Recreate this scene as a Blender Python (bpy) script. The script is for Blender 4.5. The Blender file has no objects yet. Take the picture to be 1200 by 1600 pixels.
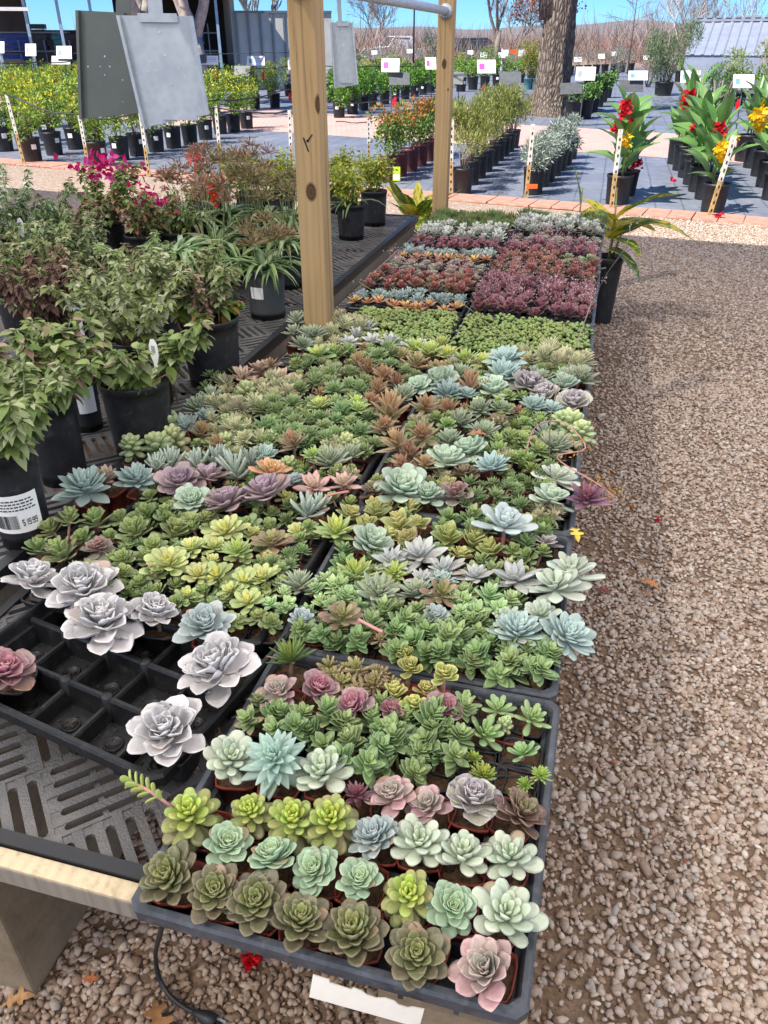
import bpy, bmesh, math, random
import numpy as np
from mathutils import Vector, Matrix, noise

random.seed(11)
rng = np.random.default_rng(11)
R = math.radians
scene = bpy.context.scene
C = scene.collection

# ------------------------------------------------------------------ camera
PITCH, YAW, CAMZ, F = R(31.4), R(14.8), 1.5, 1203.0
cam_data = bpy.data.cameras.new('camera')
cam = bpy.data.objects.new('camera', cam_data)
C.objects.link(cam)
cam.location = (0, 0, CAMZ)
cam.rotation_euler = (R(90) - PITCH, 0, YAW)
cam_data.sensor_fit = 'VERTICAL'
cam_data.sensor_height = 24.0
cam_data.lens = 24.0 * F / 1600.0
cam_data.clip_start = 0.02
cam_data.clip_end = 3000
scene.camera = cam

# ------------------------------------------------------------------ sky and sun
SUN_EL = R(52)
to_sun = Vector((-0.66 * math.cos(SUN_EL), -0.753 * math.cos(SUN_EL), math.sin(SUN_EL))).normalized()
world = bpy.data.worlds.new('World')
scene.world = world
world.use_nodes = True
wn = world.node_tree
wn.nodes.clear()
sky = wn.nodes.new('ShaderNodeTexSky')
sky.sky_type = 'NISHITA'
sky.sun_disc = False
sky.sun_elevation = SUN_EL
sky.sun_rotation = math.atan2(to_sun.x, to_sun.y)
sky.altitude = 2500
sky.air_density = 1.0
sky.dust_density = 0.0
sky.ozone_density = 2.5
bg = wn.nodes.new('ShaderNodeBackground')
bg.inputs['Strength'].default_value = 0.06
wo = wn.nodes.new('ShaderNodeOutputWorld')
tint = wn.nodes.new('ShaderNodeMix')
tint.data_type = 'RGBA'
tint.blend_type = 'MULTIPLY'
tint.inputs[0].default_value = 1.0
tint.inputs[7].default_value = (0.34, 0.64, 1.04, 1)
wn.links.new(sky.outputs[0], tint.inputs[6])
wn.links.new(tint.outputs[2], bg.inputs[0])
wn.links.new(bg.outputs[0], wo.inputs[0])

sun_d = bpy.data.lights.new('sun', 'SUN')
sun_d.energy = 3.1
sun_d.angle = R(0.5)
sun_d.color = (1.0, 0.95, 0.87)
sun = bpy.data.objects.new('sun', sun_d)
C.objects.link(sun)
sun.rotation_euler = to_sun.to_track_quat('Z', 'Y').to_euler()
sun.location = (0, 0, 30)

scene.view_settings.view_transform = 'Standard'
scene.view_settings.look = 'None'
scene.view_settings.gamma = 1.0
scene.view_settings.use_curve_mapping = False
scene.view_settings.exposure = 1.58
scene.render.engine = 'CYCLES'
scene.cycles.use_denoising = True
scene.cycles.max_bounces = 7
scene.cycles.diffuse_bounces = 4
scene.cycles.glossy_bounces = 2
scene.cycles.transmission_bounces = 4
scene.cycles.caustics_reflective = False
scene.cycles.caustics_refractive = False
scene.cycles.sample_clamp_indirect = 4.0

# ------------------------------------------------------------------ placing
CP, SP, CY, SY = math.cos(PITCH), math.sin(PITCH), math.cos(YAW), math.sin(YAW)

def ray(px, py):
    u, v = (px - 600.0) / F, (py - 800.0) / F
    dy, dz = CP - v * SP, -(SP + v * CP)
    return Vector((u * CY - dy * SY, u * SY + dy * CY, dz))

def P(px, py, z=0.0):
    """the spot at height z seen at a point of the photograph"""
    r = ray(px, py)
    t = (z - CAMZ) / r.z
    return Vector((r.x * t, r.y * t, z))

def mpp(p):
    """metres per photograph pixel at a spot"""
    yc = -p.x * SY + p.y * CY
    return (yc * CP - (p.z - CAMZ) * SP) / F

def Qd(px, py, d):
    """the spot at horizontal distance d ahead seen at a point of the photograph"""
    r = ray(px, py)
    yc = -r.x * SY + r.y * CY
    t = d / yc
    return Vector((r.x * t, r.y * t, CAMZ + r.z * t))

def hit_y(px, py, y):
    r = ray(px, py)
    t = y / r.y
    return Vector((r.x * t, y, CAMZ + r.z * t))

# ------------------------------------------------------------------ objects
def obj(name, mesh, parent=None, M=None, loc=None, kind=None):
    o = bpy.data.objects.new(name, mesh)
    C.objects.link(o)
    if parent is not None:
        o.parent = parent
    if M is not None:
        o.matrix_basis = M
    elif loc is not None:
        o.location = loc
    if kind:
        o['kind'] = kind
    return o

def thing(name, label, cat, loc=(0, 0, 0), rz=0.0, group=None, mesh=None, scale=None):
    o = bpy.data.objects.new(name, mesh)
    C.objects.link(o)
    o.location = loc
    o.rotation_euler = (0, 0, rz)
    if scale:
        o.scale = (scale,) * 3 if not hasattr(scale, '__len__') else scale
    o['label'] = label
    o['category'] = cat
    if group:
        o['group'] = group
    if mesh is None:
        o.empty_display_size = 0.05
    return o

def children_of(root):
    return [o for o in root.children]

def copy_thing(src, kids, label, loc, rz=0.0, scale=1.0, group=None):
    r = src.copy()
    C.objects.link(r)
    r.location = loc
    r.rotation_euler = (0, 0, rz)
    r.scale = (scale,) * 3 if not hasattr(scale, '__len__') else scale
    r['label'] = label
    if group:
        r['group'] = group
    for ch, sub in kids:
        c = ch.copy()
        C.objects.link(c)
        c.parent = r
        for g in sub:
            d = g.copy()
            C.objects.link(d)
            d.parent = c
    return r

def kids_of(root):
    bpy.context.view_layer.update()
    return [(c, list(c.children)) for c in root.children]

ORD = ['zeroth', 'first', 'second', 'third', 'fourth', 'fifth', 'sixth', 'seventh', 'eighth', 'ninth', 'tenth',
       'eleventh', 'twelfth', 'thirteenth', 'fourteenth', 'fifteenth', 'sixteenth', 'seventeenth', 'eighteenth',
       'nineteenth', 'twentieth', 'twenty-first', 'twenty-second', 'twenty-third', 'twenty-fourth', 'twenty-fifth']

# ------------------------------------------------------------------ colour and materials
def lin(h, k=1.0):
    if isinstance(h, str):
        h = h.lstrip('#')
        c = [int(h[i:i + 2], 16) / 255 for i in (0, 2, 4)]
    else:
        c = h
    return tuple(k * (x / 12.92 if x <= 0.04045 else ((x + 0.055) / 1.055) ** 2.4) for x in c)

def rgba(h, k=1.0):
    return (*lin(h, k), 1.0)

class NT:
    def __init__(self, name):
        self.m = bpy.data.materials.new(name)
        self.m.use_nodes = True
        self.t = self.m.node_tree
        self.t.nodes.clear()
        self.out = self.n('ShaderNodeOutputMaterial')

    def n(self, typ, **kw):
        nd = self.t.nodes.new(typ)
        for k, v in kw.items():
            if k.startswith('i_'):
                key = k[2:]
                nd.inputs[int(key) if key.isdigit() else key].default_value = v
            else:
                setattr(nd, k, v)
        return nd

    def l(self, a, b):
        self.t.links.new(a, b)

    def mix(self, fac, a, b, mode='MIX'):
        nd = self.n('ShaderNodeMix', data_type='RGBA', blend_type=mode)
        for sock, v in ((nd.inputs[0], fac), (nd.inputs[6], a), (nd.inputs[7], b)):
            if hasattr(v, 'type') and hasattr(v, 'is_linked'):
                self.l(v, sock)
            else:
                sock.default_value = v
        return nd.outputs[2]

    def math(self, op, a, b=0.0, c=None, clamp=False):
        nd = self.n('ShaderNodeMath', operation=op, use_clamp=clamp)
        for i, v in enumerate((a, b, c)):
            if v is None:
                continue
            if hasattr(v, 'is_linked'):
                self.l(v, nd.inputs[i])
            else:
                nd.inputs[i].default_value = v
        return nd.outputs[0]

    def ramp(self, fac, stops, interp='LINEAR'):
        nd = self.n('ShaderNodeValToRGB')
        nd.color_ramp.interpolation = interp
        el = nd.color_ramp.elements
        while len(el) < len(stops):
            el.new(0.5)
        for e, (p, c) in zip(el, stops):
            e.position = p
            e.color = c if len(c) == 4 else (*c, 1)
        self.l(fac, nd.inputs[0])
        return nd.outputs[0]

    def noise(self, scale, detail=3.0, rough=0.55, vec=None, dist=0.0):
        nd = self.n('ShaderNodeTexNoise')
        nd.inputs['Scale'].default_value = scale
        nd.inputs['Detail'].default_value = detail
        nd.inputs['Roughness'].default_value = rough
        nd.inputs['Distortion'].default_value = dist
        if vec is not None:
            self.l(vec, nd.inputs['Vector'])
        return nd.outputs['Fac']

    def coord(self, which='Object'):
        return self.n('ShaderNodeTexCoord').outputs[which]

    def mapping(self, vec, scale=(1, 1, 1), rot=(0, 0, 0), loc=(0, 0, 0)):
        nd = self.n('ShaderNodeMapping')
        nd.inputs['Scale'].default_value = scale
        nd.inputs['Rotation'].default_value = rot
        nd.inputs['Location'].default_value = loc
        self.l(vec, nd.inputs[0])
        return nd.outputs[0]

    def bump(self, h, strength=0.3, dist=0.01):
        nd = self.n('ShaderNodeBump')
        nd.inputs['Strength'].default_value = strength
        nd.inputs['Distance'].default_value = dist
        self.l(h, nd.inputs['Height'])
        return nd.outputs[0]

    def principled(self, color, rough=0.6, metal=0.0, spec=0.4, normal=None, **kw):
        nd = self.n('ShaderNodeBsdfPrincipled')
        for key, v in (('Base Color', color), ('Roughness', rough), ('Metallic', metal), ('Specular IOR Level', spec)):
            if hasattr(v, 'is_linked'):
                self.l(v, nd.inputs[key])
            else:
                nd.inputs[key].default_value = v
        for key, v in kw.items():
            nd.inputs[key.replace('_', ' ')].default_value = v
        if normal is not None:
            self.l(normal, nd.inputs['Normal'])
        return nd.outputs[0]

    def done(self, shader):
        self.l(shader, self.out.inputs[0])
        return self.m

def simple(name, c, rough=0.6, var=0.12, scale=30.0, metal=0.0, spec=0.4, bump=0.0, bscale=None, k=1.0, c2=None, coord='Object'):
    """plain surface with mottled colour and fine relief"""
    b = NT(name)
    v = b.coord(coord)
    f = b.noise(scale, 5, 0.6, v)
    a = lin(c, k)
    d = lin(c2, k) if c2 else tuple(x * (1 - 2.2 * var) for x in a)
    e = tuple(min(1, x * (1 + var)) for x in a)
    col = b.ramp(f, [(0.28, (*d, 1)), (0.55, (*a, 1)), (0.8, (*e, 1))])
    nrm = b.bump(b.noise(bscale or scale * 4, 4, 0.6, v), bump, 0.004) if bump else None
    rr = b.math('MULTIPLY_ADD', f, 0.25, rough - 0.12)
    return b.done(b.principled(col, rr, metal, spec, nrm))

def leafmat(name, inner, mid, outer, edge=None, ea=0.0, ep=3.0, tip=None, ta=0.0, tp=5.0, rough=0.55, spec=0.5, k=0.94,
            mott=0.10, spots=0.0, sat=0.92, bump=0.12):
    """succulent leaf: colour by age of the leaf, pale rim, tinted tip, mottling"""
    b = NT(name)
    at = b.n('ShaderNodeAttribute', attribute_name='lf')
    sep = b.n('ShaderNodeSeparateColor')
    b.l(at.outputs['Color'], sep.inputs[0])
    t, e, age = sep.outputs[0], sep.outputs[1], sep.outputs[2]
    oi = b.n('ShaderNodeObjectInfo')
    v = b.coord('Object')
    n1 = b.noise(9.0, 4, 0.6, b.mapping(v, (1, 1, 1)))
    age2 = b.math('ADD', age, b.math('MULTIPLY_ADD', oi.outputs['Random'], 0.2, -0.1), clamp=True)
    col = b.ramp(age2, [(0.0, rgba(inner, k)), (0.45, rgba(mid, k)), (1.0, rgba(outer, k))])
    if tip:
        col = b.mix(b.math('MULTIPLY', b.math('POWER', t, tp), ta, clamp=True), col, rgba(tip, k))
    if edge:
        col = b.mix(b.math('MULTIPLY', b.math('POWER', e, ep * .55), min(1.0, ea * 1.35), clamp=True), col, rgba(edge, k))
    shade = b.math('MULTIPLY_ADD', n1, mott * 5, 1 - mott * 2.5)
    shade = b.math('MULTIPLY', shade, b.math('MULTIPLY_ADD', oi.outputs['Random'], 0.36, 0.82))
    hs = b.n('ShaderNodeHueSaturation')
    b.l(col, hs.inputs['Color'])
    b.l(shade, hs.inputs['Value'])
    hs.inputs['Saturation'].default_value = sat
    b.l(b.math('ADD', b.math('MULTIPLY_ADD', n1, 0.04, 0.447), b.math('MULTIPLY', b.math('FRACT', b.math('MULTIPLY', oi.outputs['Random'], 17.3)), 0.04)), hs.inputs['Hue'])
    col = hs.outputs[0]
    if spots:
        sp = b.ramp(b.noise(60.0, 2, 0.5, v), [(0.62, (0, 0, 0, 1)), (0.68, (1, 1, 1, 1))])
        col = b.mix(b.math('MULTIPLY', sp, spots), col, rgba('#9b7a6a', k))
    # dust specks, and here and there a leaf drying from its tip
    dst = b.ramp(b.noise(55.0, 4, 0.75, v), [(0.60, (0, 0, 0, 1)), (0.70, (1, 1, 1, 1))])
    col = b.mix(b.math('MULTIPLY', dst, 0.16), col, rgba('#b5aa98'))
    old = b.math('GREATER_THAN', b.math('FRACT', b.math('MULTIPLY', oi.outputs['Random'], 7.7)), 0.94)
    dry = b.math('MULTIPLY', b.math('MULTIPLY', old, b.math('POWER', age, 1.5)), b.ramp(b.math('MULTIPLY_ADD', n1, 0.5, t), [(0.75, (0, 0, 0, 1)), (1.15, (1, 1, 1, 1))]), clamp=True)
    col = b.mix(b.math('MULTIPLY', dry, 0.7), col, rgba('#a5846a'))
    nrm = b.bump(b.noise(40.0, 3, 0.6, v), bump, 0.01)
    sh = b.principled(col, b.math('MULTIPLY_ADD', n1, 0.3, rough - 0.24), 0, spec, nrm)
    return b.done(sh)

def foliagemat(name, trans=0.25, rough=0.5, spec=0.3):
    b = NT(name)
    at = b.n('ShaderNodeAttribute', attribute_name='Col')
    nz = b.noise(60.0, 2, 0.5, b.coord('Object'))
    hs = b.n('ShaderNodeHueSaturation')
    b.l(at.outputs['Color'], hs.inputs['Color'])
    b.l(b.math('MULTIPLY_ADD', nz, 0.5, 0.75), hs.inputs['Value'])
    p = b.principled(hs.outputs[0], rough, 0, spec)
    tr = b.n('ShaderNodeBsdfTranslucent')
    b.l(hs.outputs[0], tr.inputs[0])
    mx = b.n('ShaderNodeMixShader')
    mx.inputs[0].default_value = trans
    b.l(p, mx.inputs[1])
    b.l(tr.outputs[0], mx.inputs[2])
    return b.done(mx.outputs[0])

# ------------------------------------------------------------------ mesh helpers
def mesh_from(name, verts, faces, mat=None, smooth=False, col=None, colname='Col'):
    me = bpy.data.meshes.new(name)
    me.from_pydata([tuple(v) for v in verts], [], faces)
    if mat is not None:
        for m in (mat if isinstance(mat, (list, tuple)) else [mat]):
            me.materials.append(m)
    if smooth:
        me.polygons.foreach_set('use_smooth', np.ones(len(me.polygons), dtype=bool))
    if col is not None:
        a = me.color_attributes.new(colname, 'FLOAT_COLOR', 'POINT')
        arr = np.ones((len(verts), 4), dtype=np.float32)
        arr[:, :3] = np.asarray(col, dtype=np.float32)[:, :3]
        a.data.foreach_set('color', arr.ravel())
    me.update()
    return me

def mesh_np(name, V, faces_flat, sizes, mat=None, smooth=False, col=None, colname='Col'):
    """fast mesh from numpy: V (n,3), faces_flat flat vertex indices, sizes vertices per face"""
    me = bpy.data.meshes.new(name)
    V = np.asarray(V, dtype=np.float32)
    faces_flat = np.asarray(faces_flat, dtype=np.int32)
    sizes = np.asarray(sizes, dtype=np.int32)
    me.vertices.add(len(V))
    me.vertices.foreach_set('co', V.ravel())
    me.loops.add(len(faces_flat))
    me.loops.foreach_set('vertex_index', faces_flat)
    me.polygons.add(len(sizes))
    st = np.zeros(len(sizes), dtype=np.int32)
    st[1:] = np.cumsum(sizes)[:-1]
    me.polygons.foreach_set('loop_start', st)
    me.polygons.foreach_set('loop_total', sizes)
    if mat is not None:
        for m in (mat if isinstance(mat, (list, tuple)) else [mat]):
            me.materials.append(m)
    if smooth:
        me.polygons.foreach_set('use_smooth', np.ones(len(sizes), dtype=bool))
    if col is not None:
        a = me.color_attributes.new(colname, 'FLOAT_COLOR', 'POINT')
        arr = np.ones((len(V), 4), dtype=np.float32)
        arr[:, :3] = np.asarray(col, dtype=np.float32)[:, :3]
        a.data.foreach_set('color', arr.ravel())
    me.update(calc_edges=True)
    return me

class MB:
    """collects boxes, tubes and lathes into one mesh"""
    def __init__(self):
        self.v, self.f, self.s, self.mi = [], [], [], []

    def add(self, vs, fs, smooth=False, mi=0):
        o = len(self.v)
        self.v += [tuple(x) for x in vs]
        for f in fs:
            self.f.append(tuple(i + o for i in f))
            self.s.append(smooth)
            self.mi.append(mi)

    def box(self, x0, y0, z0, x1, y1, z1, M=None, mi=0):
        vs = [Vector(p) for p in ((x0, y0, z0), (x1, y0, z0), (x1, y1, z0), (x0, y1, z0), (x0, y0, z1), (x1, y0, z1), (x1, y1, z1), (x0, y1, z1))]
        if M is not None:
            vs = [M @ v for v in vs]
        self.add(vs, [(0, 3, 2, 1), (4, 5, 6, 7), (0, 1, 5, 4), (1, 2, 6, 5), (2, 3, 7, 6), (3, 0, 4, 7)], mi=mi)

    def tube(self, pts, rad, n=8, cap=True, mi=0, smooth=True):
        pts = [Vector(p) for p in pts]
        k = len(pts)
        rr = rad if hasattr(rad, '__len__') else [rad] * k
        rings = []
        up = Vector((0, 0, 1))
        prev = None
        for i, p in enumerate(pts):
            d = (pts[min(i + 1, k - 1)] - pts[max(i - 1, 0)])
            if d.length < 1e-9:
                d = Vector((0, 0, 1))
            d.normalize()
            if prev is None:
                a = d.cross(up)
                if a.length < 1e-3:
                    a = d.cross(Vector((1, 0, 0)))
            else:
                a = prev - d * prev.dot(d)
            a.normalize()
            prev = a
            b2 = d.cross(a)
            rings.append([p + (a * math.cos(2 * math.pi * j / n) + b2 * math.sin(2 * math.pi * j / n)) * rr[i] for j in range(n)])
        vs = [v for r in rings for v in r]
        fs = []
        for i in range(k - 1):
            for j in range(n):
                fs.append((i * n + j, i * n + (j + 1) % n, (i + 1) * n + (j + 1) % n, (i + 1) * n + j))
        if cap:
            fs.append(tuple(range(n - 1, -1, -1)))
            fs.append(tuple((k - 1) * n + j for j in range(n)))
        self.add(vs, fs, smooth, mi)

    def lathe(self, prof, n=24, M=None, mi=0, smooth=True, sq=0.0):
        """prof: list of (radius, z); sq 0 round .. 1 rounded square"""
        vs, fs = [], []
        for r, z in prof:
            for j in range(n):
                a = 2 * math.pi * (j + 0.5) / n
                c, s = math.cos(a), math.sin(a)
                q = r
                if sq:
                    p_ = 2 + 5 * sq
                    q = r / ((abs(c) ** p_ + abs(s) ** p_) ** (1 / p_))
                v = Vector((q * c, q * s, z))
                vs.append(M @ v if M is not None else v)
        for i in range(len(prof) - 1):
            for j in range(n):
                fs.append((i * n + j, i * n + (j + 1) % n, (i + 1) * n + (j + 1) % n, (i + 1) * n + j))
        self.add(vs, fs, smooth, mi)

    def disc(self, r, z, n=24, mi=0, M=None, sq=0.0, bump=0.0):
        vs = [Vector((0, 0, z + bump))]
        for j in range(n):
            a = 2 * math.pi * (j + 0.5) / n
            c, s = math.cos(a), math.sin(a)
            q = r
            if sq:
                p_ = 2 + 5 * sq
                q = r / ((abs(c) ** p_ + abs(s) ** p_) ** (1 / p_))
            vs.append(Vector((q * c, q * s, z)))
        if M is not None:
            vs = [M @ v for v in vs]
        self.add(vs, [(0, 1 + j, 1 + (j + 1) % n) for j in range(n)], True, mi)

    def mesh(self, name, mat):
        me = bpy.data.meshes.new(name)
        me.from_pydata(self.v, [], self.f)
        for m in (mat if isinstance(mat, (list, tuple)) else [mat]):
            me.materials.append(m)
        me.polygons.foreach_set('use_smooth', np.array(self.s, dtype=bool))
        me.polygons.foreach_set('material_index', np.array(self.mi, dtype=np.int32))
        me.update()
        return me

def quick_box(name, x0, y0, z0, x1, y1, z1, mat, bev=0.0):
    b = MB()
    b.box(x0, y0, z0, x1, y1, z1)
    me = b.mesh(name, mat)
    if bev:
        bm = bmesh.new()
        bm.from_mesh(me)
        bmesh.ops.bevel(bm, geom=bm.edges[:], offset=bev, segments=2, affect='EDGES', profile=0.6)
        bm.to_mesh(me)
        bm.free()
    return me

# ------------------------------------------------------------------ leaf cloud
def leaves(name, pos, d, nrm, L, W, col, mat, fold=0.12, bend=0.0, simple_leaf=False, seg=1):
    """many thin leaves: base pos, direction d, face normal nrm, length, width, colour each"""
    pos = np.asarray(pos, float); d = np.asarray(d, float); nrm = np.asarray(nrm, float)
    n = len(pos)
    L = np.broadcast_to(np.asarray(L, float), (n,)).reshape(n, 1)
    W = np.broadcast_to(np.asarray(W, float), (n,)).reshape(n, 1)
    d = d / np.maximum(np.linalg.norm(d, axis=1, keepdims=True), 1e-9)
    s = np.cross(nrm, d)
    s = s / np.maximum(np.linalg.norm(s, axis=1, keepdims=True), 1e-9)
    u = np.cross(d, s)
    if simple_leaf:
        prof = [(0, 0, 0), (0.45, 0.5, fold), (1, 0, 0), (0.45, -0.5, fold)]
        F_ = np.array([0, 1, 2, 3]); S_ = [4]
    else:
        prof = [(0, 0, 0), (.18, .33, fold), (.18, -.33, fold), (.46, .5, fold), (.46, -.5, fold), (.77, .33, fold), (.77, -.33, fold), (1, 0, 0), (.18, 0, 0), (.46, 0, 0), (.77, 0, 0)]
        F_ = np.array([0, 8, 1, 0, 2, 8, 1, 8, 9, 3, 8, 2, 4, 9, 3, 9, 10, 5, 9, 4, 6, 10, 5, 10, 7, 10, 6, 7]); S_ = [3, 3, 4, 4, 4, 4, 3, 3]
    k = len(prof)
    V = np.zeros((n, k, 3))
    bend = np.broadcast_to(np.asarray(bend, float), (n,)).reshape(n, 1)
    for i, (a, w, f) in enumerate(prof):
        V[:, i, :] = pos + d * L * a + s * W * w + u * (W * f) - u * (bend * L * a * a)
    V = V.reshape(-1, 3)
    faces = (np.arange(n)[:, None] * k + F_[None, :]).ravel()
    sizes = np.tile(S_, n)
    c = np.repeat(np.asarray(col, float), k, axis=0)
    return mesh_np(name, V, faces, sizes, mat, True, c)

def pick_cols(n, hexes, weights=None, jit=0.15, k=0.8):
    base = np.array([lin(h, k) for h in hexes])
    w = np.ones(len(hexes)) if weights is None else np.array(weights, float)
    idx = rng.choice(len(hexes), n, p=w / w.sum())
    c = base[idx] * (1 + rng.uniform(-jit, jit, (n, 1)))
    return np.clip(c, 0, 1)

def rand_dirs(n, zmin=-1.0, zmax=1.0):
    z = rng.uniform(zmin, zmax, n)
    a = rng.uniform(0, 2 * np.pi, n)
    r = np.sqrt(np.maximum(0, 1 - z * z))
    return np.stack([r * np.cos(a), r * np.sin(a), z], 1)
# ================================================================== materials
M = {}
M['black_plastic'] = simple('black_plastic', '#26272a', 0.42, 0.12, 40, spec=0.45, bump=0.05)
M['pot_black'] = simple('pot_black', '#222327', 0.38, 0.15, 25, spec=0.5, bump=0.04)
M['pot_grey'] = simple('pot_grey', '#4b4f51', 0.5, 0.1, 25, spec=0.4)
M['pot_maroon'] = simple('pot_maroon', '#5d3236', 0.45, 0.12, 25)
M['pot_teal'] = simple('pot_teal', '#4f7b80', 0.5, 0.1, 25)
M['terracotta'] = simple('terracotta', '#8a3a2c', 0.5, 0.14, 60, bump=0.05)
M['soil'] = simple('soil', '#5a4636', 0.95, 0.3, 130, spec=0.1, bump=1.0, bscale=220, c2='#2c211a')
M['white_card'] = simple('white_card', '#f2f1ec', 0.55, 0.03, 8)
M['cream_paper'] = simple('cream_paper', '#efe9dc', 0.7, 0.03, 20)
M['grey_plate'] = simple('grey_plate', '#6b6e6c', 0.45, 0.1, 12, metal=0.3)
M['steel_stake'] = simple('steel_stake', '#7d8184', 0.4, 0.15, 30, metal=0.7)
M['black_steel'] = simple('black_steel', '#26272a', 0.5, 0.1, 30)
M['red_ribbon'] = simple('red_ribbon', '#d8202c', 0.5, 0.08, 30)
M['magenta_print'] = simple('magenta_print', '#d25bc0', 0.5, 0.05, 30)
M['ink'] = simple('ink', '#26262a', 0.7, 0.05, 60)
M['print_grey'] = simple('print_grey', '#9a9fa0', 0.7, 0.05, 60)
M['print_teal'] = simple('print_teal', '#78a4a6', 0.7, 0.05, 60)
M['hose'] = simple('hose', '#2b2c2e', 0.5, 0.1, 20)
M['stem_green'] = simple('stem_green', '#7f8a5a', 0.6, 0.15, 60)
M['stem_brown'] = simple('stem_brown', '#8a7260', 0.75, 0.2, 90, bump=0.3)
M['stem_pink'] = simple('stem_pink', '#c58f86', 0.6, 0.12, 60)
M['twig'] = simple('twig', '#8f8074', 0.85, 0.2, 14)
M['orange_tag'] = simple('orange_tag', '#e8682a', 0.5, 0.05, 30)
M['lime_tag'] = simple('lime_tag', '#b9d82e', 0.5, 0.05, 30)
M['drip_tape'] = simple('drip_tape', '#3a3b3d', 0.6, 0.1, 20)

def galvanised():
    b = NT('galvanised_steel')
    v = b.coord('Object')
    f = b.noise(14, 5, 0.65, v)
    sp = b.n('ShaderNodeTexVoronoi')
    sp.inputs['Scale'].default_value = 70
    b.l(v, sp.inputs['Vector'])
    f2 = b.math('MULTIPLY_ADD', sp.outputs['Distance'], 0.25, f)
    col = b.ramp(f2, [(0.3, rgba('#a3abb3')), (0.6, rgba('#b4bcc4')), (0.85, rgba('#c3cad0'))])
    rr = b.math('MULTIPLY_ADD', f, 0.3, 0.30)
    return b.done(b.principled(col, rr, 0.35, 0.5, b.bump(b.noise(30, 3, 0.5, v), 0.05, 0.003)))
M['galv'] = galvanised()

def panel_plastic():
    b = NT('grey_bench_plastic')
    v = b.coord('Object')
    f = b.noise(12, 6, 0.65, v)
    fine = b.n('ShaderNodeTexVoronoi')
    fine.inputs['Scale'].default_value = 330
    b.l(v, fine.inputs['Vector'])
    col = b.ramp(f, [(0.3, rgba('#474646')), (0.55, rgba('#5b5959')), (0.8, rgba('#75716c'))])
    rust = b.ramp(b.noise(3.2, 4, 0.6, v), [(0.60, (0, 0, 0, 1)), (0.72, (1, 1, 1, 1))])
    col = b.mix(b.math('MULTIPLY', rust, 0.35), col, rgba('#8a6f55'))
    return b.done(b.principled(col, 0.5, 0, 0.5, b.bump(fine.outputs['Distance'], 0.5, 0.002)))
M['panel'] = panel_plastic()

def tray_plastic(name, lo, mid, hi, dust):
    b = NT(name)
    v = b.coord('Object')
    f = b.noise(22, 6, 0.7, v)
    col = b.ramp(f, [(0.3, rgba(lo)), (0.55, rgba(mid)), (0.8, rgba(hi))])
    d = b.ramp(b.noise(45, 5, 0.75, v, 0.6), [(0.54, (0, 0, 0, 1)), (0.72, (1, 1, 1, 1))])
    col = b.mix(b.math('MULTIPLY', d, dust), col, rgba('#7d7e80'))
    return b.done(b.principled(col, b.math('MULTIPLY_ADD', f, 0.4, 0.28), 0, 0.45, b.bump(b.noise(70, 4, 0.7, v), 0.25, 0.004)))
M['pot_black'] = tray_plastic('pot_black', '#18191b', '#212226', '#2d2e31', 0.16)
M['tray'] = tray_plastic('black_tray_plastic', '#111214', '#18191b', '#232427', 0.14)
M['tray_grey'] = tray_plastic('grey_tray_plastic', '#33363b', '#4a4e55', '#656a72', 0.4)

def wood(name, light, dark, knots=(), scale=1.0):
    b = NT(name)
    v = b.coord('Object')
    g = b.mapping(v, (34 * scale, 34 * scale, 1.7 * scale))
    n1 = b.noise(1.0, 5, 0.62, g, 0.8)
    g2 = b.mapping(v, (150 * scale, 150 * scale, 5 * scale))
    n2 = b.noise(1.0, 3, 0.6, g2)
    big = b.noise(3.0, 3, 0.5, v)
    f = b.math('MULTIPLY_ADD', n2, 0.35, b.math('MULTIPLY', n1, 0.8))
    wv = b.n('ShaderNodeTexWave', wave_type='BANDS', bands_direction='X')
    wv.inputs['Scale'].default_value = 9 * scale
    wv.inputs['Distortion'].default_value = 7
    wv.inputs['Detail'].default_value = 2
    wv.inputs['Detail Scale'].default_value = 0.8
    b.l(b.mapping(v, (1.6, 1.6, 0.16)), wv.inputs['Vector'])
    f = b.math('MULTIPLY_ADD', wv.outputs['Fac'], 0.22, f)
    col = b.ramp(f, [(0.32, rgba(dark)), (0.58, rgba(light)), (0.9, rgba(light, 1.18))])
    dk = b.ramp(b.noise(1.0, 4, .6, b.mapping(v, (55, 55, 0.7))), [(.55, (0, 0, 0, 1)), (.7, (1, 1, 1, 1))])
    col = b.mix(b.math('MULTIPLY', dk, 0.5), col, rgba(dark, .8))
    col = b.mix(b.math('MULTIPLY', big, 0.35), col, rgba(dark))
    for (kx, ky, kz, r, st) in knots:
        sub = b.n('ShaderNodeVectorMath', operation='SUBTRACT')
        b.l(v, sub.inputs[0])
        sub.inputs[1].default_value = (kx, ky, kz)
        sc = b.n('ShaderNodeVectorMath', operation='MULTIPLY')
        b.l(sub.outputs[0], sc.inputs[0])
        sc.inputs[1].default_value = (1.0, 1.0, st)
        ln = b.n('ShaderNodeVectorMath', operation='LENGTH')
        b.l(sc.outputs[0], ln.inputs[0])
        dd = b.math('MULTIPLY_ADD', n1, 0.006, ln.outputs['Value'])
        msk = b.ramp(b.math('DIVIDE', dd, r), [(0.0, (1, 1, 1, 1)), (0.55, (0.85, 0.85, 0.85, 1)), (0.72, (1, 1, 1, 1)), (0.9, (0.45, 0.45, 0.45, 1)), (1.0, (0.2, 0.2, 0.2, 1))])
        far = b.ramp(b.math('DIVIDE', dd, r), [(0.95, (1, 1, 1, 1)), (1.25, (0, 0, 0, 1))])
        col = b.mix(b.math('MULTIPLY', msk, far), col, rgba('#3f2817'))
    return b.done(b.principled(col, 0.72, 0, 0.25, b.bump(n2, 0.25, 0.003)))

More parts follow.
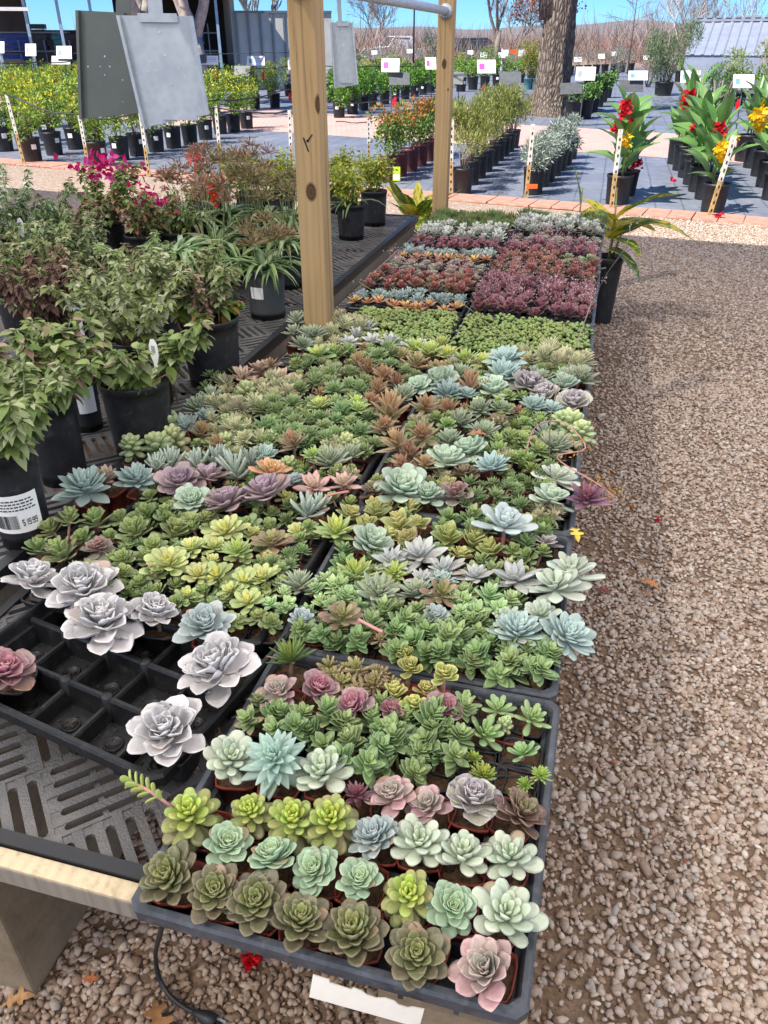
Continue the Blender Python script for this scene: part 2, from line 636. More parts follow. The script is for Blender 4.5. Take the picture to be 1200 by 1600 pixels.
def concrete(name, c, c2):
    b = NT(name)
    v = b.coord('Object')
    f = b.noise(7, 8, 0.7, v)
    pit = b.ramp(b.noise(150, 3, 0.6, v), [(0.62, (0, 0, 0, 1)), (0.7, (1, 1, 1, 1))])
    col = b.ramp(f, [(0.3, rgba(c2)), (0.6, rgba(c)), (0.85, rgba(c, 1.15))])
    col = b.mix(b.math('MULTIPLY', pit, 0.5), col, rgba(c2, 0.5))
    return b.done(b.principled(col, 0.9, 0, 0.2, b.bump(b.noise(120, 4, 0.7, v), 0.5, 0.004)))
M['concrete'] = concrete('concrete', '#94846d', '#73644f')
M['pine'] = wood('pine_rail', '#cdbb9c', '#a3906f', scale=1.3)
M['weathered'] = wood('weathered_pine', '#8f877c', '#655d53', scale=1.3)

def gravel_ground():
    b = NT('gravel_ground')
    v = b.coord('Object')
    vo = b.n('ShaderNodeTexVoronoi')
    vo.inputs['Scale'].default_value = 55
    vo.inputs['Randomness'].default_value = 1
    b.l(v, vo.inputs['Vector'])
    edge = b.n('ShaderNodeTexVoronoi', feature='DISTANCE_TO_EDGE')
    edge.inputs['Scale'].default_value = 55
    b.l(v, edge.inputs['Vector'])
    sep = b.n('ShaderNodeSeparateColor')
    b.l(vo.outputs['Color'], sep.inputs[0])
    col = b.ramp(sep.outputs[0], [(0.0, rgba('#8b7668')), (0.3, rgba('#ab9787')), (0.55, rgba('#b9a898')), (0.8, rgba('#a48b79')), (1.0, rgba('#cbbdaf'))])
    gap = b.ramp(edge.outputs['Distance'], [(0.0, (1, 1, 1, 1)), (0.12, (0, 0, 0, 1))])
    col = b.mix(b.math('MULTIPLY', gap, 0.75), col, rgba('#59473a'))
    # fine brown soil between and under the loose stones near the bench
    sp = b.n('ShaderNodeSeparateXYZ')
    b.l(v, sp.inputs[0])
    soil_n = b.noise(5, 5, 0.65, v)
    sx = b.math('MULTIPLY_ADD', sp.outputs[0], -1.6, 1.0)
    soil = b.ramp(b.math('MULTIPLY_ADD', soil_n, 0.9, b.math('MULTIPLY', sx, 0.12, clamp=True)), [(0.22, (0, 0, 0, 1)), (0.50, (1, 1, 1, 1))])
    near = b.ramp(b.math('MULTIPLY', sp.outputs[1], 0.1), [(0.45, (1, 1, 1, 1)), (0.7, (0, 0, 0, 1))])
    soilc = b.ramp(b.noise(90, 4, 0.7, v), [(0.35, rgba('#5f4b3a')), (0.7, rgba('#8d7662'))])
    col = b.mix(b.math('MULTIPLY', soil, b.math('MULTIPLY', near, 0.95)), col, soilc)
    h = b.math('MINIMUM', edge.outputs['Distance'], 0.35)
    return b.done(b.principled(col, 0.9, 0, 0.2, b.bump(b.math('MULTIPLY_ADD', b.noise(160, 4, .7, v), 0.25, b.math('MULTIPLY', h, 0.5)), 0.6, 0.012)))
M['gravel_ground'] = gravel_ground()

def weed_fabric():
    b = NT('weed_fabric')
    v = b.coord('Object')
    f = b.noise(0.9, 6, 0.7, v, 0.3)
    d = b.noise(6, 5, 0.7, v)
    w = b.n('ShaderNodeTexWave', wave_type='BANDS', bands_direction='X')
    w.inputs['Scale'].default_value = 1.1
    w.inputs['Distortion'].default_value = 0.4
    b.l(v, w.inputs['Vector'])
    line = b.ramp(w.outputs['Fac'], [(0.0, (1, 1, 1, 1)), (0.02, (0, 0, 0, 1))])
    col = b.ramp(b.math('MULTIPLY_ADD', d, 0.5, b.math('MULTIPLY', f, 0.6)), [(0.35, rgba('#626876')), (0.55, rgba('#787d89')), (0.75, rgba('#93949c'))])
    col = b.mix(b.math('MULTIPLY', line, 0.5), col, rgba('#343a46'))
    dust = b.ramp(b.noise(2.4, 7, 0.75, v), [(0.52, (0, 0, 0, 1)), (0.75, (1, 1, 1, 1))])
    col = b.mix(b.math('MULTIPLY', dust, 0.4), col, rgba('#96929a'))
    hgt = b.math('MULTIPLY_ADD', d, 0.3, f)
    return b.done(b.principled(col, 0.5, 0, 0.5, b.bump(hgt, 0.25, 0.05)))
M['fabric'] = weed_fabric()

def brick_paving():
    b = NT('brick_paving')
    v = b.coord('Object')
    br = b.n('ShaderNodeTexBrick')
    br.inputs['Color1'].default_value = rgba('#c9a297')
    br.inputs['Color2'].default_value = rgba('#bd948a')
    br.inputs['Mortar'].default_value = rgba('#8d7468')
    br.inputs['Scale'].default_value = 2.4
    br.inputs['Mortar Size'].default_value = 0.02
    b.l(b.mapping(v, (1, 1, 1), (0, 0, R(-18))), br.inputs['Vector'])
    col = b.mix(b.math('MULTIPLY', b.noise(1.4, 5, 0.7, v), 0.6), br.outputs['Color'], rgba('#d6bdb2'))
    return b.done(b.principled(col, 0.85, 0, 0.2))
M['paving'] = brick_paving()
M['kerb_brick'] = simple('kerb_brick', '#bd8a78', 0.85, 0.16, 9, bump=0.4, bscale=90, c2='#9c7061')

# ================================================================== ground
def sheet(name, pts, z, mat, kind='structure'):
    me = mesh_from(name, [(p[0], p[1], z) for p in pts], [tuple(range(len(pts)))], mat)
    return obj(name, me, kind=kind)

sheet('ground', [(-900, -60), (900, -60), (900, 1500), (-900, 1500)], 0.0, M['gravel_ground'])

def lerp2(a, b, t):
    return Vector((a[0] + (b[0] - a[0]) * t, a[1] + (b[1] - a[1]) * t))

ka, kb = P(40, 252), P(1200, 343)          # far edge of the near brick kerb
pa, pb = P(518, 213), P(934, 241)          # near edge of the brick path
fa, fb = P(462, 175), P(902, 201)          # its far edge
K0, K1 = lerp2(ka, kb, -1.2), lerp2(ka, kb, 1.6)
P0, P1 = lerp2(pa, pb, -3.0), lerp2(pa, pb, 2.6)
F0, F1 = lerp2(fa, fb, -3.0), lerp2(fa, fb, 2.4)
sheet('planting_bed_ground', [K0, K1, P1, P0], 0.010, M['fabric'])
sheet('brick_path', [P0, P1, F1, F0], 0.014, M['paving'])
sheet('far_bed_ground', [F0, F1, (36, 62), (-40, 62)], 0.010, M['fabric'])

kd = (kb - ka); kd.z = 0; kd.normalize()
kn = Vector((kd.y, -kd.x, 0))              # towards the camera
kerb = obj('brick_kerb', None, loc=(ka.x, ka.y, 0), kind='structure')
kerb.rotation_euler = (0, 0, math.atan2(kd.y, kd.x))
bk = [quick_box('brick', 0.004, -0.40, 0.0, 0.231, 0.0, 0.022, M['kerb_brick'], 0.006) for _ in range(3)]
for i in range(-14, 52):
    o = obj('brick', bk[i % 3], kerb, loc=(i * 0.235, random.uniform(-0.008, 0.004), random.uniform(0, 0.006)))
    o.rotation_euler = (random.uniform(-.01, .01), random.uniform(-.01, .01), random.uniform(-.015, .015))

# hills on the horizon
def hills():
    vs, fs = [], []
    n = 160
    for i in range(n):
        a = R(-75) + R(150) * i / (n - 1)
        x0, y0 = math.sin(a), math.cos(a)
        h = 8 + 5.0 * math.sin(i * 0.09 + 0.6) + 2.0 * math.sin(i * 0.31) + 0.8 * math.sin(i * 0.9)
        for (d, z) in ((520, -1), (600, h * 0.45), (700, h), (900, h * 0.6)):
            vs.append((x0 * d - 60, y0 * d, z))
    for i in range(n - 1):
        for j in range(3):
            fs.append((i * 4 + j, (i + 1) * 4 + j, (i + 1) * 4 + j + 1, i * 4 + j + 1))
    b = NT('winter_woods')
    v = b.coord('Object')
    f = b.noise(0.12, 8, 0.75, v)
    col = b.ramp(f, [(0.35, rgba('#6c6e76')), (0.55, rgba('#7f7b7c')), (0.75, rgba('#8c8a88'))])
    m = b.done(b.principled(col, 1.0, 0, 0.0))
    obj('hills', mesh_from('hills', vs, fs, m, True), kind='structure')
hills()

# loose stones of the gravel path, each a small solid
def loose_gravel():
    t = (1 + 5 ** 0.5) / 2
    iv = np.array([(-1, t, 0), (1, t, 0), (-1, -t, 0), (1, -t, 0), (0, -1, t), (0, 1, t), (0, -1, -t), (0, 1, -t), (t, 0, -1), (t, 0, 1), (-t, 0, -1), (-t, 0, 1)]) / 1.9
    ifc = np.array([(0, 11, 5), (0, 5, 1), (0, 1, 7), (0, 7, 10), (0, 10, 11), (1, 5, 9), (5, 11, 4), (11, 10, 2), (10, 7, 6), (7, 1, 8), (3, 9, 4), (3, 4, 2), (3, 2, 6), (3, 6, 8), (3, 8, 9), (4, 9, 5), (2, 4, 11), (6, 2, 10), (8, 6, 7), (9, 8, 1)])
    pts = []
    for (x0, x1, y0, y1, dens) in ((-0.16, 0.9, 0.25, 2.2, 13500), (-0.16, 1.1, 2.2, 4.2, 10500), (-0.1, 1.75, 4.2, 8.7, 5600), (-1.5, -0.16, 0.25, 1.5, 12500), (-0.9, -0.1, 1.5, 2.2, 800)):
        n = int((x1 - x0) * (y1 - y0) * dens)
        q = np.stack([rng.uniform(x0, x1, n), rng.uniform(y0, y1, n)], 1)
        pts.append(q)
    q = np.concatenate(pts)
    # keep what can be seen, with a wide margin
    yc = -q[:, 0] * SY + q[:, 1] * CY
    xc = q[:, 0] * CY + q[:, 1] * SY
    dep = yc * CP + CAMZ * SP
    px = 600 + F * xc / dep
    py = 800 + F * (CAMZ * CP - yc * SP) / dep
    keep = (px > -120) & (px < 1330) & (py < 1750)
    q = q[keep]
    # thinner where soil shows
    nn = np.array([noise.noise((a * 3.2, b_ * 3.2, 0.0)) + 0.5 * noise.noise((a * 9, b_ * 9, 3.0)) for a, b_ in q])
    edge = np.exp(-((q[:, 0] - 0.10) / 0.15) ** 2) * 0.75 * (q[:, 1] < 4.5)
    edge[q[:, 0] < -0.1] = 0.0
    keep = rng.uniform(-0.25, 1.6, len(q)) > (nn * 0.4 + edge)
    q = q[keep]
    n = len(q)
    sz = np.exp(rng.normal(math.log(0.0066), 0.26, n))
    far = q[:, 1] > 4.2
    sz[far] *= 1.05
    sc = np.stack([sz * rng.uniform(0.9, 1.5, n), sz * rng.uniform(0.7, 1.05, n), sz * rng.uniform(0.42, 0.70, n)], 1)
    V = iv[None] * (1 + rng.uniform(-0.34, 0.30, (n, 12, 1)))
    V = V * sc[:, None, :]
    tx, ty, tz = rng.uniform(-0.5, 0.5, n), rng.uniform(-0.5, 0.5, n), rng.uniform(0, 6.28, n)
    def rot(V, i, j, a):
        c, s = np.cos(a)[:, None], np.sin(a)[:, None]
        vi, vj = V[:, :, i].copy(), V[:, :, j].copy()
        V[:, :, i] = c * vi - s * vj
        V[:, :, j] = s * vi + c * vj
    rot(V, 1, 2, tx); rot(V, 0, 2, ty); rot(V, 0, 1, tz)
    V[:, :, 0] += q[:, None, 0]
    V[:, :, 1] += q[:, None, 1]
    V[:, :, 2] += (sc[:, 2] * rng.uniform(0.3, 1.0, n))[:, None] + 0.001
    faces = (np.arange(n)[:, None] * 12 + ifc.ravel()[None]).ravel()
    col = pick_cols(n, ['#bba898', '#b19c89', '#c6b7a8', '#a28a78', '#beaa9d', '#d2c5b7', '#8d7565', '#b3a99f'], [5, 4, 4, 3, 3, .8, 1.0, 1.5], 0.12, 0.94)
    # stones under the bench are darker and browner, less so along the tray edge
    browning = np.where(q[:, 0] < -0.12, .9, np.exp(-(np.maximum(q[:, 0], 0.02) / 0.16) ** 2) * .6) * np.clip(.75 + nn[keep] * .6, .3, 1)
    col = col * (1 - browning[:, None] * np.array([.34, .42, .48]))
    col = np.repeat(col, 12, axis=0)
    b = NT('loose_stone')
    at = b.n('ShaderNodeAttribute', attribute_name='Col')
    v = b.coord('Object')
    f = b.noise(180, 3, 0.6, v)
    hs = b.n('ShaderNodeHueSaturation')
    b.l(at.outputs['Color'], hs.inputs['Color'])
    b.l(b.math('MULTIPLY_ADD', f, 0.7, 0.62), hs.inputs['Value'])
    m = b.done(b.principled(hs.outputs[0], 0.88, 0, 0.25))
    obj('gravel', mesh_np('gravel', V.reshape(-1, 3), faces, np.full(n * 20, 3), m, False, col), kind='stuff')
loose_gravel()

# translucent shade cloth stretched over the benches, well above the frame
def canopy():
    e0, e1 = Vector((-6.09, 8.37)), Vector((1.45, 7.45))
    d = (e1 - e0).normalized()
    h = 3.1
    off = Vector((to_sun.x, to_sun.y)) * (h / to_sun.z)
    a, c = e0 - d * 9 + off, e1 + d * 9 + off
    b = NT('shade_cloth')
    dif = b.n('ShaderNodeBsdfDiffuse')
    dif.inputs[0].default_value = (0.55, 0.55, 0.54, 1)
    tr = b.n('ShaderNodeBsdfTranslucent')
    tr.inputs[0].default_value = (0.96, 0.915, 0.82, 1)
    mx = b.n('ShaderNodeMixShader')
    mx.inputs[0].default_value = 0.88
    b.l(dif.outputs[0], mx.inputs[1])
    b.l(tr.outputs[0], mx.inputs[2])
    # open weave: a small share of the sun comes straight through
    tp = b.n('ShaderNodeBsdfTransparent')
    mx2 = b.n('ShaderNodeMixShader')
    mx2.inputs[0].default_value = 0.14
    b.l(mx.outputs[0], mx2.inputs[1])
    b.l(tp.outputs[0], mx2.inputs[2])
    m = b.done(mx2.outputs[0])
    vs = [(a.x, a.y, h), (c.x, c.y, h), (c.x + 1, -7, h), (a.x, -7, h)]
    obj('shade_roof', mesh_from('shade_roof', vs, [(0, 1, 2, 3)], m), kind='structure')
canopy()

# ================================================================== benches
BZ = 0.595          # right bench surface
LZ = 0.63           # left bench surface
RIM = 0.655         # tray rims

def slot_panel(name, x0, x1, y0, y1, z, mat, S=0.132, slots=5, th=0.010):
    """moulded plastic bench top: basket weave of slots laid at 45 degrees inside a solid border"""
    b = MB()
    c45 = math.sqrt(0.5)
    cx, cy = (x0 + x1) / 2, (y0 + y1) / 2
    half = int(math.hypot(x1 - x0, y1 - y0) / S / 2) + 2
    pitch = S / slots
    bar = 0.0135
    endw = 0.013
    for i in range(-half, half + 1):
        for j in range(-half, half + 1):
            u0, v0 = i * S, j * S
            mx, my = cx + ((u0 + S / 2) - (v0 + S / 2)) * c45, cy + ((u0 + S / 2) + (v0 + S / 2)) * c45
            if not (x0 - S < mx < x1 + S and y0 - S < my < y1 + S):
                continue
            quads = []
            for k in range(slots + 1):
                lo = k * pitch - bar / 2
                hi = k * pitch + bar / 2
                quads.append((max(lo, 0) if k else 0, 0, min(hi, S), S))
            quads.append((0, 0, S, endw))
            quads.append((0, S - endw, S, S))
            if (i * 7 + j * 3) % 2:
                quads.append((0, S * 0.48, S, S * 0.54))
            # rounded slot ends: small corner fillets
            for k in range(slots):
                sa, sb = k * pitch + bar / 2, (k + 1) * pitch - bar / 2
                f_ = 0.0042
                for (ca, cb, da, db) in ((sa, endw, 1, 1), (sb, endw, -1, 1), (sa, S - endw, 1, -1), (sb, S - endw, -1, -1)):
                    tri = [(ca, cb), (ca + da * f_, cb), (ca, cb + db * f_)]
                    if (i + j) % 2:
                        tri = [(y_, x_) for x_, y_ in tri]
                    pts = [(cx + ((u0 + a_) - (v0 + b_)) * c45, cy + ((u0 + a_) + (v0 + b_)) * c45) for a_, b_ in tri]
                    if all(x0 < p_[0] < x1 and y0 < p_[1] < y1 for p_ in pts):
                        vs = [(p_[0], p_[1], z - .0013) for p_ in pts] + [(p_[0], p_[1], z - th) for p_ in pts]
                        b.add(vs, [(0, 1, 2), (1, 2, 5, 4)])
            for q, (a0, b0, a1, b1) in enumerate(quads):
                zz = z - 0.0005 * (q % 3) if q <= slots else z - 0.0019 - (0.006 if q > slots + 2 else 0)
                cs = [(a0, b0), (a1, b0), (a1, b1), (a0, b1)]
                if (i + j) % 2:
                    cs = [(y_, x_) for x_, y_ in cs][::-1]
                pts = []
                for (a_, b_) in cs:
                    uu, vv = u0 + a_, v0 + b_
                    pts.append((cx + (uu - vv) * c45, cy + (uu + vv) * c45))
                if not any(x0 < p_[0] < x1 and y0 < p_[1] < y1 for p_ in pts):
                    continue
                vs = [(p_[0], p_[1], zz - th) for p_ in pts] + [(p_[0], p_[1], zz) for p_ in pts]
                b.add(vs, [(4, 5, 6, 7), (0, 3, 2, 1), (0, 1, 5, 4), (1, 2, 6, 5), (2, 3, 7, 6), (3, 0, 4, 7)])
    me = b.mesh(name, mat)
    bm = bmesh.new()
    bm.from_mesh(me)
    for (co, no) in (((x0, 0, 0), (-1, 0, 0)), ((x1, 0, 0), (1, 0, 0)), ((0, y0, 0), (0, -1, 0)), ((0, y1, 0), (0, 1, 0))):
        bmesh.ops.bisect_plane(bm, geom=bm.verts[:] + bm.edges[:] + bm.faces[:], plane_co=co, plane_no=no, clear_outer=True)
    bm.to_mesh(me)
    bm.free()
    return me

def border_mesh(name, x0, x1, y0, y1, z, w, drop, mat):
    b = MB()
    for (a0, b0, a1, b1) in ((x0, y0, x1, y0 + w), (x0, y1 - w, x1, y1), (x0, y0 + w, x0 + w, y1 - w), (x1 - w, y0 + w, x1, y1 - w)):
        b.box(a0, b0, z - drop, a1, b1, z + 0.003)
    me = b.mesh(name, mat)
    bm = bmesh.new(); bm.from_mesh(me)
    bmesh.ops.remove_doubles(bm, verts=bm.verts, dist=1e-5)
    bm.to_mesh(me); bm.free()
    return me

# right bench (under the succulent trays)
bench = thing('plant_bench', 'low bench topped with grey slotted plastic, carrying the succulent trays', 'bench', (0, 0, 0))
bx0, bx1, by0, by1 = -0.985, -0.02, 0.490, 4.72
for k in range(1):
    obj('slotted_panel', slot_panel('slotted_panel', bx0 + .018, bx1, by0 + .0185, 2.2, BZ, M['panel']), bench)
obj('panel_border', border_mesh('panel_border', bx0, bx1 + .02, by0, 2.21, BZ, 0.019, 0.035, M['black_plastic']), bench)
obj('slotted_panel', slot_panel('slotted_panel', bx0 + .02, bx1, 2.24, by1, BZ, M['panel']), bench)
obj('rail', quick_box('rail', bx0 - .6, by0 - 0.026, BZ - 0.044, bx1 - 0.02, by0 - 0.002, BZ - 0.009, M['weathered'], 0.003), bench)
obj('rail_cap', quick_box('rail_cap', bx0 - .6, by0 - 0.0262, BZ - 0.0088, bx1 - 0.02, by0 - 0.002, BZ - 0.003, M['pine'], 0.001), bench)
obj('rail', quick_box('rail', bx1 - .02, by0 + 0.0, BZ - 0.072, bx1 + .015, by1, BZ - 0.036, M['pine'], 0.003), bench)
obj('rail', quick_box('rail', bx0 - .02, by0 + 0.0, BZ - 0.072, bx0 + .012, by1, BZ - 0.036, M['pine'], 0.003), bench)
obj('bench_deck', border_mesh('bench_deck', bx0 - .6, bx0 + .01, by0, 0.90, BZ, 0.1, 0.035, M['black_plastic']), bench)

# left bench (under the nursery pots)
lx1 = P(240, 690, LZ).x
ly1 = P(650, 338, LZ).y
lx0, ly0 = lx1 - 1.35, 0.95
lbench = thing('plant_bench', 'long grey slotted plastic bench holding black nursery pots', 'bench', (0, 0, 0))
npan = 4
for k in range(npan):
    a = ly0 + (ly1 - ly0) * k / npan
    c = ly0 + (ly1 - ly0) * (k + 1) / npan
    obj('slotted_panel', slot_panel('slotted_panel', lx0, lx1 - .02, a + .004, c - .004, LZ, M['panel']), lbench)
obj('panel_border', border_mesh('panel_border', lx0 - .02, lx1, ly0 - .02, ly1 + .015, LZ, 0.024, 0.034, M['black_plastic']), lbench)
obj('rail', quick_box('rail', lx1 - 0.045, ly0, LZ - 0.095, lx1 - 0.012, ly1, LZ - 0.035, wood('weathered_rail', '#8d8a84', '#5d5a55'), 0.003), lbench)
obj('rail', quick_box('rail', lx0 - 0.0, ly0, LZ - 0.095, lx0 + 0.04, ly1, LZ - 0.035, M['pine'], 0.003), lbench)
for yy in (1.0, 2.6, 4.2):
    obj('leg', quick_box('leg', lx0 + .1, yy, 0.0, lx1 - .25, yy + .19, LZ - 0.096, M['concrete'], 0.004), lbench)
obj('leg', quick_box('leg', -0.9, 2.9, 0.0, -0.1, 3.09, BZ - 0.074, M['concrete'], 0.004), bench)

# concrete blocks
blk = quick_box('concrete_block', -0.2, 0, 0, 0.2, 0.4, BZ - 0.048, M['concrete'], 0.006)
thing('concrete_block', 'big concrete block under the pine bench rail at the corner', 'block', (-1.01, 0.555, 0), mesh=blk)
blk2 = quick_box('concrete_block', -0.10, 0, 0, 0.10, 0.4, 0.42, M['concrete'], 0.006)
thing('concrete_block', 'smaller concrete block half hidden below the front tray and paper strip', 'block', (-0.05, 0.53, 0), mesh=blk2)

# ================================================================== posts and pipe
pw = 0.080
def post(px_c, py_c, label, knots_px, mark=False):
    pos = P(px_c, py_c, 0.71)
    x, y = pos.x, pos.y
    kn_ = []
    for (kx, ky, r, st) in knots_px:
        h = hit_y(kx, ky, y - pw / 2)
        kn_.append((h.x - x, -pw / 2, h.z, r, st))
    m = wood('post_wood_%d' % len(knots_px), '#b3966d', '#6d5338', kn_)
    o = thing('wooden_post', label, 'post', (x, y, 0))
    obj('timber', quick_box('timber', -pw / 2, -pw / 2, 0, pw / 2, pw / 2, 2.95, m, 0.004), o)
    return o, x, y

post1, x1p, y1p = post(499, 500, 'near square pine post rising between the succulents and the pot bench', [(486, 300, 0.022, 0.62), (499, 163, 0.018, 0.5), (509, 292, 0.012, 0.4)])
post2, x2p, y2p = post(688, 318, 'farther square pine post at the end of the succulent trays', [(694, 100, 0.017, 0.55), (700, 140, 0.008, 0.5)])
# felt pen mark on the near post
b = MB()
fy = y1p - pw / 2 - 0.0012
for (a0, a1, w) in (((474, 215), (482, 237), 0.0026), ((480, 221), (488, 210), 0.0024), ((479, 219), (482, 222), 0.003)):
    p0, p1 = hit_y(*a0, fy), hit_y(*a1, fy)
    d = (p1 - p0).normalized()
    s = Vector((d.z, 0, -d.x)) * w
    b.add([p0 - s - Vector((x1p, y1p, 0)), p0 + s - Vector((x1p, y1p, 0)), p1 + s * .7 - Vector((x1p, y1p, 0)), p1 - s * .7 - Vector((x1p, y1p, 0))], [(0, 1, 2, 3)])
obj('pen_mark', b.mesh('pen_mark', M['ink']), post1)

PZ = 1.635
pipe = thing('steel_pipe', 'horizontal galvanised pipe running through both pine posts', 'pipe', (x1p, 0, PZ))
xs = lambda y: (x2p - x1p) * (y - y1p) / (y2p - y1p)
b = MB(); b.tube([(xs(0.2), 0.2, 0.0), (xs(2.0), 2.0, 0.0), (xs(y2p - pw / 2 - .004), y2p - pw / 2 - .004, 0.0)], 0.0185, 16)
obj('tube', b.mesh('tube', M['galv']), pipe)
for yy in (y1p - pw / 2 - 0.006, y2p - pw / 2 - 0.006):
    b = MB(); b.tube([(xs(yy), yy - 0.004, -0.002), (xs(yy), yy + 0.004, -0.002)], 0.034, 20)
    for s in (-1, 1):
        b.tube([(xs(yy) + s * 0.006, yy - 0.009, -0.026), (xs(yy) + s * 0.006, yy - 0.003, -0.026)], 0.004, 8)
    obj('flange', b.mesh('flange', M['galv']), pipe)
b = MB(); b.tube([(xs(1.35), 1.335, 0), (xs(1.35), 1.365, 0)], 0.0225, 16)
obj('coupling', b.mesh('coupling', M['galv']), pipe)

def hit_plane(px, py, c, n):
    r = ray(px, py)
    o = Vector((0, 0, CAMZ))
    return o + r * ((c - o).dot(n) / r.dot(n))

def sign_plate(label, corners_px, dist_px, d, yaw, holes, strap_px, mat, clip=True):
    """hanging sheet metal sign holder: corner pixels on a vertical plane at distance d"""
    c = Qd(*dist_px, d)
    nrm = Vector((math.sin(yaw), -math.cos(yaw), 0.0))
    pts = [hit_plane(px, py, c, nrm) for px, py in corners_px]     # tl, tr, br, bl
    root = thing('sign_plate', label, 'sign holder', pts[0])
    root_p = pts[0]
    th = nrm * -0.0016
    L = [p - root_p for p in pts]
    b = MB()
    b.add([*L, *[p + th for p in L]], [(3, 2, 1, 0), (4, 5, 6, 7), (0, 1, 5, 4), (1, 2, 6, 5), (2, 3, 7, 6), (3, 0, 4, 7)])
    # folded side lips
    for (i, j, sgn) in ((1, 2, 1), (0, 3, -1)):
        ex = (L[1] - L[0]).normalized() * 0.006 * sgn
        lip = nrm * 0.008
        b.add([L[i], L[j], L[j] + lip, L[i] + lip, L[i] - ex, L[j] - ex, L[j] + lip - ex, L[i] + lip - ex], [(0, 1, 2, 3), (7, 6, 5, 4), (3, 2, 6, 7), (0, 4, 5, 1)])
    obj('plate', b.mesh('plate', mat), root)
    ux, uy = (L[1] - L[0]), (L[3] - L[0])
    if clip:
        for (s0, s1, h0, h1) in ((0.28, 0.80, -0.02, 0.055), (0.30, 0.80, 0.87, 0.92)):
            b = MB()
            q = [L[0] + ux * s0 + uy * h0, L[0] + ux * s1 + uy * h0, L[0] + ux * s1 + uy * h1, L[0] + ux * s0 + uy * h1]
            f0, f1 = nrm * 0.002, nrm * 0.005
            b.add([*[p + f0 for p in q], *[p + f1 for p in q]], [(0, 1, 2, 3), (7, 6, 5, 4), (0, 4, 5, 1), (1, 5, 6, 2), (2, 6, 7, 3), (3, 7, 4, 0)])
            obj('clip', b.mesh('clip', mat), root)
    hm = M['hole_bright'] if 'hole_bright' in M else None
    for (hx, hy, r) in holes:
        p = hit_plane(hx, hy, c, nrm) - root_p
        b = MB()
        Mt = Matrix.Translation(p + nrm * 0.0012) @ nrm.to_track_quat('Z', 'Y').to_matrix().to_4x4()
        b.disc(r * .6, 0, 10, M=Mt)
        obj('rivet', b.mesh('rivet', M['rivet']), root)
    b = MB()
    q = [hit_plane(px, py, c + nrm * -0.004, nrm) - root_p for px, py in strap_px]
    b.add([*q, *[p + nrm * -0.002 for p in q]], [(0, 1, 2, 3), (7, 6, 5, 4), (0, 4, 5, 1), (1, 5, 6, 2), (2, 6, 7, 3), (3, 7, 4, 0)])
    obj('strap', b.mesh('strap', mat), root)
    return root
M['rivet'] = simple('rivet', '#dfe5e8', 0.35, 0.05, 50, metal=0.6)
M['plate_dark'] = simple('dull_zinc', '#666c69', 0.5, 0.08, 9, metal=0.3, bump=0.03)
dA = 1.70
sign_plate('blank metal sign plate with a bright front, in front of the duller one', [(184, 24), (301, 25), (327, 179), (225, 199)], (240, 100), dA, R(6),
           [(250, 50, .0035), (258, 86, .003), (235, 97, .002), (215, 114, .002), (231, 112, .002), (245, 110, .002), (242, 126, .002), (283, 92, .0025), (279, 106, .002), (289, 119, .002), (268, 131, .0025)],
           [(226, -40), (249, -40), (255, 30), (233, 30)], M['galv'])
sign_plate('dull grey metal sign plate partly hidden behind the brighter one', [(121, 16), (196, 20), (222, 176), (127, 186)], (160, 100), dA + 0.10, R(2),
           [(164, 88, .003), (138, 104, .0025), (157, 104, .002), (172, 104, .0025), (164, 117, .002), (192, 125, .002), (192, 159, .0015)],
           [(181, -40), (204, -40), (204, 92), (181, 92)], M['plate_dark'], clip=False)
sign_plate('narrow metal sign plate hanging just behind the near pine post', [(515, 35), (552, 35), (560, 132), (522, 138)], (537, 90), 2.95, R(18),
           [(534, 49, .004), (536, 70, .004), (528, 88, .003), (540, 121, .003)], [(525, -10), (532, -10), (535, 38), (529, 38)], M['galv'])
# ================================================================== trays
def tray_mesh(name, w, l, mat, h=0.056, nx=7, ny=7, wall=0.004, ribh=0.05, ribt=0.003, rim=0.012, low=1.0):
    """open nursery tray with a rolled rim and cell walls, origin at its centre, rim top at z = 0"""
    b = MB()
    hw, hl = w / 2, l / 2
    def ring(x, y, z):
        c = 0.012
        return [(-x + c, -y, z), (x - c, -y, z), (x, -y + c, z), (x, y - c, z), (x - c, y, z), (-x + c, y, z), (-x, y - c, z), (-x, -y + c, z)]
    prof = [(hw - 0.030, hl - 0.030, -h), (hw - 0.022, hl - 0.022, -0.022), (hw - 0.004, hl - 0.004, -0.020), (hw - .001, hl - .001, -0.022), (hw, hl, -0.004), (hw - 0.003, hl - 0.003, 0.0),
            (hw - rim + .002, hl - rim + .002, 0.0), (hw - rim, hl - rim, -0.004), (hw - rim - 0.003, hl - rim - 0.003, -0.018), (hw - .028, hl - .028, -h + 0.004)]
    vs = []
    for p in prof:
        vs += ring(*p)
    fs = []
    for i in range(len(prof) - 1):
        for j in range(8):
            fs.append((i * 8 + j, i * 8 + (j + 1) % 8, (i + 1) * 8 + (j + 1) % 8, (i + 1) * 8 + j))
    b.add(vs, fs)
    b.box(-hw + .031, -hl + .031, -h, hw - .031, hl - .031, -h + 0.004)
    iw, il = w - 2 * rim, l - 2 * rim
    for i in range(1, nx):
        x = -iw / 2 + iw * i / nx
        b.box(x - ribt, -il / 2, -h + 0.003, x + ribt, il / 2, -h + ribh * low)
    for j in range(1, ny):
        y = -il / 2 + il * j / ny
        b.box(-iw / 2, y - ribt, -h + 0.003, iw / 2, y + ribt, -h + ribh)
    return b.mesh(name, mat)

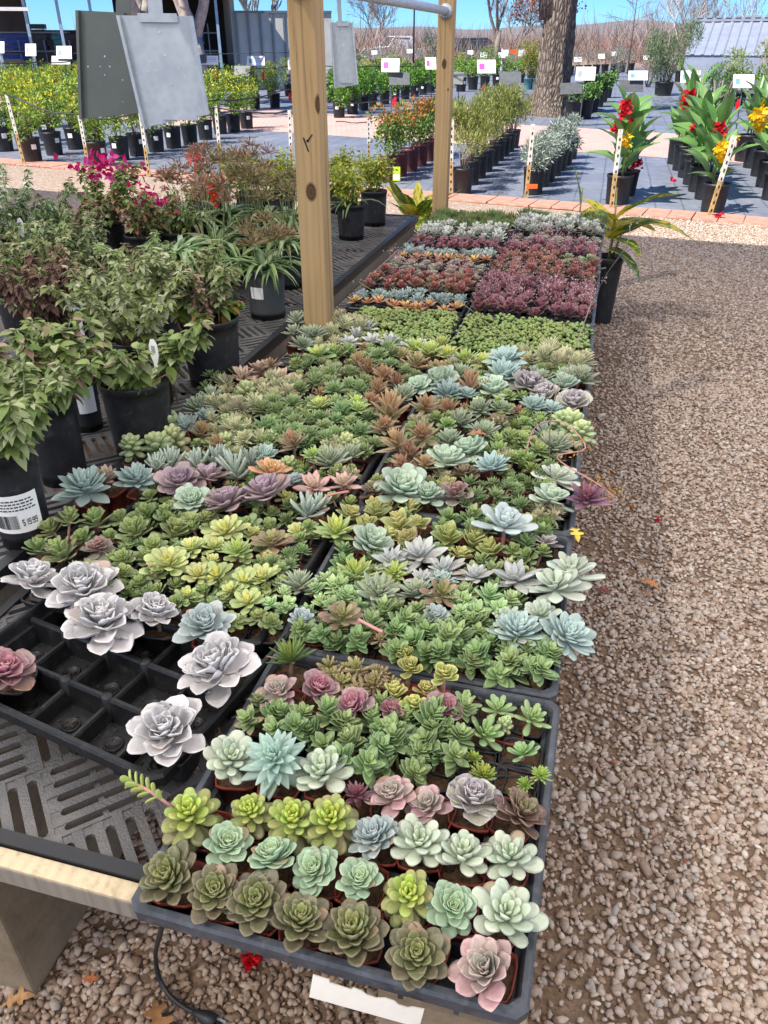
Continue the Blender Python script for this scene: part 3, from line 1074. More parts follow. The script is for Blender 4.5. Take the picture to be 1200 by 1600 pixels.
TX0, TX1 = -0.421, 0.040
TS = 0.463
trays = []
def tray(label, cx, cy, w=TS - .004, l=TS - .004, rz=0.0, mat=None, **kw):
    t = thing('nursery_tray', label, 'tray', (cx, cy, RIM), rz)
    obj('tray_shell', tray_mesh('tray_shell', w, l, mat or M['tray_grey'], **kw), t)
    return t
cxr = (TX0 + TX1) / 2
rown = ['front corner tray on the gravel side, overhanging the bench end', 'second tray along the gravel side, full of green stacked-leaf crassulas',
        'third tray along the gravel side, with copper and mint rosettes', 'fourth tray along the gravel side, with teal and lilac rosettes',
        'tray of green bead sedum plugs bordering the gravel path', 'tray of maroon kalanchoe with pinkish flowers by the gravel path',
        'tray of bronze and reddish leafy succulents on the gravel side', 'tray of pale silvery and maroon succulents on the gravel side',
        'last tray on the gravel side, edged by dark green spiky tufts']
for i in range(9):
    tray('black ' + rown[i], cxr + random.uniform(-.003, .003), 0.42 + TS * (i + .5), rz=R(random.uniform(-.5, .5)), mat=M['tray_grey'], nx=7, ny=7, ribh=0.03)

# half empty tray, turned a little
cor = P(246, 1222, RIM)
ang = R(-11.5)
ex, ey = Vector((math.cos(ang), math.sin(ang), 0)), Vector((-math.sin(ang), math.cos(ang), 0))
hc = cor - ex * 0.225 + ey * 0.225
HT = thing('nursery_tray', 'half-empty black tray with bare square cells and white rosettes', 'tray', (hc.x, hc.y, RIM), ang)
obj('tray_shell', tray_mesh('tray_shell', 0.45, 0.45, M['tray'], h=0.056, nx=1, ny=1, rim=0.011), HT)
# cell walls: thick hollow ribs with saddles, and drain rings on the floor
def cell_ribs():
    n = 5
    iw = 0.428
    cw = iw / n
    b = MB()
    def rib(p0, p1, h, t0=0.0085, t1=0.0045):
        p0, p1 = Vector(p0), Vector(p1)
        d = (p1 - p0).normalized(); s = Vector((-d.y, d.x, 0))
        z0, z1 = -0.053, -0.053 + h
        prof = [(-t0, z0), (-t1 * 1.15, z1 - 0.004), (-t1 * .6, z1), (t1 * .6, z1), (t1 * 1.15, z1 - 0.004), (t0, z0)]
        vs = [p0 + s * a + Vector((0, 0, z)) for a, z in prof] + [p1 + s * a + Vector((0, 0, z)) for a, z in prof]
        k = len(prof)
        b.add(vs, [(i, i + 1, k + i + 1, k + i) for i in range(k - 1)] + [tuple(range(k - 1, -1, -1)), tuple(range(k, 2 * k))])
    for j in range(1, n):
        y = -iw / 2 + cw * j
        for i in range(n):
            x = -iw / 2 + cw * i
            rib((x + .004, y, 0), (x + cw - .004, y, 0), 0.044)
        for i in range(1, n):
            x = -iw / 2 + cw * i
            Mx = Matrix.Translation((x, y, 0))
            b.lathe([(0.013, -0.053), (0.0095, -0.008), (0.006, -0.006), (0.0001, -0.006)], 10, Mx)
    for i in range(1, n):
        x = -iw / 2 + cw * i
        for j in range(n):
            y = -iw / 2 + cw * j
            rib((x, y + .004, 0), (x, y + cw - .004, 0), 0.030, 0.0075, 0.004)
    return b.mesh('cell_wall', M['tray'])
obj('cell_wall', cell_ribs(), HT, kind='stuff')
dr = MB(); dr.lathe([(0.0155, 0), (0.0150, 0.0035), (0.0125, 0.0035), (0.0120, 0.0005), (0.0001, 0.0005)], 16)
drm = dr.mesh('drain_ring', M['tray'])
for i in range(5):
    for j in range(5):
        obj('drain_ring', drm, HT, loc=((i - 2) * 0.0856, (j - 2) * 0.0856, -0.0518))
# spilled compost crumbs in the empty cells
def crumbs():
    n = 900
    oc = np.array([(1, 0, 0), (0, 1, 0), (-1, 0, 0), (0, -1, 0), (0, 0, 1), (0, 0, -1)], float)
    of = np.array([0, 1, 4, 1, 2, 4, 2, 3, 4, 3, 0, 4, 1, 0, 5, 2, 1, 5, 3, 2, 5, 0, 3, 5])
    cc = rng.integers(0, 25, n)
    p = np.stack([(cc % 5 - 2) * .0856, (cc // 5 - 2) * .0856], 1) + rng.normal(0, .016, (n, 2)).clip(-.033, .033)
    s = rng.uniform(.0008, .0026, n)
    V = oc[None] * s[:, None, None] * rng.uniform(.6, 1.3, (n, 6, 1))
    V[:, :, 0] += p[:, None, 0]; V[:, :, 1] += p[:, None, 1]; V[:, :, 2] += -.0505
    return mesh_np('soil_crumbs', V.reshape(-1, 3), (np.arange(n)[:, None] * 6 + of[None]).ravel(), np.full(n * 8, 3), M['soil'])
obj('soil_crumbs', crumbs(), HT, kind='stuff')
tray('black tray of yellow-green aeonium rosettes behind the half-empty tray', -0.665, P(300, 880, RIM).y + .05, w=0.455, rz=R(-2), mat=M['tray'])
l2y = P(300, 880, RIM).y + .05 + 0.463
tray('black tray of leafy dark green succulents beside the pot bench', -0.662, l2y + .005, w=0.455, rz=R(1), mat=M['tray'])
tray('black tray of mixed small succulents in front of the near post', -0.62, l2y + .47, w=0.38, l=0.30, mat=M['tray'])
sy0 = P(600, 545, RIM).y
tray('tray of fine green sedum plugs beside the near pine post', -0.612, sy0 + .20, w=0.375, l=0.40, mat=M['tray'], nx=6, ny=6)
lname = ['tray of yellow star, silver and bronze succulents behind the sedum', 'tray of dusty grey-pink succulents on the pot bench side',
         'tray of orange star and blue-grey succulents on the pot bench side', 'last tray on the pot bench side, by the far post']
for i in range(4):
    tray('black ' + lname[i], -0.648, sy0 + .405 + TS * (i + .5), w=0.44, mat=M['tray'], ribh=0.03)
LY0 = sy0 + .405

# ================================================================== small pots
def small_pot(name, r, h, mat, sq=0.75):
    b = MB()
    b.lathe([(0.001, 0.0), (r * 0.78, 0.0), (r * 0.80, 0.002), (r * 0.97, h - .006), (r * 1.02, h - 0.006), (r * 1.03, h), (r * 0.97, h), (r * 0.93, h - 0.008)], 20, sq=sq)
    return b.mesh(name, mat)
def soil_disc(r, z, sq=0.75):
    b = MB(); b.disc(r * 0.955, z, 20, sq=sq, bump=0.004)
    return b.mesh('soil', M['soil'])
PH = 0.045
pots_ = {c: small_pot('pot', 0.0285, PH, M[c]) for c in ('pot_black', 'terracotta', 'pot_maroon')}
soil_ = soil_disc(0.0285, PH - 0.007)

# ================================================================== succulent leaves
PROF = {  # half-width along the leaf (t, w) and thickness (t, h)
    'spoon': ([(0, .34), (.25, .52), (.55, .92), (.75, 1.0), (.90, .74), (.965, .34), (1, 0)], 1.0),
    'round': ([(0, .40), (.25, .62), (.55, .95), (.75, 1.0), (.90, .80), (.97, .45), (1, 0)], 1.0),
    'point': ([(0, .62), (.25, .85), (.5, 1.0), (.7, .86), (.88, .46), (.96, .17), (1, 0)], 1.0),
    'lance': ([(0, .70), (.25, .95), (.45, 1.0), (.65, .80), (.84, .45), (.95, .17), (1, 0)], 1.0),
    'tear': ([(0, .40), (.25, .66), (.55, .95), (.75, 1.0), (.90, .76), (.97, .45), (1, 0)], 1.0),
    'finger': ([(0, .55), (.25, .80), (.5, 1.0), (.75, .97), (.92, .70), (.98, .38), (1, 0)], 1.0),
    'spike': ([(0, 1.0), (.25, .92), (.5, .75), (.7, .55), (.88, .28), (.96, .10), (1, 0)], 1.0),
    'cusp': ([(0, .46), (.20, .66), (.42, .87), (.60, .99), (.74, .98), (.86, .76), (.94, .42), (1, 0)], 1.0),
    'ovate': ([(0, .30), (.2, .80), (.4, 1.0), (.65, .86), (.85, .52), (.95, .2), (1, 0)], 1.0),
}

def leaf_arrays(prof, W, T, cup, bend, age, rs, wav=0.0, keel=0.0):
    """one succulent leaf of unit length along +X; returns verts, colour attr, face list"""
    pr = PROF[prof][0]
    Y = np.array([-1, -0.52, 0, 0.52, 1, 0.5, -0.5])
    EDGE = np.array([1, .30, 0, .30, 1, .35, .35])
    TOP = np.array([0.0, .62, .78, .62, 0.0, -0.86, -0.86])
    vs, cs = [], []
    ph = rs.uniform(0, 6.28)
    for (t, w) in pr[:-1]:
        hw = W * 0.5 * w
        th = T * 0.5 * (0.55 + 0.45 * min(1, t * 3)) * (1 - max(0, t - 0.72) ** 1.5 * 4.2)
        zc = bend * t * t + wav * math.sin(t * 9 + ph) * 0.5
        for y, e, tp in zip(Y, EDGE, TOP):
            yy = y * hw
            z = zc + cup * (y * y) * w * W * (0.3 + t) + tp * th + (wav * math.sin(t * 14 + y * 2 + ph) * abs(y) if wav else 0) - (keel * th if tp < 0 else 0)
            vs.append((t, yy, z))
            cs.append((t, e + (max(0, t - .8) * 3) * (1 - e) , age))
    zc = bend + cup * 0.02
    vs.append((1.0, 0, zc))
    cs.append((1, 1, age))
    fs = []
    k = 7
    m = len(pr) - 1
    for i in range(m - 1):
        for j in range(k):
            fs.append((i * k + j, (i + 1) * k + j, (i + 1) * k + (j + 1) % k, i * k + (j + 1) % k))
    for j in range(k):
        fs.append(((m - 1) * k + j, m * k, (m - 1) * k + (j + 1) % k))
    return np.array(vs), np.array(cs), fs

KIND = {}
def kind(name, desc, n, prof, W, T, cup, bend, e0, e1, stem, r0, mat, li=0.35, lq=0.8, ep=1.0, pot='terracotta', mode='spiral', cat='succulent', wav=0.0, roll=0.0, top=0.0, keel=0.0, zc=0.02):
    KIND[name] = dict(name=name, desc=desc, n=n, prof=prof, W=W, T=T, cup=cup, bend=bend, e0=e0, e1=e1, stem=stem, r0=r0, mat=mat, li=li, lq=lq, ep=ep, pot=pot, mode=mode, cat=cat, wav=wav, roll=roll, top=top, keel=keel, zc=zc)

kind('white', 'powdery white rosette with frilled pale edges', 40, 'cusp', 0.62, .06, 0.24, .10, 78, -4, .50, .05, leafmat('leaf_white', sat=0.6, inner='#b3b1b3', mid='#b5b1b3', outer='#c6bdb9', edge='#f3f0f0', ea=1.0, ep=4, rough=.75, mott=.05), wav=.026, pot='pot_black', zc=.045)
kind('olive', 'dark olive rosette with pointed mottled leaves', 46, 'cusp', 0.54, .15, .16, .12, 74, 4, .42, .04, leafmat('leaf_olive', '#8a9852', '#6b7447', '#625f42', '#968f6e', .45, 6, '#7a5040', .2, 8, rough=.42, mott=.2, spots=.25), pot='terracotta', keel=.3)
kind('mint', 'mint green tightly packed rosette', 48, 'cusp', 0.62, .12, 0.18, .10, 76, 6, .40, .04, leafmat('leaf_mint', sat=0.78, inner='#a6c886', mid='#95bb8c', outer='#8eb08a', edge='#bcdab2', ea=.4, ep=5, rough=.55, mott=.06))
kind('lime', 'lime topped sedum with chubby drooping olive leaves', 46, 'tear', .50, .24, .08, .10, 72, -38, 1.25, .05, leafmat('leaf_lime', '#a9c43a', '#93a450', '#8a8856', '#b6c474', .2, 4, rough=.5, mott=.08), li=.42, lq=.6, top=.0)
kind('pale', 'pale grey-green rosette of thick spoon leaves', 28, 'tear', 0.52, .20, .10, .08, 72, 4, .42, .05, leafmat('leaf_pale', sat=0.8, inner='#b4caa2', mid='#adc0a0', outer='#b8c2a8', edge='#c9d8c4', ea=.25, ep=4, rough=.6, mott=.06), keel=.2)
kind('bluetall', 'tall blue-green rosette of many pointed leaves', 56, 'lance', .38, .13, .10, .08, 80, -22, 1.15, .05, leafmat('leaf_bluetall', sat=0.66, inner='#a3cfb8', mid='#93bfac', outer='#8eb2a0', edge='#bcdccf', ea=.25, ep=4, rough=.6, mott=.05), li=.5, lq=.7)
kind('pinkedge', 'grey-green rosette with dusty pink outer leaves', 30, 'cusp', 0.62, .10, 0.22, .08, 74, 4, .40, .05, leafmat('leaf_pinkedge', sat=0.75, inner='#93a88c', mid='#9fa48f', outer='#b98d86', edge='#d7a9a4', ea=.55, ep=4, tip='#d69a94', ta=.4, tp=4, rough=.5, mott=.12))
kind('greylilac', 'grey-lilac cabbage-like rosette with pale rims', 30, 'round', .86, .06, .26, .06, 76, 4, .42, .04, leafmat('leaf_greylilac', '#a99fa4', '#aba1a3', '#b2b39a', '#d9d0d2', .75, 5, rough=.65, mott=.1), wav=.015)
kind('bronzeolive', 'brownish bronze rosette with pointed leaves', 32, 'cusp', .52, .10, .22, .06, 70, 8, .40, .05, leafmat('leaf_bronzeolive', '#85855a', '#7d6c54', '#6d5849', '#a98d75', .4, 5, rough=.45, mott=.18))
kind('maroon', 'deep maroon rosette with narrow leaves', 26, 'lance', .36, .12, .14, .06, 66, 4, .5, .05, leafmat('leaf_maroon', '#8f4c58', '#7c4350', '#85606a', '#a7747c', .35, 4, rough=.45, mott=.14), pot='pot_black')
kind('rosered', 'small rose-red rosette over grey outer leaves', 32, 'round', .80, .08, .26, .06, 74, 4, .42, .04, leafmat('leaf_rosered', '#c8848a', '#ad6a74', '#9a8a84', '#d39aa0', .5, 4, rough=.45, mott=.12))
kind('blue', 'powder blue-green rosette of pointed leaves', 54, 'cusp', 0.4, .13, .12, .10, 74, 2, .45, .05, leafmat('leaf_blue', sat=0.55, inner='#a4cfc4', mid='#92beb3', outer='#8bafa5', edge='#bfdcd6', ea=.3, ep=5, rough=.65, mott=.05))
kind('bluegrey', 'pale blue-grey rosette of small cupped leaves', 54, 'cusp', 0.5, .11, .20, .10, 76, 4, .42, .04, leafmat('leaf_bluegrey', sat=0.75, inner='#a9bcbc', mid='#9db2b2', outer='#a3b0ac', edge='#c3d0d0', ea=.5, ep=5, rough=.7, mott=.06))
kind('star', 'chalky grey star-shaped loose rosette', 17, 'ovate', .46, .10, .14, .06, 62, 0, .40, .05, leafmat('leaf_star', sat=0.7, inner='#b9bfbb', mid='#b6b8b2', outer='#b2b3a6', edge='#ccd0cc', ea=.4, ep=4, rough=.7, mott=.07), li=.42, pot='pot_black')
kind('palebig', 'large pale celadon rosette with broad flat leaves', 24, 'spoon', 0.48, .14, .12, .04, 60, 0, .40, .05, leafmat('leaf_palebig', '#b4c4a9', '#b2c0aa', '#b5bfae', '#d0d9c8', .35, 4, rough=.65, mott=.06), pot='pot_black', zc=.04)
kind('yellowedge', 'yellow-edged green crassula with cupped leaves', 18, 'ovate', .62, .10, .24, .06, 66, 14, .85, .04, leafmat('leaf_yellowedge', '#b9bd60', '#9dad5a', '#8aa059', '#d2cd84', .7, 3, rough=.5, mott=.1), li=.45, mode='pairs')
kind('aeonium', 'yellow-green spoon-leaved aeonium rosette', 28, 'spoon', 0.46, .09, .12, .05, 66, -2, .35, .05, leafmat('leaf_aeonium', '#ced066', '#bcc97a', '#adbd72', '#c8cd90', .35, 4, rough=.5, mott=.1), li=.34, pot='pot_black')
kind('aeoniumstar', 'green aeonium with bright yellow centre', 22, 'spoon', 0.5, .08, .12, .05, 62, -2, .32, .05, leafmat('leaf_aeoniumstar', '#d8d44e', '#a0b766', '#86a364', '#b5c48c', .3, 4, rough=.5, mott=.1), li=.3, pot='pot_black')
kind('leafy', 'loose leafy green succulent with spoon leaves', 24, 'spoon', 0.56, .09, .14, .08, 68, 6, 0.95, .05, leafmat('leaf_leafy', sat=0.9, inner='#a0b65e', mid='#8ca65c', outer='#859b66', edge='#a6b57c', ea=.3, ep=4, rough=.5, mott=.14), li=.4, pot='pot_black')
kind('purple', 'dusty purple rosette of broad thick leaves', 30, 'round', .60, .11, .16, .08, 74, 2, .42, .05, leafmat('leaf_purple', '#ad93a1', '#a1898f', '#a8938d', '#c6aeb6', .35, 5, rough=.6, mott=.09), zc=.045)
kind('copper', 'copper brown felted rosette on a tall stem', 22, 'lance', .36, .12, .16, .10, 72, 6, 1.0, .05, leafmat('leaf_copper', sat=0.85, inner='#b98d48', mid='#a88450', outer='#8f8862', edge='#b99a6c', ea=.3, ep=4, rough=.75, mott=.14), li=.5, zc=.05)
kind('finger', 'silvery succulent with long finger leaves', 20, 'finger', .20, .17, .0, .18, 74, 22, .9, .05, leafmat('leaf_finger', sat=0.7, inner='#b4c8b0', mid='#a9bda8', outer='#a3b4a0', rough=.65, mott=.06), li=.6, zc=.03)
kind('spiky', 'bright green spiky grass-like succulent tuft', 44, 'spike', .17, .10, .05, .08, 82, 16, .35, .04, leafmat('leaf_spiky', '#8ea84a', '#6b8b42', '#5e7d42', rough=.45, mott=.1), li=.6, pot='pot_black')
kind('limestar', 'bright lime green open rosette', 34, 'lance', .40, .13, .12, .08, 72, 6, .45, .05, leafmat('leaf_limestar', '#bcd04e', '#a5be62', '#96ab68', '#ccd68c', .3, 4, rough=.5, mott=.08))
kind('orange', 'orange and yellow sunset-coloured rosette', 32, 'tear', .44, .15, .10, .08, 72, 4, .42, .05, leafmat('leaf_orange', '#cfae56', '#ccb163', '#c59268', '#d8a070', .3, 4, '#d08a62', .5, 4, rough=.5, mott=.1), zc=.05)
kind('palepink', 'cream rosette with pink leaf tips', 24, 'point', .44, .14, .12, .08, 72, 8, .42, .05, leafmat('leaf_palepink', '#c6c79e', '#bdb394', '#b99c8a', tip='#cf8f86', ta=.7, tp=4, rough=.5, mott=.08), zc=.04)
kind('paleblue', 'chalky pale blue rosette raised on a stalk', 26, 'tear', .46, .18, .12, .10, 74, 6, .42, .05, leafmat('leaf_paleblue', sat=0.7, inner='#bfd2cf', mid='#b4c9c6', outer='#b2c2bc', rough=.7, mott=.05), zc=.085)
kind('ruffle', 'ruffled reddish brown and grey rosette', 26, 'round', .72, .08, .20, .04, 72, -20, .9, .05, leafmat('leaf_ruffle', '#9f6a5e', '#90786c', '#86907c', '#b3a396', .5, 4, rough=.5, mott=.14), wav=.04)
kind('whiterim', 'small dark rosette with crisp white rims', 22, 'point', .60, .09, .22, .08, 74, 6, .42, .05, leafmat('leaf_whiterim', '#8d8b86', '#857b78', '#7b6c6b', '#dcd3d2', .95, 5, rough=.5, mott=.1), pot='pot_black')
kind('smallgreen', 'small fresh green rosette alone in a black pot', 20, 'tear', .38, .16, .08, .08, 70, 8, .45, .05, leafmat('leaf_smallgreen', '#9abf6e', '#82a864', '#7a9a62', '#a8c48c', .3, 4, rough=.45, mott=.07), pot='pot_black', zc=.0)
kind('tuft', 'tiny lime tuft with fine needle leaves', 70, 'finger', .20, .13, .04, .12, 84, 2, .45, .04, leafmat('leaf_tuft', '#b6cf4a', '#92b248', '#8aa650', rough=.5, mott=.08), pot='pot_black', li=.55, zc=.0)
kind('varieg', 'variegated green crassula with yellow margins', 18, 'round', .74, .10, .26, .06, 66, 8, .8, .04, leafmat('leaf_varieg', '#95a050', '#7f9350', '#86964f', '#dfd676', .95, 2.5, rough=.5, mott=.12), li=.45, mode='pairs', zc=.025)
kind('sprawl', 'sprawling olive sedum with glossy bean-shaped leaves', 18, 'tear', .36, .20, .06, .10, 66, -10, .8, .05, leafmat('leaf_sprawl', '#a8a65e', '#8f8f52', '#8b7a5a', '#b2a97c', .3, 4, '#b87a5c', .4, 5, rough=.4, mott=.12), pot='pot_black')
kind('bronze', 'bronze and green aeonium-like rosette', 22, 'spoon', .42, .10, .12, .05, 68, 4, .5, .05, leafmat('leaf_bronze', '#9aa858', '#8f9058', '#8a7a5a', '#b08d72', .4, 4, '#a8705c', .4, 4, rough=.45, mott=.12), zc=.035)
kind('darkgreen', 'dark green rosette of pointed leaves', 38, 'lance', 0.44, .12, .12, .08, 74, 2, .8, .05, leafmat('leaf_darkgreen', sat=0.86, inner='#9ab56a', mid='#7c9c58', outer='#6d8c50', edge='#a3b883', ea=.3, ep=4, rough=.48, mott=.1), pot='pot_black', li=.45)
kind('greygreen', 'grey-green rosette of slender leaves', 42, 'lance', .38, .13, .12, .10, 76, 6, .6, .05, leafmat('leaf_greygreen', sat=0.82, inner='#a9b78a', mid='#95a682', outer='#8c9c7e', edge='#bcc6aa', ea=.3, ep=4, rough=.6, mott=.08))
kind('mintbig', 'broad mint rosette with thick rounded leaves', 34, 'round', 0.54, .16, .16, .10, 74, 4, .42, .05, leafmat('leaf_mintbig', sat=0.75, inner='#aecca0', mid='#a3c3a0', outer='#a5bc9f', edge='#c9dcc2', ea=.4, ep=4, rough=.6, mott=.05))
kind('teal', 'small teal rosette', 40, 'point', .46, .13, .14, .10, 76, 4, .42, .05, leafmat('leaf_teal', sat=0.52, inner='#9ccabb', mid='#86b8ad', outer='#7fa79c', edge='#b6d8cc', ea=.3, ep=4, rough=.6, mott=.05))
kind('bead', 'trailing pale green bead-like succulent', 26, 'tear', .60, .45, .0, .0, 70, -25, 1.4, .04, leafmat('leaf_bead', '#bccb8a', '#9fb57e', '#95aa7c', rough=.5, mott=.08), li=.6, lq=.5)
kind('jade', 'glossy green jade-like plant with oval leaves', 24, 'ovate', 0.56, .14, .10, .06, 66, 4, .85, .05, leafmat('leaf_jade', '#9cb858', '#7f9f54', '#76935a', '#a8b880', .3, 4, rough=.35, mott=.1), li=.45, pot='pot_black')
kind('haworthia', 'dark green clustered succulent with speckled wedge leaves', 20, 'lance', .34, .16, .06, .12, 66, 10, .35, .05, leafmat('leaf_haworthia', '#7f9a58', '#64834a', '#5b7648', '#9db083', .3, 4, rough=.4, mott=.14, spots=.0), pot='terracotta', li=.5)
kind('fluff', 'pale variegated succulent with small creamy leaves', 40, 'lance', .34, .10, .14, .06, 66, -5, 1.2, .05, leafmat('leaf_fluff', '#c6c690', '#a4ab76', '#93a072', '#dcd8b0', .7, 3, rough=.5, mott=.12), li=.6, lq=.5, mode='pairs', pot='pot_black')

CRASS = leafmat('leaf_crassula', sat=0.88, inner='#8fae62', mid='#6f9550', outer='#5f834c', edge='#9cb583', ea=.45, ep=4, rough=.45, mott=.14)
CRASSL = leafmat('leaf_crassula_light', '#b4d48c', '#9fc680', '#8fb577', '#cadfae', .4, 4, rough=.5, mott=.1)
kind('crassula', 'green crassula with stacked pointed leaf pairs', 22, 'ovate', .58, .10, .12, -.05, 64, 8, 1.35, .03, CRASS, li=.45, lq=.45, mode='pairs', pot='pot_black')
kind('crassulalight', 'light green crassula with stacked leaf pairs', 20, 'ovate', .62, .14, .10, .0, 64, 6, 1.1, .03, CRASSL, li=.45, lq=.45, mode='pairs', pot='pot_black')

_cache = {}
def leaf_mesh(kname, bucket, variant=0):
    key = ('leaf', kname, bucket, variant)
    if key not in _cache:
        K = KIND[kname]
        rs = random.Random(hash((kname, bucket, variant)) & 0xffff if False else (len(kname) * 97 + bucket * 13 + variant * 31))
        age = bucket / 3
        V, c, f = leaf_arrays(K['prof'], K['W'] * (1.04 - .10 * (1 - age)), K['T'] * (1.1 - .2 * age), K['cup'] * (1.5 - .8 * age), K['bend'] * (1.3 - .6 * age), age, rs, K['wav'], K['keel'])
        me = mesh_from('leaf', V, f, K['mat'], True, c, 'lf')
        _cache[key] = me
    return _cache[key]

def rosette_frames(K, rs):
    """(age, matrix) for every leaf of a rosette of radius about 1, centre at the origin"""
    out = []
    n = K['n']
    az0 = rs.uniform(0, 6.28)
    for i in range(n):
        a = i / (n - 1)
        if K['mode'] == 'spiral':
            az = az0 + i * 2.39996 + rs.uniform(-.2, .2)
        else:
            pr_ = i // 2
            az = az0 + (i % 2) * math.pi + pr_ * math.pi / 2 + rs.uniform(-.16, .16) + pr_ * 0.12
            a = (pr_ * 2) / (n - 1)
        e = K['e0'] + (K['e1'] - K['e0']) * a ** K['ep'] + rs.uniform(-8, 8) * (.3 + a)
        l = K['li'] + (1 - K['li']) * a ** K['lq']
        l *= rs.uniform(.86, 1.08)
        z = K['stem'] * 0.5 * (0.5 - a)
        rr = K['r0'] * (0.3 + a)
        Mx = Matrix.Translation((0, 0, z)) @ Matrix.Rotation(az, 4, 'Z') @ Matrix.Translation((rr, 0, 0)) @ Matrix.Rotation(-R(e), 4, 'Y') @ Matrix.Rotation(R(rs.uniform(-12, 12)), 4, 'X') @ Matrix.Scale(l * 0.95, 4)
        if a > .5 and rs.random() < .05:
            continue
        out.append((a, Mx))
    return out

def joined_rosette(kname, variant):
    key = ('ros', kname, variant)
    if key in _cache:
        return _cache[key]
    K = KIND[kname]
    rs = random.Random(variant * 17 + len(kname) * 5 + 3)
    Vs, Cs, Fs = [], [], []
    off = 0
    for a, Mx in rosette_frames(K, rs):
        V, c, f = leaf_arrays(K['prof'], K['W'] * rs.uniform(.92, 1.08), K['T'], K['cup'] * (1.5 - .8 * a), K['bend'] * (1.3 - .6 * a), a, rs, K['wav'], K['keel'])
        Mn = np.array(Mx)
        V = V @ Mn[:3, :3].T + Mn[:3, 3]
        Vs.append(V); Cs.append(c)
        Fs += [tuple(i + off for i in q) for q in f]
        off += len(V)
    me = mesh_from('rosette', np.concatenate(Vs), Fs, K['mat'], True, np.concatenate(Cs), 'lf')
    _cache[key] = me
    return me

stem_b = MB(); stem_b.tube([(0, 0, 0), (0.03, 0, 0.35), (-0.02, 0.02, 0.7), (0, 0, 1)], [.5, .46, .42, .4], 7)
stem_m = {k: stem_b.mesh('stem', M[k]) for k in ('stem_brown', 'stem_pink', 'stem_green')}

def succulent(kname, px, py, diam, label=None, heads=1, spread=0.0, tilt=None, zc=None, leaf_objects=None, scale_z=1.0, pot=None, az=None, tiltdir=None):
    K = KIND[kname]
    zc_ = (K['zc'] if zc is None else zc) * 0.48
    rs = random.Random(int(px * 31 + py * 17))
    if heads == 1 and kname in HEADS and not (py > 900 and leaf_objects):
        heads = HEADS[kname] - (rs.random() < .3)
        leaf_objects = False
    c = P(px, py, RIM + zc_ + 0.006)
    rad = diam * mpp(c) / 2 * (.88 if kname == 'white' else 1.0) * ((1.2 if py > 1040 else 1.22) if heads == 1 else 1.3)
    if heads > 1:
        hr = rad * (0.62 if heads > 2 else .72)
    else:
        hr = rad
    base = Vector((c.x, c.y + 0.012, RIM - 0.054))
    if c.x > -0.44:
        base.x = min(max(base.x, TX0 + 0.045), TX1 - 0.045)
        k_ = int((base.y - 0.42) / TS) if base.y > 0.42 else 0
        base.y = min(max(base.y, 0.42 + k_ * TS + 0.045), 0.42 + (k_ + 1) * TS - 0.045)
    lab = label
    root = thing('potted_' + NAME.get(kname, 'echeveria'), lab or '', K['cat'], base, 0)
    root['_k'] = kname
    pm = pot or K['pot']
    po = obj('pot', pots_[pm], root)
    po.rotation_euler = (0, 0, R(rs.uniform(-12, 12)))
    obj('soil', soil_, po)
    lo = leaf_objects if leaf_objects is not None else (diam >= 62 and py > 720 and heads == 1)
    cz = c.z - base.z
    for h in range(heads):
        if heads == 1:
            hx, hy, hz = c.x - base.x, c.y - base.y, cz
            tl = R(rs.uniform(2, 20)) if tilt is None else R(tilt)
            td = rs.uniform(0, 6.28) if tiltdir is None else tiltdir
        else:
            a = 6.28 * (h + rs.uniform(-.2, .2)) / heads + rs.uniform(0, 1)
            rr = rad * (0.55 + spread) * rs.uniform(.75, 1.1)
            if heads > 4 and h == 0:
                rr = 0
            hx, hy, hz = rr * math.cos(a), rr * math.sin(a), cz + rs.uniform(-.012, .012)
            tl = R(rs.uniform(8, 26))
            td = a
        sc = hr * rs.uniform(.95, 1.06) if heads > 1 else hr
        Mr = Matrix.Translation((hx, hy, hz)) @ Matrix.Rotation(td, 4, 'Z') @ Matrix.Rotation(tl, 4, 'Y') @ Matrix.Rotation(-td + rs.uniform(0, 6.28), 4, 'Z') @ Matrix.Diagonal((sc * rs.uniform(.9, 1.1), sc, sc * scale_z * rs.uniform(.85, 1.25), 1))
        if lo:
            for a, Ml in rosette_frames(K, rs):
                bk_ = min(3, int(a * 3.999))
                obj('leaf', leaf_mesh(kname, bk_, rs.randint(0, 1)), root, Mr @ Ml)
        else:
            obj('rosette' if heads == 1 else 'shoot', joined_rosette(kname, rs.randint(0, 4)), root, Mr)
        # stem down to the soil
        top = Vector((hx, hy, hz)); bot = Vector((hx * .35, hy * .35, PH - 0.008))
        ln = (top - bot).length
        if ln > 0.012:
            q = (top - bot).to_track_quat('Z', 'Y').to_matrix().to_4x4()
            w = 0.0042 if heads == 1 else 0.003
            sm = 'stem_green' if kname.startswith('crass') else ('stem_pink' if rs.random() < .4 else 'stem_brown')
            obj('stem', stem_m[sm], root, Matrix.Translation(bot) @ q @ Matrix.Diagonal((w * 2, w * 2, ln, 1)))
    return root

HEADS = dict(darkgreen=3, fluff=4, leafy=2, jade=3, haworthia=3)
NAME = dict(crassula='crassula', crassulalight='crassula', yellowedge='crassula', varieg='crassula', fluff='crassula', lime='sedum', sprawl='sedum', bead='sedum', tuft='sedum', limestar='sedum',
            leafy='leafy_succulent', jade='leafy_succulent', darkgreen='leafy_succulent', smallgreen='leafy_succulent', aeonium='aeonium', aeoniumstar='aeonium', bronze='aeonium', copper='kalanchoe',
            spiky='haworthia', haworthia='haworthia', finger='finger_succulent')
CAT = []
def S(k, *items, **kw):
    for it in items:
        d = dict(kw)
        if len(it) > 3:
            d.update(it[3] if isinstance(it[3], dict) else {'label': it[3]})
        CAT.append((k, it[0], it[1], it[2], d))

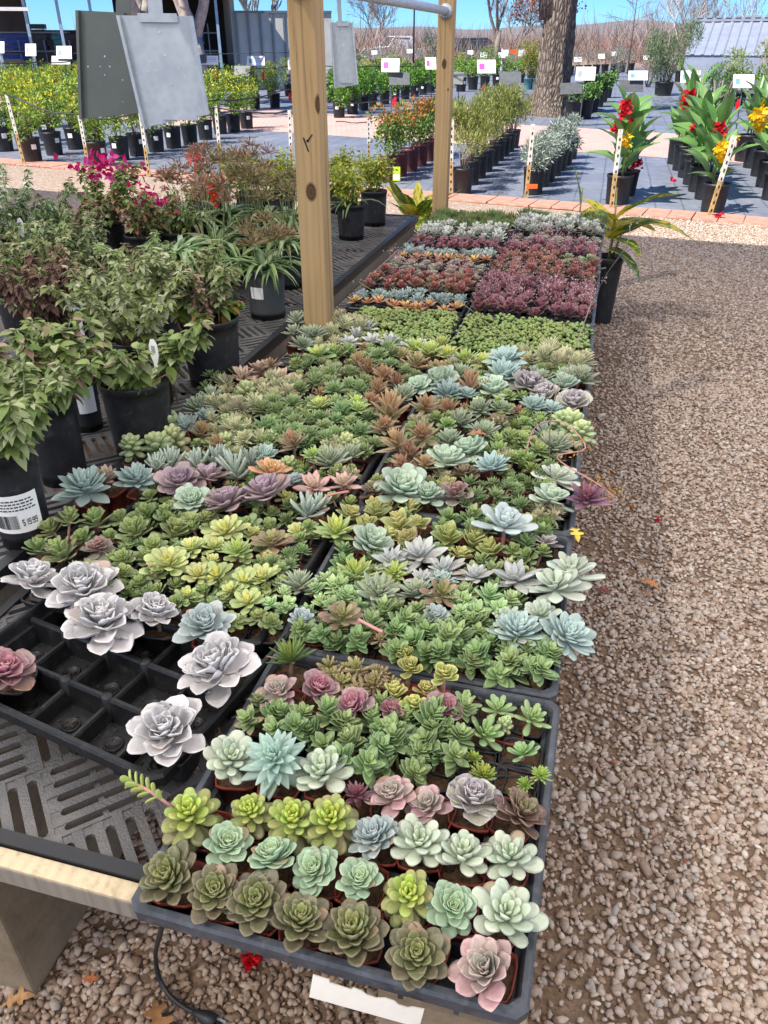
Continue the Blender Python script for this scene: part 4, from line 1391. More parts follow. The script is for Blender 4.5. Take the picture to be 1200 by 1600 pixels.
# --- front corner tray, row by row from the front
S('olive', (267, 1372, 92), (337, 1396, 92), (402, 1411, 96), (469, 1442, 96), (552, 1463, 104), (652, 1494, 102), pot='terracotta')
S('pinkedge', (762, 1522, 114, 'big dusty pink and grey-green rosette in the very front corner'), zc=.03)
S('mint', (355, 1322, 74), (427, 1342, 80), (494, 1361, 76), (560, 1377, 68), (707, 1419, 76))
S('lime', (638, 1402, 84, dict(zc=.03)), (298, 1275, 90, dict(zc=.045)), (391, 1270, 66, dict(zc=.035)), (458, 1284, 82, dict(zc=.035)), (517, 1284, 84, dict(zc=.045)), tilt=12, tiltdir=-1.4)
S('pale', (790, 1432, 108), (655, 1320, 90), (722, 1341, 94), (797, 1342, 84))
S('bluegrey', (587, 1310, 78))
S('pale', (360, 1188, 84, dict(zc=.04)), (505, 1210, 90, dict(zc=.03)))
S('bluetall', (430, 1188, 98, dict(zc=.075, label='tallest blue-green spiky rosette, leaning over the front tray', tilt=24, tiltdir=-1.5)))
S('maroon', (558, 1243, 56))
S('pinkedge', (612, 1246, 72), (672, 1262, 70))
S('greylilac', (737, 1252, 88), zc=.035)
S('bronzeolive', (812, 1274, 82))
S('crassula', (385, 1112, 74, dict(heads=3)), (446, 1140, 80, dict(heads=4)), (508, 1156, 84, dict(heads=4)), (572, 1158, 84, dict(heads=4)), (640, 1150, 84, dict(heads=4)), (560, 1196, 86, dict(heads=4)), (625, 1196, 84, dict(heads=4)), (692, 1176, 86, dict(heads=4)), (700, 1130, 70, dict(heads=3)), (600, 1128, 66, dict(heads=3)), (668, 1200, 64, dict(heads=3)))
S('smallgreen', (727, 1098, 44), (778, 1110, 58), (830, 1124, 60), (756, 1148, 66), (818, 1178, 56))
S('bead', (788, 1134, 28, 'tiny grey-green bead rosette beside a fresh green rosette'), zc=.0)
S('tuft', (740, 1186, 28), (755, 1212, 44), (845, 1212, 32, dict(zc=.03)), (820, 1226, 26), (802, 1238, 16))
# --- pink and variegated band
S('pinkedge', (437, 1085, 68))
S('rosered', (498, 1078, 58), (552, 1104, 62), (690, 1108, 60), (612, 1112, 40), zc=.03)
S('sprawl', (540, 1040, 70), (574, 1056, 70), (520, 1058, 52), (560, 1080, 60), (588, 1036, 48), (598, 1066, 50), heads=3)
S('varieg', (616, 1086, 46), (646, 1104, 48), (694, 1056, 48, dict(zc=.06)), (640, 1046, 44), (664, 1080, 38), (634, 1024, 34))
S('spiky', (455, 1030, 78))
# --- second tray
S('crassula', (480, 985, 70, dict(heads=3)), (548, 1000, 80, dict(heads=4)), (600, 985, 78, dict(heads=4)), (655, 985, 78, dict(heads=4)), (610, 1020, 70, dict(heads=3)), (668, 1018, 84, dict(heads=4)), (720, 1000, 80, dict(heads=4)), (708, 1038, 84, dict(heads=4)), (770, 1036, 88, dict(heads=4)), (826, 1046, 88, dict(heads=4)), (762, 990, 72, dict(heads=3)), (850, 1014, 70, dict(heads=3)), (500, 1006, 60, dict(heads=3)), (860, 1050, 62, dict(heads=3)))
S('blue', (808, 990, 82), (884, 996, 84), zc=.045)
S('palebig', (846, 965, 66), (794, 968, 50), zc=.035, leaf_objects=False)
S('crassulalight', (742, 946, 70, dict(heads=4)), (776, 950, 56, dict(heads=3)), (715, 958, 50, dict(heads=3)), (500, 928, 60, dict(heads=4)), (540, 930, 62, dict(heads=4)), (516, 950, 56, dict(heads=3)), (560, 946, 44, dict(heads=3)), (436, 950, 48, dict(heads=4)))
S('bronze', (690, 930, 64), (535, 966, 68), zc=.055)
S('bluegrey', (472, 972, 48), (680, 966, 50), zc=.035)
S('greygreen', (590, 930, 86), (652, 926, 68), (468, 915, 64), zc=.03)
S('limestar', (556, 900, 78), (616, 896, 54), zc=.03)
S('star', (656, 870, 82), (612, 878, 66), (694, 892, 72), (742, 902, 64), (806, 906, 84), (660, 906, 50), zc=.045)
S('palebig', (868, 920, 96), (892, 898, 86), zc=.06)
S('teal', (692, 908, 52), zc=.04)
S('yellowedge', (548, 806, 50), (590, 802, 56), (624, 822, 60), (640, 846, 52), (606, 840, 48), (700, 842, 58), (738, 848, 56), (768, 862, 54), (655, 820, 44), (572, 822, 44), (720, 868, 46))
S('limestar', (526, 832, 70), zc=.03)
S('mintbig', (578, 852, 74), zc=.035)
S('paleblue', (788, 822, 78))
S('whiterim', (854, 850, 50))
S('leafy', (836, 872, 44), (806, 866, 40))
# --- third tray
S('mintbig', (626, 766, 84), (668, 776, 54), (862, 782, 68), zc=.035)
S('ruffle', (710, 776, 64), zc=.045)
S('haworthia', (744, 766, 54), (760, 790, 54), (796, 792, 54), (822, 796, 48), (780, 768, 44), (826, 772, 44), (734, 792, 40))
S('palebig', (870, 748, 66), zc=.03, leaf_objects=False)
S('maroon', (917, 780, 72, dict(zc=.05, label='deep maroon rosette hanging over the tray edge towards the gravel')))
S('copper', (610, 646, 76), (620, 694, 64, dict(zc=.08)), (660, 682, 58, dict(zc=.08)), (664, 636, 52), (628, 728, 46), (664, 726, 44), (600, 668, 52), (640, 712, 50), (700, 640, 44), zc=.055)
S('mintbig', (698, 722, 74), (734, 706, 62), zc=.03)
S('teal', (768, 730, 56), zc=.045)
S('greygreen', (702, 690, 58), (718, 660, 58), (756, 676, 56), (866, 698, 76), (786, 640, 44), (640, 756, 40), zc=.03)
S('jade', (782, 698, 54), (808, 690, 50), (824, 712, 48), (790, 730, 46), (842, 732, 44), (768, 700, 40))
S('bronzeolive', (726, 742, 46), (776, 664, 40), (588, 770, 52), leaf_objects=False)
S('jade', (700, 656, 50, 'single broad olive leaf rosette between copper and grey rosettes'))
# --- fourth tray
S('greylilac', (826, 604, 60), (895, 632, 50), (852, 618, 48), zc=.04)
S('teal', (790, 562, 60, dict(zc=.095)), (788, 588, 62, dict(zc=.06)), (834, 636, 46), (862, 640, 46), (700, 616, 50), (730, 618, 40), zc=.035)
S('mintbig', (686, 600, 62), (652, 606, 50), (770, 610, 56), (880, 604, 50), zc=.035)
S('copper', (735, 606, 56), (690, 580, 34), zc=.055)
S('greygreen', (908, 592, 62), (884, 590, 46), (846, 592, 44), (630, 620, 50), (720, 585, 50), (750, 640, 44), zc=.03)
S('bead', (894, 664, 48), (910, 676, 40), (880, 660, 40), zc=.03)
S('jade', (806, 624, 40), (824, 662, 44), (852, 668, 40), (780, 648, 38))
S('fluff', (862, 562, 60), (896, 566, 56), (834, 566, 50), (916, 574, 40), zc=.02)
S('limestar', (672, 552, 50), (700, 556, 48), (728, 562, 50), (756, 568, 50), (650, 546, 42), (690, 540, 40), zc=.02)
S('star', (556, 526, 40), (582, 534, 42), (610, 536, 42), (638, 540, 40), (660, 538, 36), zc=.02)
S('sprawl', (650, 570, 56), (628, 560, 44), (680, 574, 40))
# --- half-empty tray
S('white', (52, 908, 96, 'white frilled rosette at the far outer corner of the half-empty tray'), (133, 925, 124, 'broad white rosette just behind the white one with a pink streak'), (160, 976, 126, 'white rosette with a pink streak, middle of the half-empty tray'), (242, 960, 92, 'smaller lilac-white rosette beside the pale blue one in red pot'), (343, 1048, 138, 'large white rosette beside the dusty pink small rosettes'), (262, 1148, 144, 'largest white rosette, at the near corner of the half-empty tray'))
S('bluegrey', (323, 980, 88, dict(label='pale blue-grey rosette in a red pot by the empty cells', pot='terracotta', zc=.035)))
S('rosered', (8, 1052, 88, dict(label='pink and olive rosette cut by the frame, on the half-empty tray', pot='pot_black')))
# --- aeonium tray
S('aeonium', (264, 884, 78), (412, 905, 66), (354, 832, 66), (310, 900, 54), (300, 858, 52), (372, 868, 50), (336, 856, 44), (330, 880, 40), zc=.04)
S('aeoniumstar', (340, 902, 62), (382, 910, 60), (388, 942, 60), (292, 934, 48), (360, 925, 42), zc=.035)
S('limestar', (372, 862, 56, dict(zc=.06)), leaf_objects=False)
S('bronze', (424, 850, 68), zc=.02)
S('leafy', (98, 866, 62), (90, 832, 60), (150, 815, 58), (212, 832, 56), (242, 800, 54), (272, 832, 56), (300, 818, 50), (204, 880, 56), (182, 838, 52), (240, 856, 48), (170, 900, 54), (60, 858, 46), (130, 842, 46), (192, 808, 46), (266, 812, 42), (226, 912, 46), (284, 952, 48), (200, 916, 40), (256, 928, 44), (322, 812, 40))
S('ruffle', (155, 858, 52), zc=.03)
S('purple', (280, 757, 80), (325, 746, 66), (356, 786, 76), (416, 772, 80, dict(zc=.07)), zc=.045)
S('mintbig', (300, 786, 62), zc=.03, leaf_objects=False)
S('teal', (133, 764, 84, dict(leaf_objects=True)), (215, 752, 66), zc=.04)
S('palepink', (166, 748, 54), zc=.035)
S('finger', (268, 726, 58), (310, 730, 60), (366, 738, 66), (340, 722, 50), (392, 726, 50), (482, 802, 72), (500, 790, 46), (246, 730, 50), zc=.03)
S('orange', (423, 740, 64), (416, 762, 40), zc=.055)
S('palepink', (490, 762, 54), (538, 756, 52), zc=.045)
S('bluegrey', (458, 754, 44), zc=.03)
# --- leafy tray beside the pot bench
S('greygreen', (515, 722, 66), (547, 712, 48), (310, 640, 56), (330, 620, 44), (408, 712, 46), zc=.03)
S('copper', (458, 692, 54, dict(zc=.085)), (314, 676, 46), (340, 696, 44), (424, 570, 30, dict(zc=.08)), zc=.04)
S('teal', (290, 668, 54), (414, 714, 46), (322, 652, 36), zc=.03)
S('bead', (262, 670, 54), (248, 700, 50), (240, 680, 40), (206, 698, 40, dict(zc=.05)), (272, 690, 44), (384, 616, 36), zc=.03)
S('darkgreen', (440, 640, 60), (470, 660, 58), (500, 640, 58), (446, 672, 56), (486, 690, 54), (540, 646, 60), (560, 672, 58), (526, 676, 54), (420, 654, 54), (400, 676, 54), (526, 610, 54), (560, 620, 52), (500, 600, 50), (530, 588, 48), (476, 606, 46), (430, 692, 50), (570, 700, 46), (554, 596, 46), (508, 664, 48), (470, 690, 44), (584, 650, 44), zc=.03)
S('fluff', (380, 640, 58), (370, 668, 58), (396, 618, 50), (352, 640, 50), (390, 690, 46), (430, 620, 54), (450, 606, 50), (360, 610, 44), (410, 600, 44), (340, 665, 44), zc=.03)
S('limestar', (500, 634, 40), (558, 630, 40), (490, 712, 36), (560, 640, 36), zc=.06)
S('palepink', (408, 578, 56), (380, 590, 44), (440, 590, 40), zc=.03)
S('haworthia', (350, 592, 44), (330, 600, 44), (470, 570, 44), (490, 575, 40))
# --- in front of the near post
S('greygreen', (466, 500, 38, dict(zc=.10)), (460, 520, 42), (488, 524, 50), (472, 540, 44), zc=.05)
S('fluff', (524, 520, 54), (536, 500, 44), (556, 512, 44), (510, 540, 40), zc=.04)
S('star', (575, 512, 40), (545, 535, 38), zc=.03)
S('aeoniumstar', (496, 556, 46, 'yellow and green rosette cluster in front of the near post'), zc=.04)
S('jade', (536, 556, 50), (516, 548, 40), (468, 566, 34), zc=.03)
S('copper', (575, 580, 48), (600, 590, 50), (560, 566, 36), (590, 610, 44), (620, 600, 40), (578, 630, 44), zc=.04)
S('darkgreen', (600, 560, 44), (616, 582, 40), (592, 545, 40), (640, 590, 36))

made = []
for (k, px, py, dm, d) in CAT:
    made.append((k, px, py, succulent(k, px, py, dm, **{a: v for a, v in d.items()})))

# more plants fill the cells between, as crowded as the photograph shows them
fr = random.Random(3)
pos_ = [(o.location.x, o.location.y) for (_, _, _, o) in made]
def fill(x0, x1, y0, y1, kinds, gap, size):
    y = y0
    while y < y1:
        x = x0
        while x < x1:
            qx, qy = x + fr.uniform(-.012, .012), y + fr.uniform(-.012, .012)
            if all((qx - a) ** 2 + (qy - b_) ** 2 > gap * gap for a, b_ in pos_):
                w = Vector((qx, qy, RIM))
                yc = -qx * SY + qy * CY
                xc = qx * CY + qy * SY
                dep = yc * CP + (CAMZ - RIM) * SP
                px, py = 600 + F * xc / dep, 800 + F * ((CAMZ - RIM) * CP - yc * SP) / dep
                k = fr.choice(kinds)
                dm = size * fr.uniform(.85, 1.15) / (dep / F)
                made.append((k, px, py, succulent(k, px, py, dm, zc=.004, leaf_objects=False)))
                pos_.append((qx, qy))
            x += .022
        y += .022
fill(-.385, .0, .93, 1.33, ['crassula'], .035, .052)
fill(-.385, .0, 1.36, 1.80, ['yellowedge', 'darkgreen', 'spiky', 'leafy', 'haworthia', 'crassula', 'fluff'], .035, .052)
fill(-.385, .0, 1.82, 2.26, ['greygreen', 'jade', 'copper', 'spiky', 'darkgreen', 'finger', 'bead', 'fluff'], .035, .052)
fill(-.86, -.46, l2y - .66, l2y - .24, ['leafy', 'leafy', 'aeonium', 'darkgreen'], .035, .052)
fill(-.86, -.46, l2y - .21, l2y + .24, ['darkgreen', 'fluff', 'spiky', 'leafy', 'bead', 'darkgreen'], .035, .052)
fill(-.78, -.46, l2y + .25, sy0 - .02, ['fluff', 'darkgreen', 'leafy', 'copper'], .035, .052)

# labels that tell one from another: looks first, then row and place in its tray
def locate(px, py):
    p = P(px, py, RIM + .03)
    if p.x > -0.44:
        i = int((p.y - 0.42) / TS)
        names = ['front corner tray', 'second gravel-side tray', 'third gravel-side tray', 'fourth gravel-side tray']
        nm = names[max(0, min(3, i))]
        row = int(((p.y - 0.42) / TS - i) * 7) + 1
        col = int((TX1 - p.x) / TS * 7) + 1
    else:
        if p.y < P(300, 935, RIM).y:
            nm, y0 = 'half-empty tray', 0.75
        elif p.y < l2y - .23:
            nm, y0 = 'aeonium tray', l2y - .23 - .463
        elif p.y < l2y + .26:
            nm, y0 = 'leafy tray by the pot bench', l2y - .23
        else:
            nm, y0 = 'small tray by the near post', l2y + .26
        row = int((p.y - y0) / TS * 7) + 1
        col = int((-0.44 - p.x) / .455 * 7) + 1
    return nm, max(1, row), max(1, col)
byk = {}
for m in made:
    byk.setdefault(m[0], []).append(m)
used = set()
for k, ms in byk.items():
    base = KIND[k]['desc']
    for (kk, px, py, o) in ms:
        if '_k' in o:
            del o['_k']
        if o['label']:
            used.add(o['label'])
            continue
        if len(ms) == 1:
            lab = base
        else:
            nm, row, col = locate(px, py)
            short = ' '.join(base.split()[:6])
            if len(base.split()) > 6:
                for w_ in (' with ', ' of ', ' in ', ' over '):
                    short = short.rsplit(w_, 1)[0]
            while short.split()[-1] in ('of', 'with', 'in', 'and', 'over', 'on', 'a', 'its', 'alone'):
                short = ' '.join(short.split()[:-1])
            lab = '%s, %s row %s, %s from gravel' % (short, nm, ORD[min(20, row)], ORD[min(20, col)])
            w = lab.split()
            while len(w) > 15:
                sw = short.split()
                sw.pop(-1)
                while sw[-1] in ('of', 'with', 'in', 'and', 'over', 'on', 'a', 'its', 'alone'):
                    sw.pop(-1)
                short = ' '.join(sw)
                lab = '%s, %s row %s, %s from gravel' % (short, nm, ORD[min(20, row)], ORD[min(20, col)])
                w = lab.split()
        used.add(lab)
        o['label'] = lab
# ================================================================== sedum plugs
SED = leafmat('leaf_sedum_bead', '#94ac5c', '#7c964a', '#6e8842', rough=.5, mott=.1)
def sedum_mesh(variant):
    rs = random.Random(variant + 50)
    b = []
    Vs, Cs, Fs = [], [], []
    off = 0
    octv = np.array([(1, 0, 0), (0, 1, 0), (-1, 0, 0), (0, -1, 0), (0, 0, 1), (0, 0, -1)], float)
    octf = [(0, 1, 4), (1, 2, 4), (2, 3, 4), (3, 0, 4), (1, 0, 5), (2, 1, 5), (3, 2, 5), (0, 3, 5)]
    for s in range(24):
        a, r = rs.uniform(0, 6.28), 0.028 * math.sqrt(rs.random())
        cx, cy, cz = r * math.cos(a), r * math.sin(a), rs.uniform(0.004, 0.016)
        for q in range(8):
            a2 = q * 2.4 + rs.random()
            rr = 0.0042 * (0.25 + q / 8 * 1.0)
            k = rs.uniform(.0027, .0040)
            V = octv * np.array([k, k, k * .85]) * (1 + 0.15 * np.array([[rs.uniform(-1, 1)] for _ in range(6)])) + np.array([cx + rr * math.cos(a2), cy + rr * math.sin(a2), cz + 0.004 * (1 - q / 8)])
            Vs.append(V)
            Cs.append(np.array([(0.5, 0.3, q / 8)] * 6))
            Fs += [tuple(i + off for i in f) for f in octf]
            off += 6
    return mesh_from('sedum_plug', np.concatenate(Vs), Fs, SED, True, np.concatenate(Cs), 'lf')
sedm = [sedum_mesh(i) for i in range(5)]
plug_pot = small_pot('pot', 0.027, 0.05, M['pot_black'])
def sedum_tray(cx, cy, w, l, nx, ny, where, group, miss):
    for j in range(ny):
        for i in range(nx):
            if random.random() < miss:
                continue
            x = cx - w / 2 + w * (i + .5) / nx + random.uniform(-.004, .004)
            y = cy - l / 2 + l * (j + .5) / ny + random.uniform(-.004, .004)
            o = thing('sedum_plug', 'green bead sedum plug, %s row, %s from gravel, %s' % (ORD[j + 1], ORD[nx - i], where), 'sedum', (x, y, RIM - 0.052), random.uniform(0, 6.28), group)
            obj('pot', plug_pot, o)
            obj('soil', soil_, o, loc=(0, 0, -0.009))
            q = obj('foliage', random.choice(sedm), o, loc=(0, 0, 0.047 + random.uniform(-.004, .006)), kind='stuff')
            q.scale = (random.uniform(1.1, 1.32),) * 3
sedum_tray(cxr, 0.42 + TS * 4.5, TS - .04, TS - .04, 8, 8, 'tray beside gravel', 'sedum plugs in the gravel-side tray', 0.05)
sedum_tray(-0.612, sy0 + .20, 0.36, 0.385, 7, 8, 'tray beside near post', 'sedum plugs in the tray by the post', 0.0)

# ================================================================== far rows of small succulents
def shape_mesh(name, specs, mat):
    """specs: list of (prof, n, W, T, cup, bend, e0, e1, stem, L, cx, cy, cz, age range)"""
    Vs, Cs, Fs = [], [], []
    off = 0
    for sp in specs:
        prof, n, W, T, cup, bend, e0, e1, stem, L, cx, cy, cz, seed = sp
        K = dict(n=n, mode='spiral', e0=e0, e1=e1, ep=1, li=.5, lq=.8, stem=stem, r0=.05)
        rs = random.Random(seed)
        for a, Mx in rosette_frames(K, rs):
            V, c, f = leaf_arrays(prof, W, T, cup, bend, a, rs)
            Mn = np.array(Matrix.Translation((cx, cy, cz)) @ Matrix.Scale(L, 4) @ Mx)
            V = V @ Mn[:3, :3].T + Mn[:3, 3]
            Vs.append(V); Cs.append(c); Fs += [tuple(i + off for i in q) for q in f]; off += len(V)
    return mesh_from(name, np.concatenate(Vs), Fs, mat, True, np.concatenate(Cs), 'lf')

def multi(seed, k, r, prof, n, W, T, cup, bend, e0, e1, stem, L, z):
    rs = random.Random(seed)
    out = []
    for i in range(k):
        a, q = rs.uniform(0, 6.28), r * math.sqrt(rs.random())
        out.append((prof, n, W, T, cup, bend, e0, e1, stem, L * rs.uniform(.8, 1.15), q * math.cos(a), q * math.sin(a), z + rs.uniform(-.006, .01), seed * 7 + i))
    return out

FK = {}
def fkind(name, desc, mat, fn):
    FK[name] = (desc, [fn(s, mat) for s in range(4)])
fkind('kalanchoe', 'maroon spoon-leaved kalanchoe', leafmat('leaf_kal', '#96525c', '#84464f', '#7d5a58', '#a87f7c', .35, 4, rough=.5, mott=.15),
      lambda s, m: shape_mesh('kalanchoe', multi(s + 1, 3, .016, 'round', 9, .62, .10, .14, .10, 80, 26, 1.0, .036, .030), m))
fkind('bronzeleaf', 'bronze leafy succulent', leafmat('leaf_bronzeleaf', '#a05a4a', '#8d5e4a', '#6f7350', '#b0806a', .4, 4, rough=.45, mott=.16),
      lambda s, m: shape_mesh('bronze_leaf_succulent', multi(s + 11, 3, .014, 'spoon', 12, .46, .09, .12, .08, 72, 10, 1.0, .040, .032), m))
fkind('ystar', 'yellow-orange star-shaped rosette', leafmat('leaf_ystar', '#d9b860', '#cfa85c', '#b9875a', tip='#c58a5a', ta=.5, tp=4, rough=.5, mott=.1),
      lambda s, m: shape_mesh('star_rosette', multi(s + 21, 1, .0, 'point', 12, .40, .12, .1, .06, 60, 4, .4, .036, .012), m))
fkind('silver', 'blue-silver stubby-leaved succulent', leafmat('leaf_silver', '#b3c4c0', '#9fb3b0', '#93a8a0', rough=.65, mott=.06),
      lambda s, m: shape_mesh('silver_succulent', multi(s + 31, 5, .020, 'finger', 10, .26, .2, 0, .1, 78, 20, .8, .026, .022), m))
fkind('dusty', 'dusty grey-green rosette', leafmat('leaf_dusty', '#a9b29a', '#9a9f8a', '#a8938a', '#b9a49a', .4, 4, rough=.6, mott=.1),
      lambda s, m: shape_mesh('dusty_rosette', multi(s + 41, 4, .018, 'round', 14, .56, .12, .16, .08, 74, 8, .5, .024, .016), m))
fkind('whitefelt', 'white felted leafy succulent', leafmat('leaf_whitefelt', '#c9ccc4', '#b9bcb2', '#a3a596', rough=.8, mott=.07),
      lambda s, m: shape_mesh('white_felt_succulent', multi(s + 51, 3, .018, 'spoon', 11, .44, .09, .1, .06, 70, 8, 1.0, .034, .034), m))
fkind('darktuft', 'dark green spiky tuft', leafmat('leaf_darktuft', '#7f9650', '#5f7a3f', '#54683a', rough=.5, mott=.12),
      lambda s, m: shape_mesh('dark_tuft', multi(s + 61, 4, .020, 'spike', 18, .16, .10, .0, .1, 84, 30, .8, .042, .020), m))
fkind('greensucc', 'grey-green leafy succulent', leafmat('leaf_greensucc', '#a4b488', '#8a9c74', '#84906c', rough=.55, mott=.1),
      lambda s, m: shape_mesh('green_leaf_succulent', multi(s + 71, 3, .018, 'tear', 12, .42, .16, .1, .08, 74, 8, .8, .030, .026), m))

# pinkish flower heads over the kalanchoe
def flower_spray(seed):
    rs = np.random.default_rng(seed)
    n = 60
    pos, d = [], []
    b = MB()
    for s in range(6):
        a, r = rs.uniform(0, 6.28), rs.uniform(.004, .032)
        top = np.array([r * math.cos(a), r * math.sin(a), rs.uniform(.050, .074)])
        b.tube([(r * .4 * math.cos(a), r * .4 * math.sin(a), .02), tuple(top)], .0005, 4)
        for k in range(n // 6):
            pos.append(top + rs.normal(0, .010, 3))
    pos = np.array(pos)
    k = len(pos)
    me = leaves('flowers', pos, rand_dirs(k), rand_dirs(k), .006, .006, pick_cols(k, ['#d9b0b4', '#c9969c', '#e6cfd0', '#b9838a']), M['petal'], simple_leaf=True)
    return me, b.mesh('flower_stem', M['stem_pink'])
M['petal'] = foliagemat('petal', .3, .6, .2)
M['foliage'] = foliagemat('foliage', .25, .5, .3)
M['foliage_shiny'] = foliagemat('foliage_shiny', .2, .38, .4)
M['dry_leaf'] = foliagemat('dry_leaf', .15, .8, .1)
spray = [flower_spray(s) for s in range(4)]

def far_row(kname, xa, xb, ya, yb, nx, ny, place, jit=.006, flowers=0.0, skip=0.0, z=RIM - .012, sc=1.0):
    desc, ms = FK[kname]
    grp = '%ss in %s' % (kname.replace('ystar', 'star rosette').replace('whitefelt', 'white felted succulent').replace('darktuft', 'dark tuft').replace('greensucc', 'grey-green succulent').replace('bronzeleaf', 'bronze leaf succulent').replace('silver', 'silver succulent').replace('dusty', 'dusty rosette'), place)
    sd = ' '.join(desc.split()[:4])
    for j in range(ny):
        for i in range(nx):
            if random.random() < skip:
                continue
            x = xa + (xb - xa) * (i + .5) / nx + random.uniform(-jit, jit)
            y = ya + (yb - ya) * (j + .5) / ny + random.uniform(-jit, jit)
            me = random.choice(ms)
            lab = '%s, %s row, %s from gravel, %s' % (sd, ORD[j + 1], ORD[nx - i], place)
            o = thing(me.name.split('.')[0], lab, 'succulent', (x, y, z), random.uniform(0, 6.28), grp)
            s = sc * random.uniform(.85, 1.2)
            o.scale = (s, s, s)
            obj('rosette', me, o)
            if random.random() < flowers:
                f, st = random.choice(spray)
                fo = obj('flowers', f, o, kind='stuff')
                obj('flower_stem', st, o)
            pt = obj('pot', pots_['pot_black'], o, loc=(0, 0, -.043))
y0 = 0.42 + TS * 5
xa, xb = TX0 + .012, TX1 - .012
far_row('kalanchoe', xa, xb, y0 + .01, y0 + TS * .98, 8, 7, 'tray behind gravel-side sedum', flowers=.0)
for o in [o for o in C.objects if o.get('group', '').startswith('kalanchoes in tray behind')]:
    if o.location.y > y0 + TS * .30:
        f, st = random.choice(spray)
        if random.random() < .75:
            obj('flowers', f, o, kind='stuff'); obj('flower_stem', st, o)
y0 += TS
far_row('bronzeleaf', xa, xb, y0 + .01, y0 + .28, 7, 4, 'behind flowering kalanchoes', flowers=.25)
far_row('greensucc', xb - .16, xb, y0 + .28, y0 + .45, 3, 3, 'corner near potted ginger')
far_row('bronzeleaf', xa, xb - .17, y0 + .28, y0 + .45, 5, 3, 'second patch behind kalanchoes', flowers=.3)
y0 += TS
far_row('kalanchoe', xa, xb, y0 + .01, y0 + .2, 7, 3, 'gravel-side dark band', flowers=.3)
far_row('dusty', xa, xb, y0 + .2, y0 + .455, 7, 4, 'far gravel-side dusty patch', flowers=.3)
y0 += TS
far_row('whitefelt', xa, xb, y0 + .005, y0 + .26, 7, 4, 'far gravel-side pale patch', sc=1.25)
far_row('darktuft', xa, xb, y0 + .27, y0 + .46, 8, 3, 'far end by gravel', sc=1.2)
xa, xb = -0.648 - .215, -0.648 + .215
y0 = LY0
far_row('ystar', xa, xb, y0 + .005, y0 + .07, 9, 1, 'strip behind post-side sedum', jit=.004, sc=1.25)
far_row('silver', xa, xb, y0 + .08, y0 + .20, 8, 2, 'between stars and bronze leaves')
far_row('bronzeleaf', xa, xb, y0 + .21, y0 + .45, 7, 4, 'bench-side patch behind silver')
y0 += TS
far_row('dusty', xa, xb, y0 + .02, y0 + .28, 7, 4, 'bench-side dusty patch', flowers=.2)
far_row('ystar', xa, xb, y0 + .30, y0 + .37, 8, 1, 'strip before far silver', sc=1.25)
far_row('silver', xa, xb, y0 + .38, y0 + .46, 8, 2, 'far bench-side silver')
y0 += TS
far_row('kalanchoe', xa, xb, y0 + .02, y0 + .20, 7, 3, 'bench-side dark band')
far_row('whitefelt', xa, xb, y0 + .2, y0 + .45, 7, 4, 'bench-side pale patch', sc=1.2)
y0 += TS
far_row('darktuft', xa, xb, y0 + .02, y0 + .40, 8, 5, 'around far post foot', sc=1.2)

# ================================================================== nursery pots and plants on the left bench
def nursery_pot(name, r, h, mat, ribs=0, taper=0.84):
    b = MB()
    prof = [(0.001, 0.004), (r * taper * .94, 0.004), (r * taper, 0.0), (r * taper, 0.012), (r * taper * 1.005, h * .04)]
    for k in range(1, 8):
        t = k / 8
        prof.append((r * (taper + (0.965 - taper) * t), h * (.04 + .86 * t)))
        if ribs and k % 2 == 0:
            prof.append((r * (taper + (0.985 - taper) * t), h * (.05 + .86 * t)))
            prof.append((r * (taper + (0.965 - taper) * t), h * (.06 + .86 * t)))
    prof += [(r * .965, h * .905), (r * 1.0, h * .91), (r * 1.015, h * .985), (r * 1.0, h), (r * .965, h), (r * .95, h * .93), (r * .93, h * .86)]
    b.lathe(prof, 40)
    return b.mesh(name, mat)

def soil_big(r, z):
    b = MB(); b.disc(r, z, 28, bump=.008)
    return b.mesh('soil', M['soil'])

def stems_mesh(r, h, n, spread, mat, rad=.003, seed=0, z0=0.0):
    rs = random.Random(seed)
    b = MB()
    tips = []
    for i in range(n):
        a = rs.uniform(0, 6.28)
        q = r * math.sqrt(rs.random()) * .6
        p0 = Vector((q * math.cos(a), q * math.sin(a), z0))
        e = spread * rs.uniform(.3, 1)
        p2 = Vector((p0.x + e * math.cos(a), p0.y + e * math.sin(a), z0 + h * rs.uniform(.65, 1.0)))
        p1 = (p0 + p2) / 2 + Vector((rs.uniform(-.02, .02), rs.uniform(-.02, .02), h * .12))
        b.tube([p0, p1, p2], [rad, rad * .8, rad * .5], 5)
        tips.append((p0, p1, p2))
    return b.mesh('stem', mat), tips

def bezier(p0, p1, p2, t):
    return p0 * (1 - t) ** 2 + p1 * 2 * t * (1 - t) + p2 * t * t

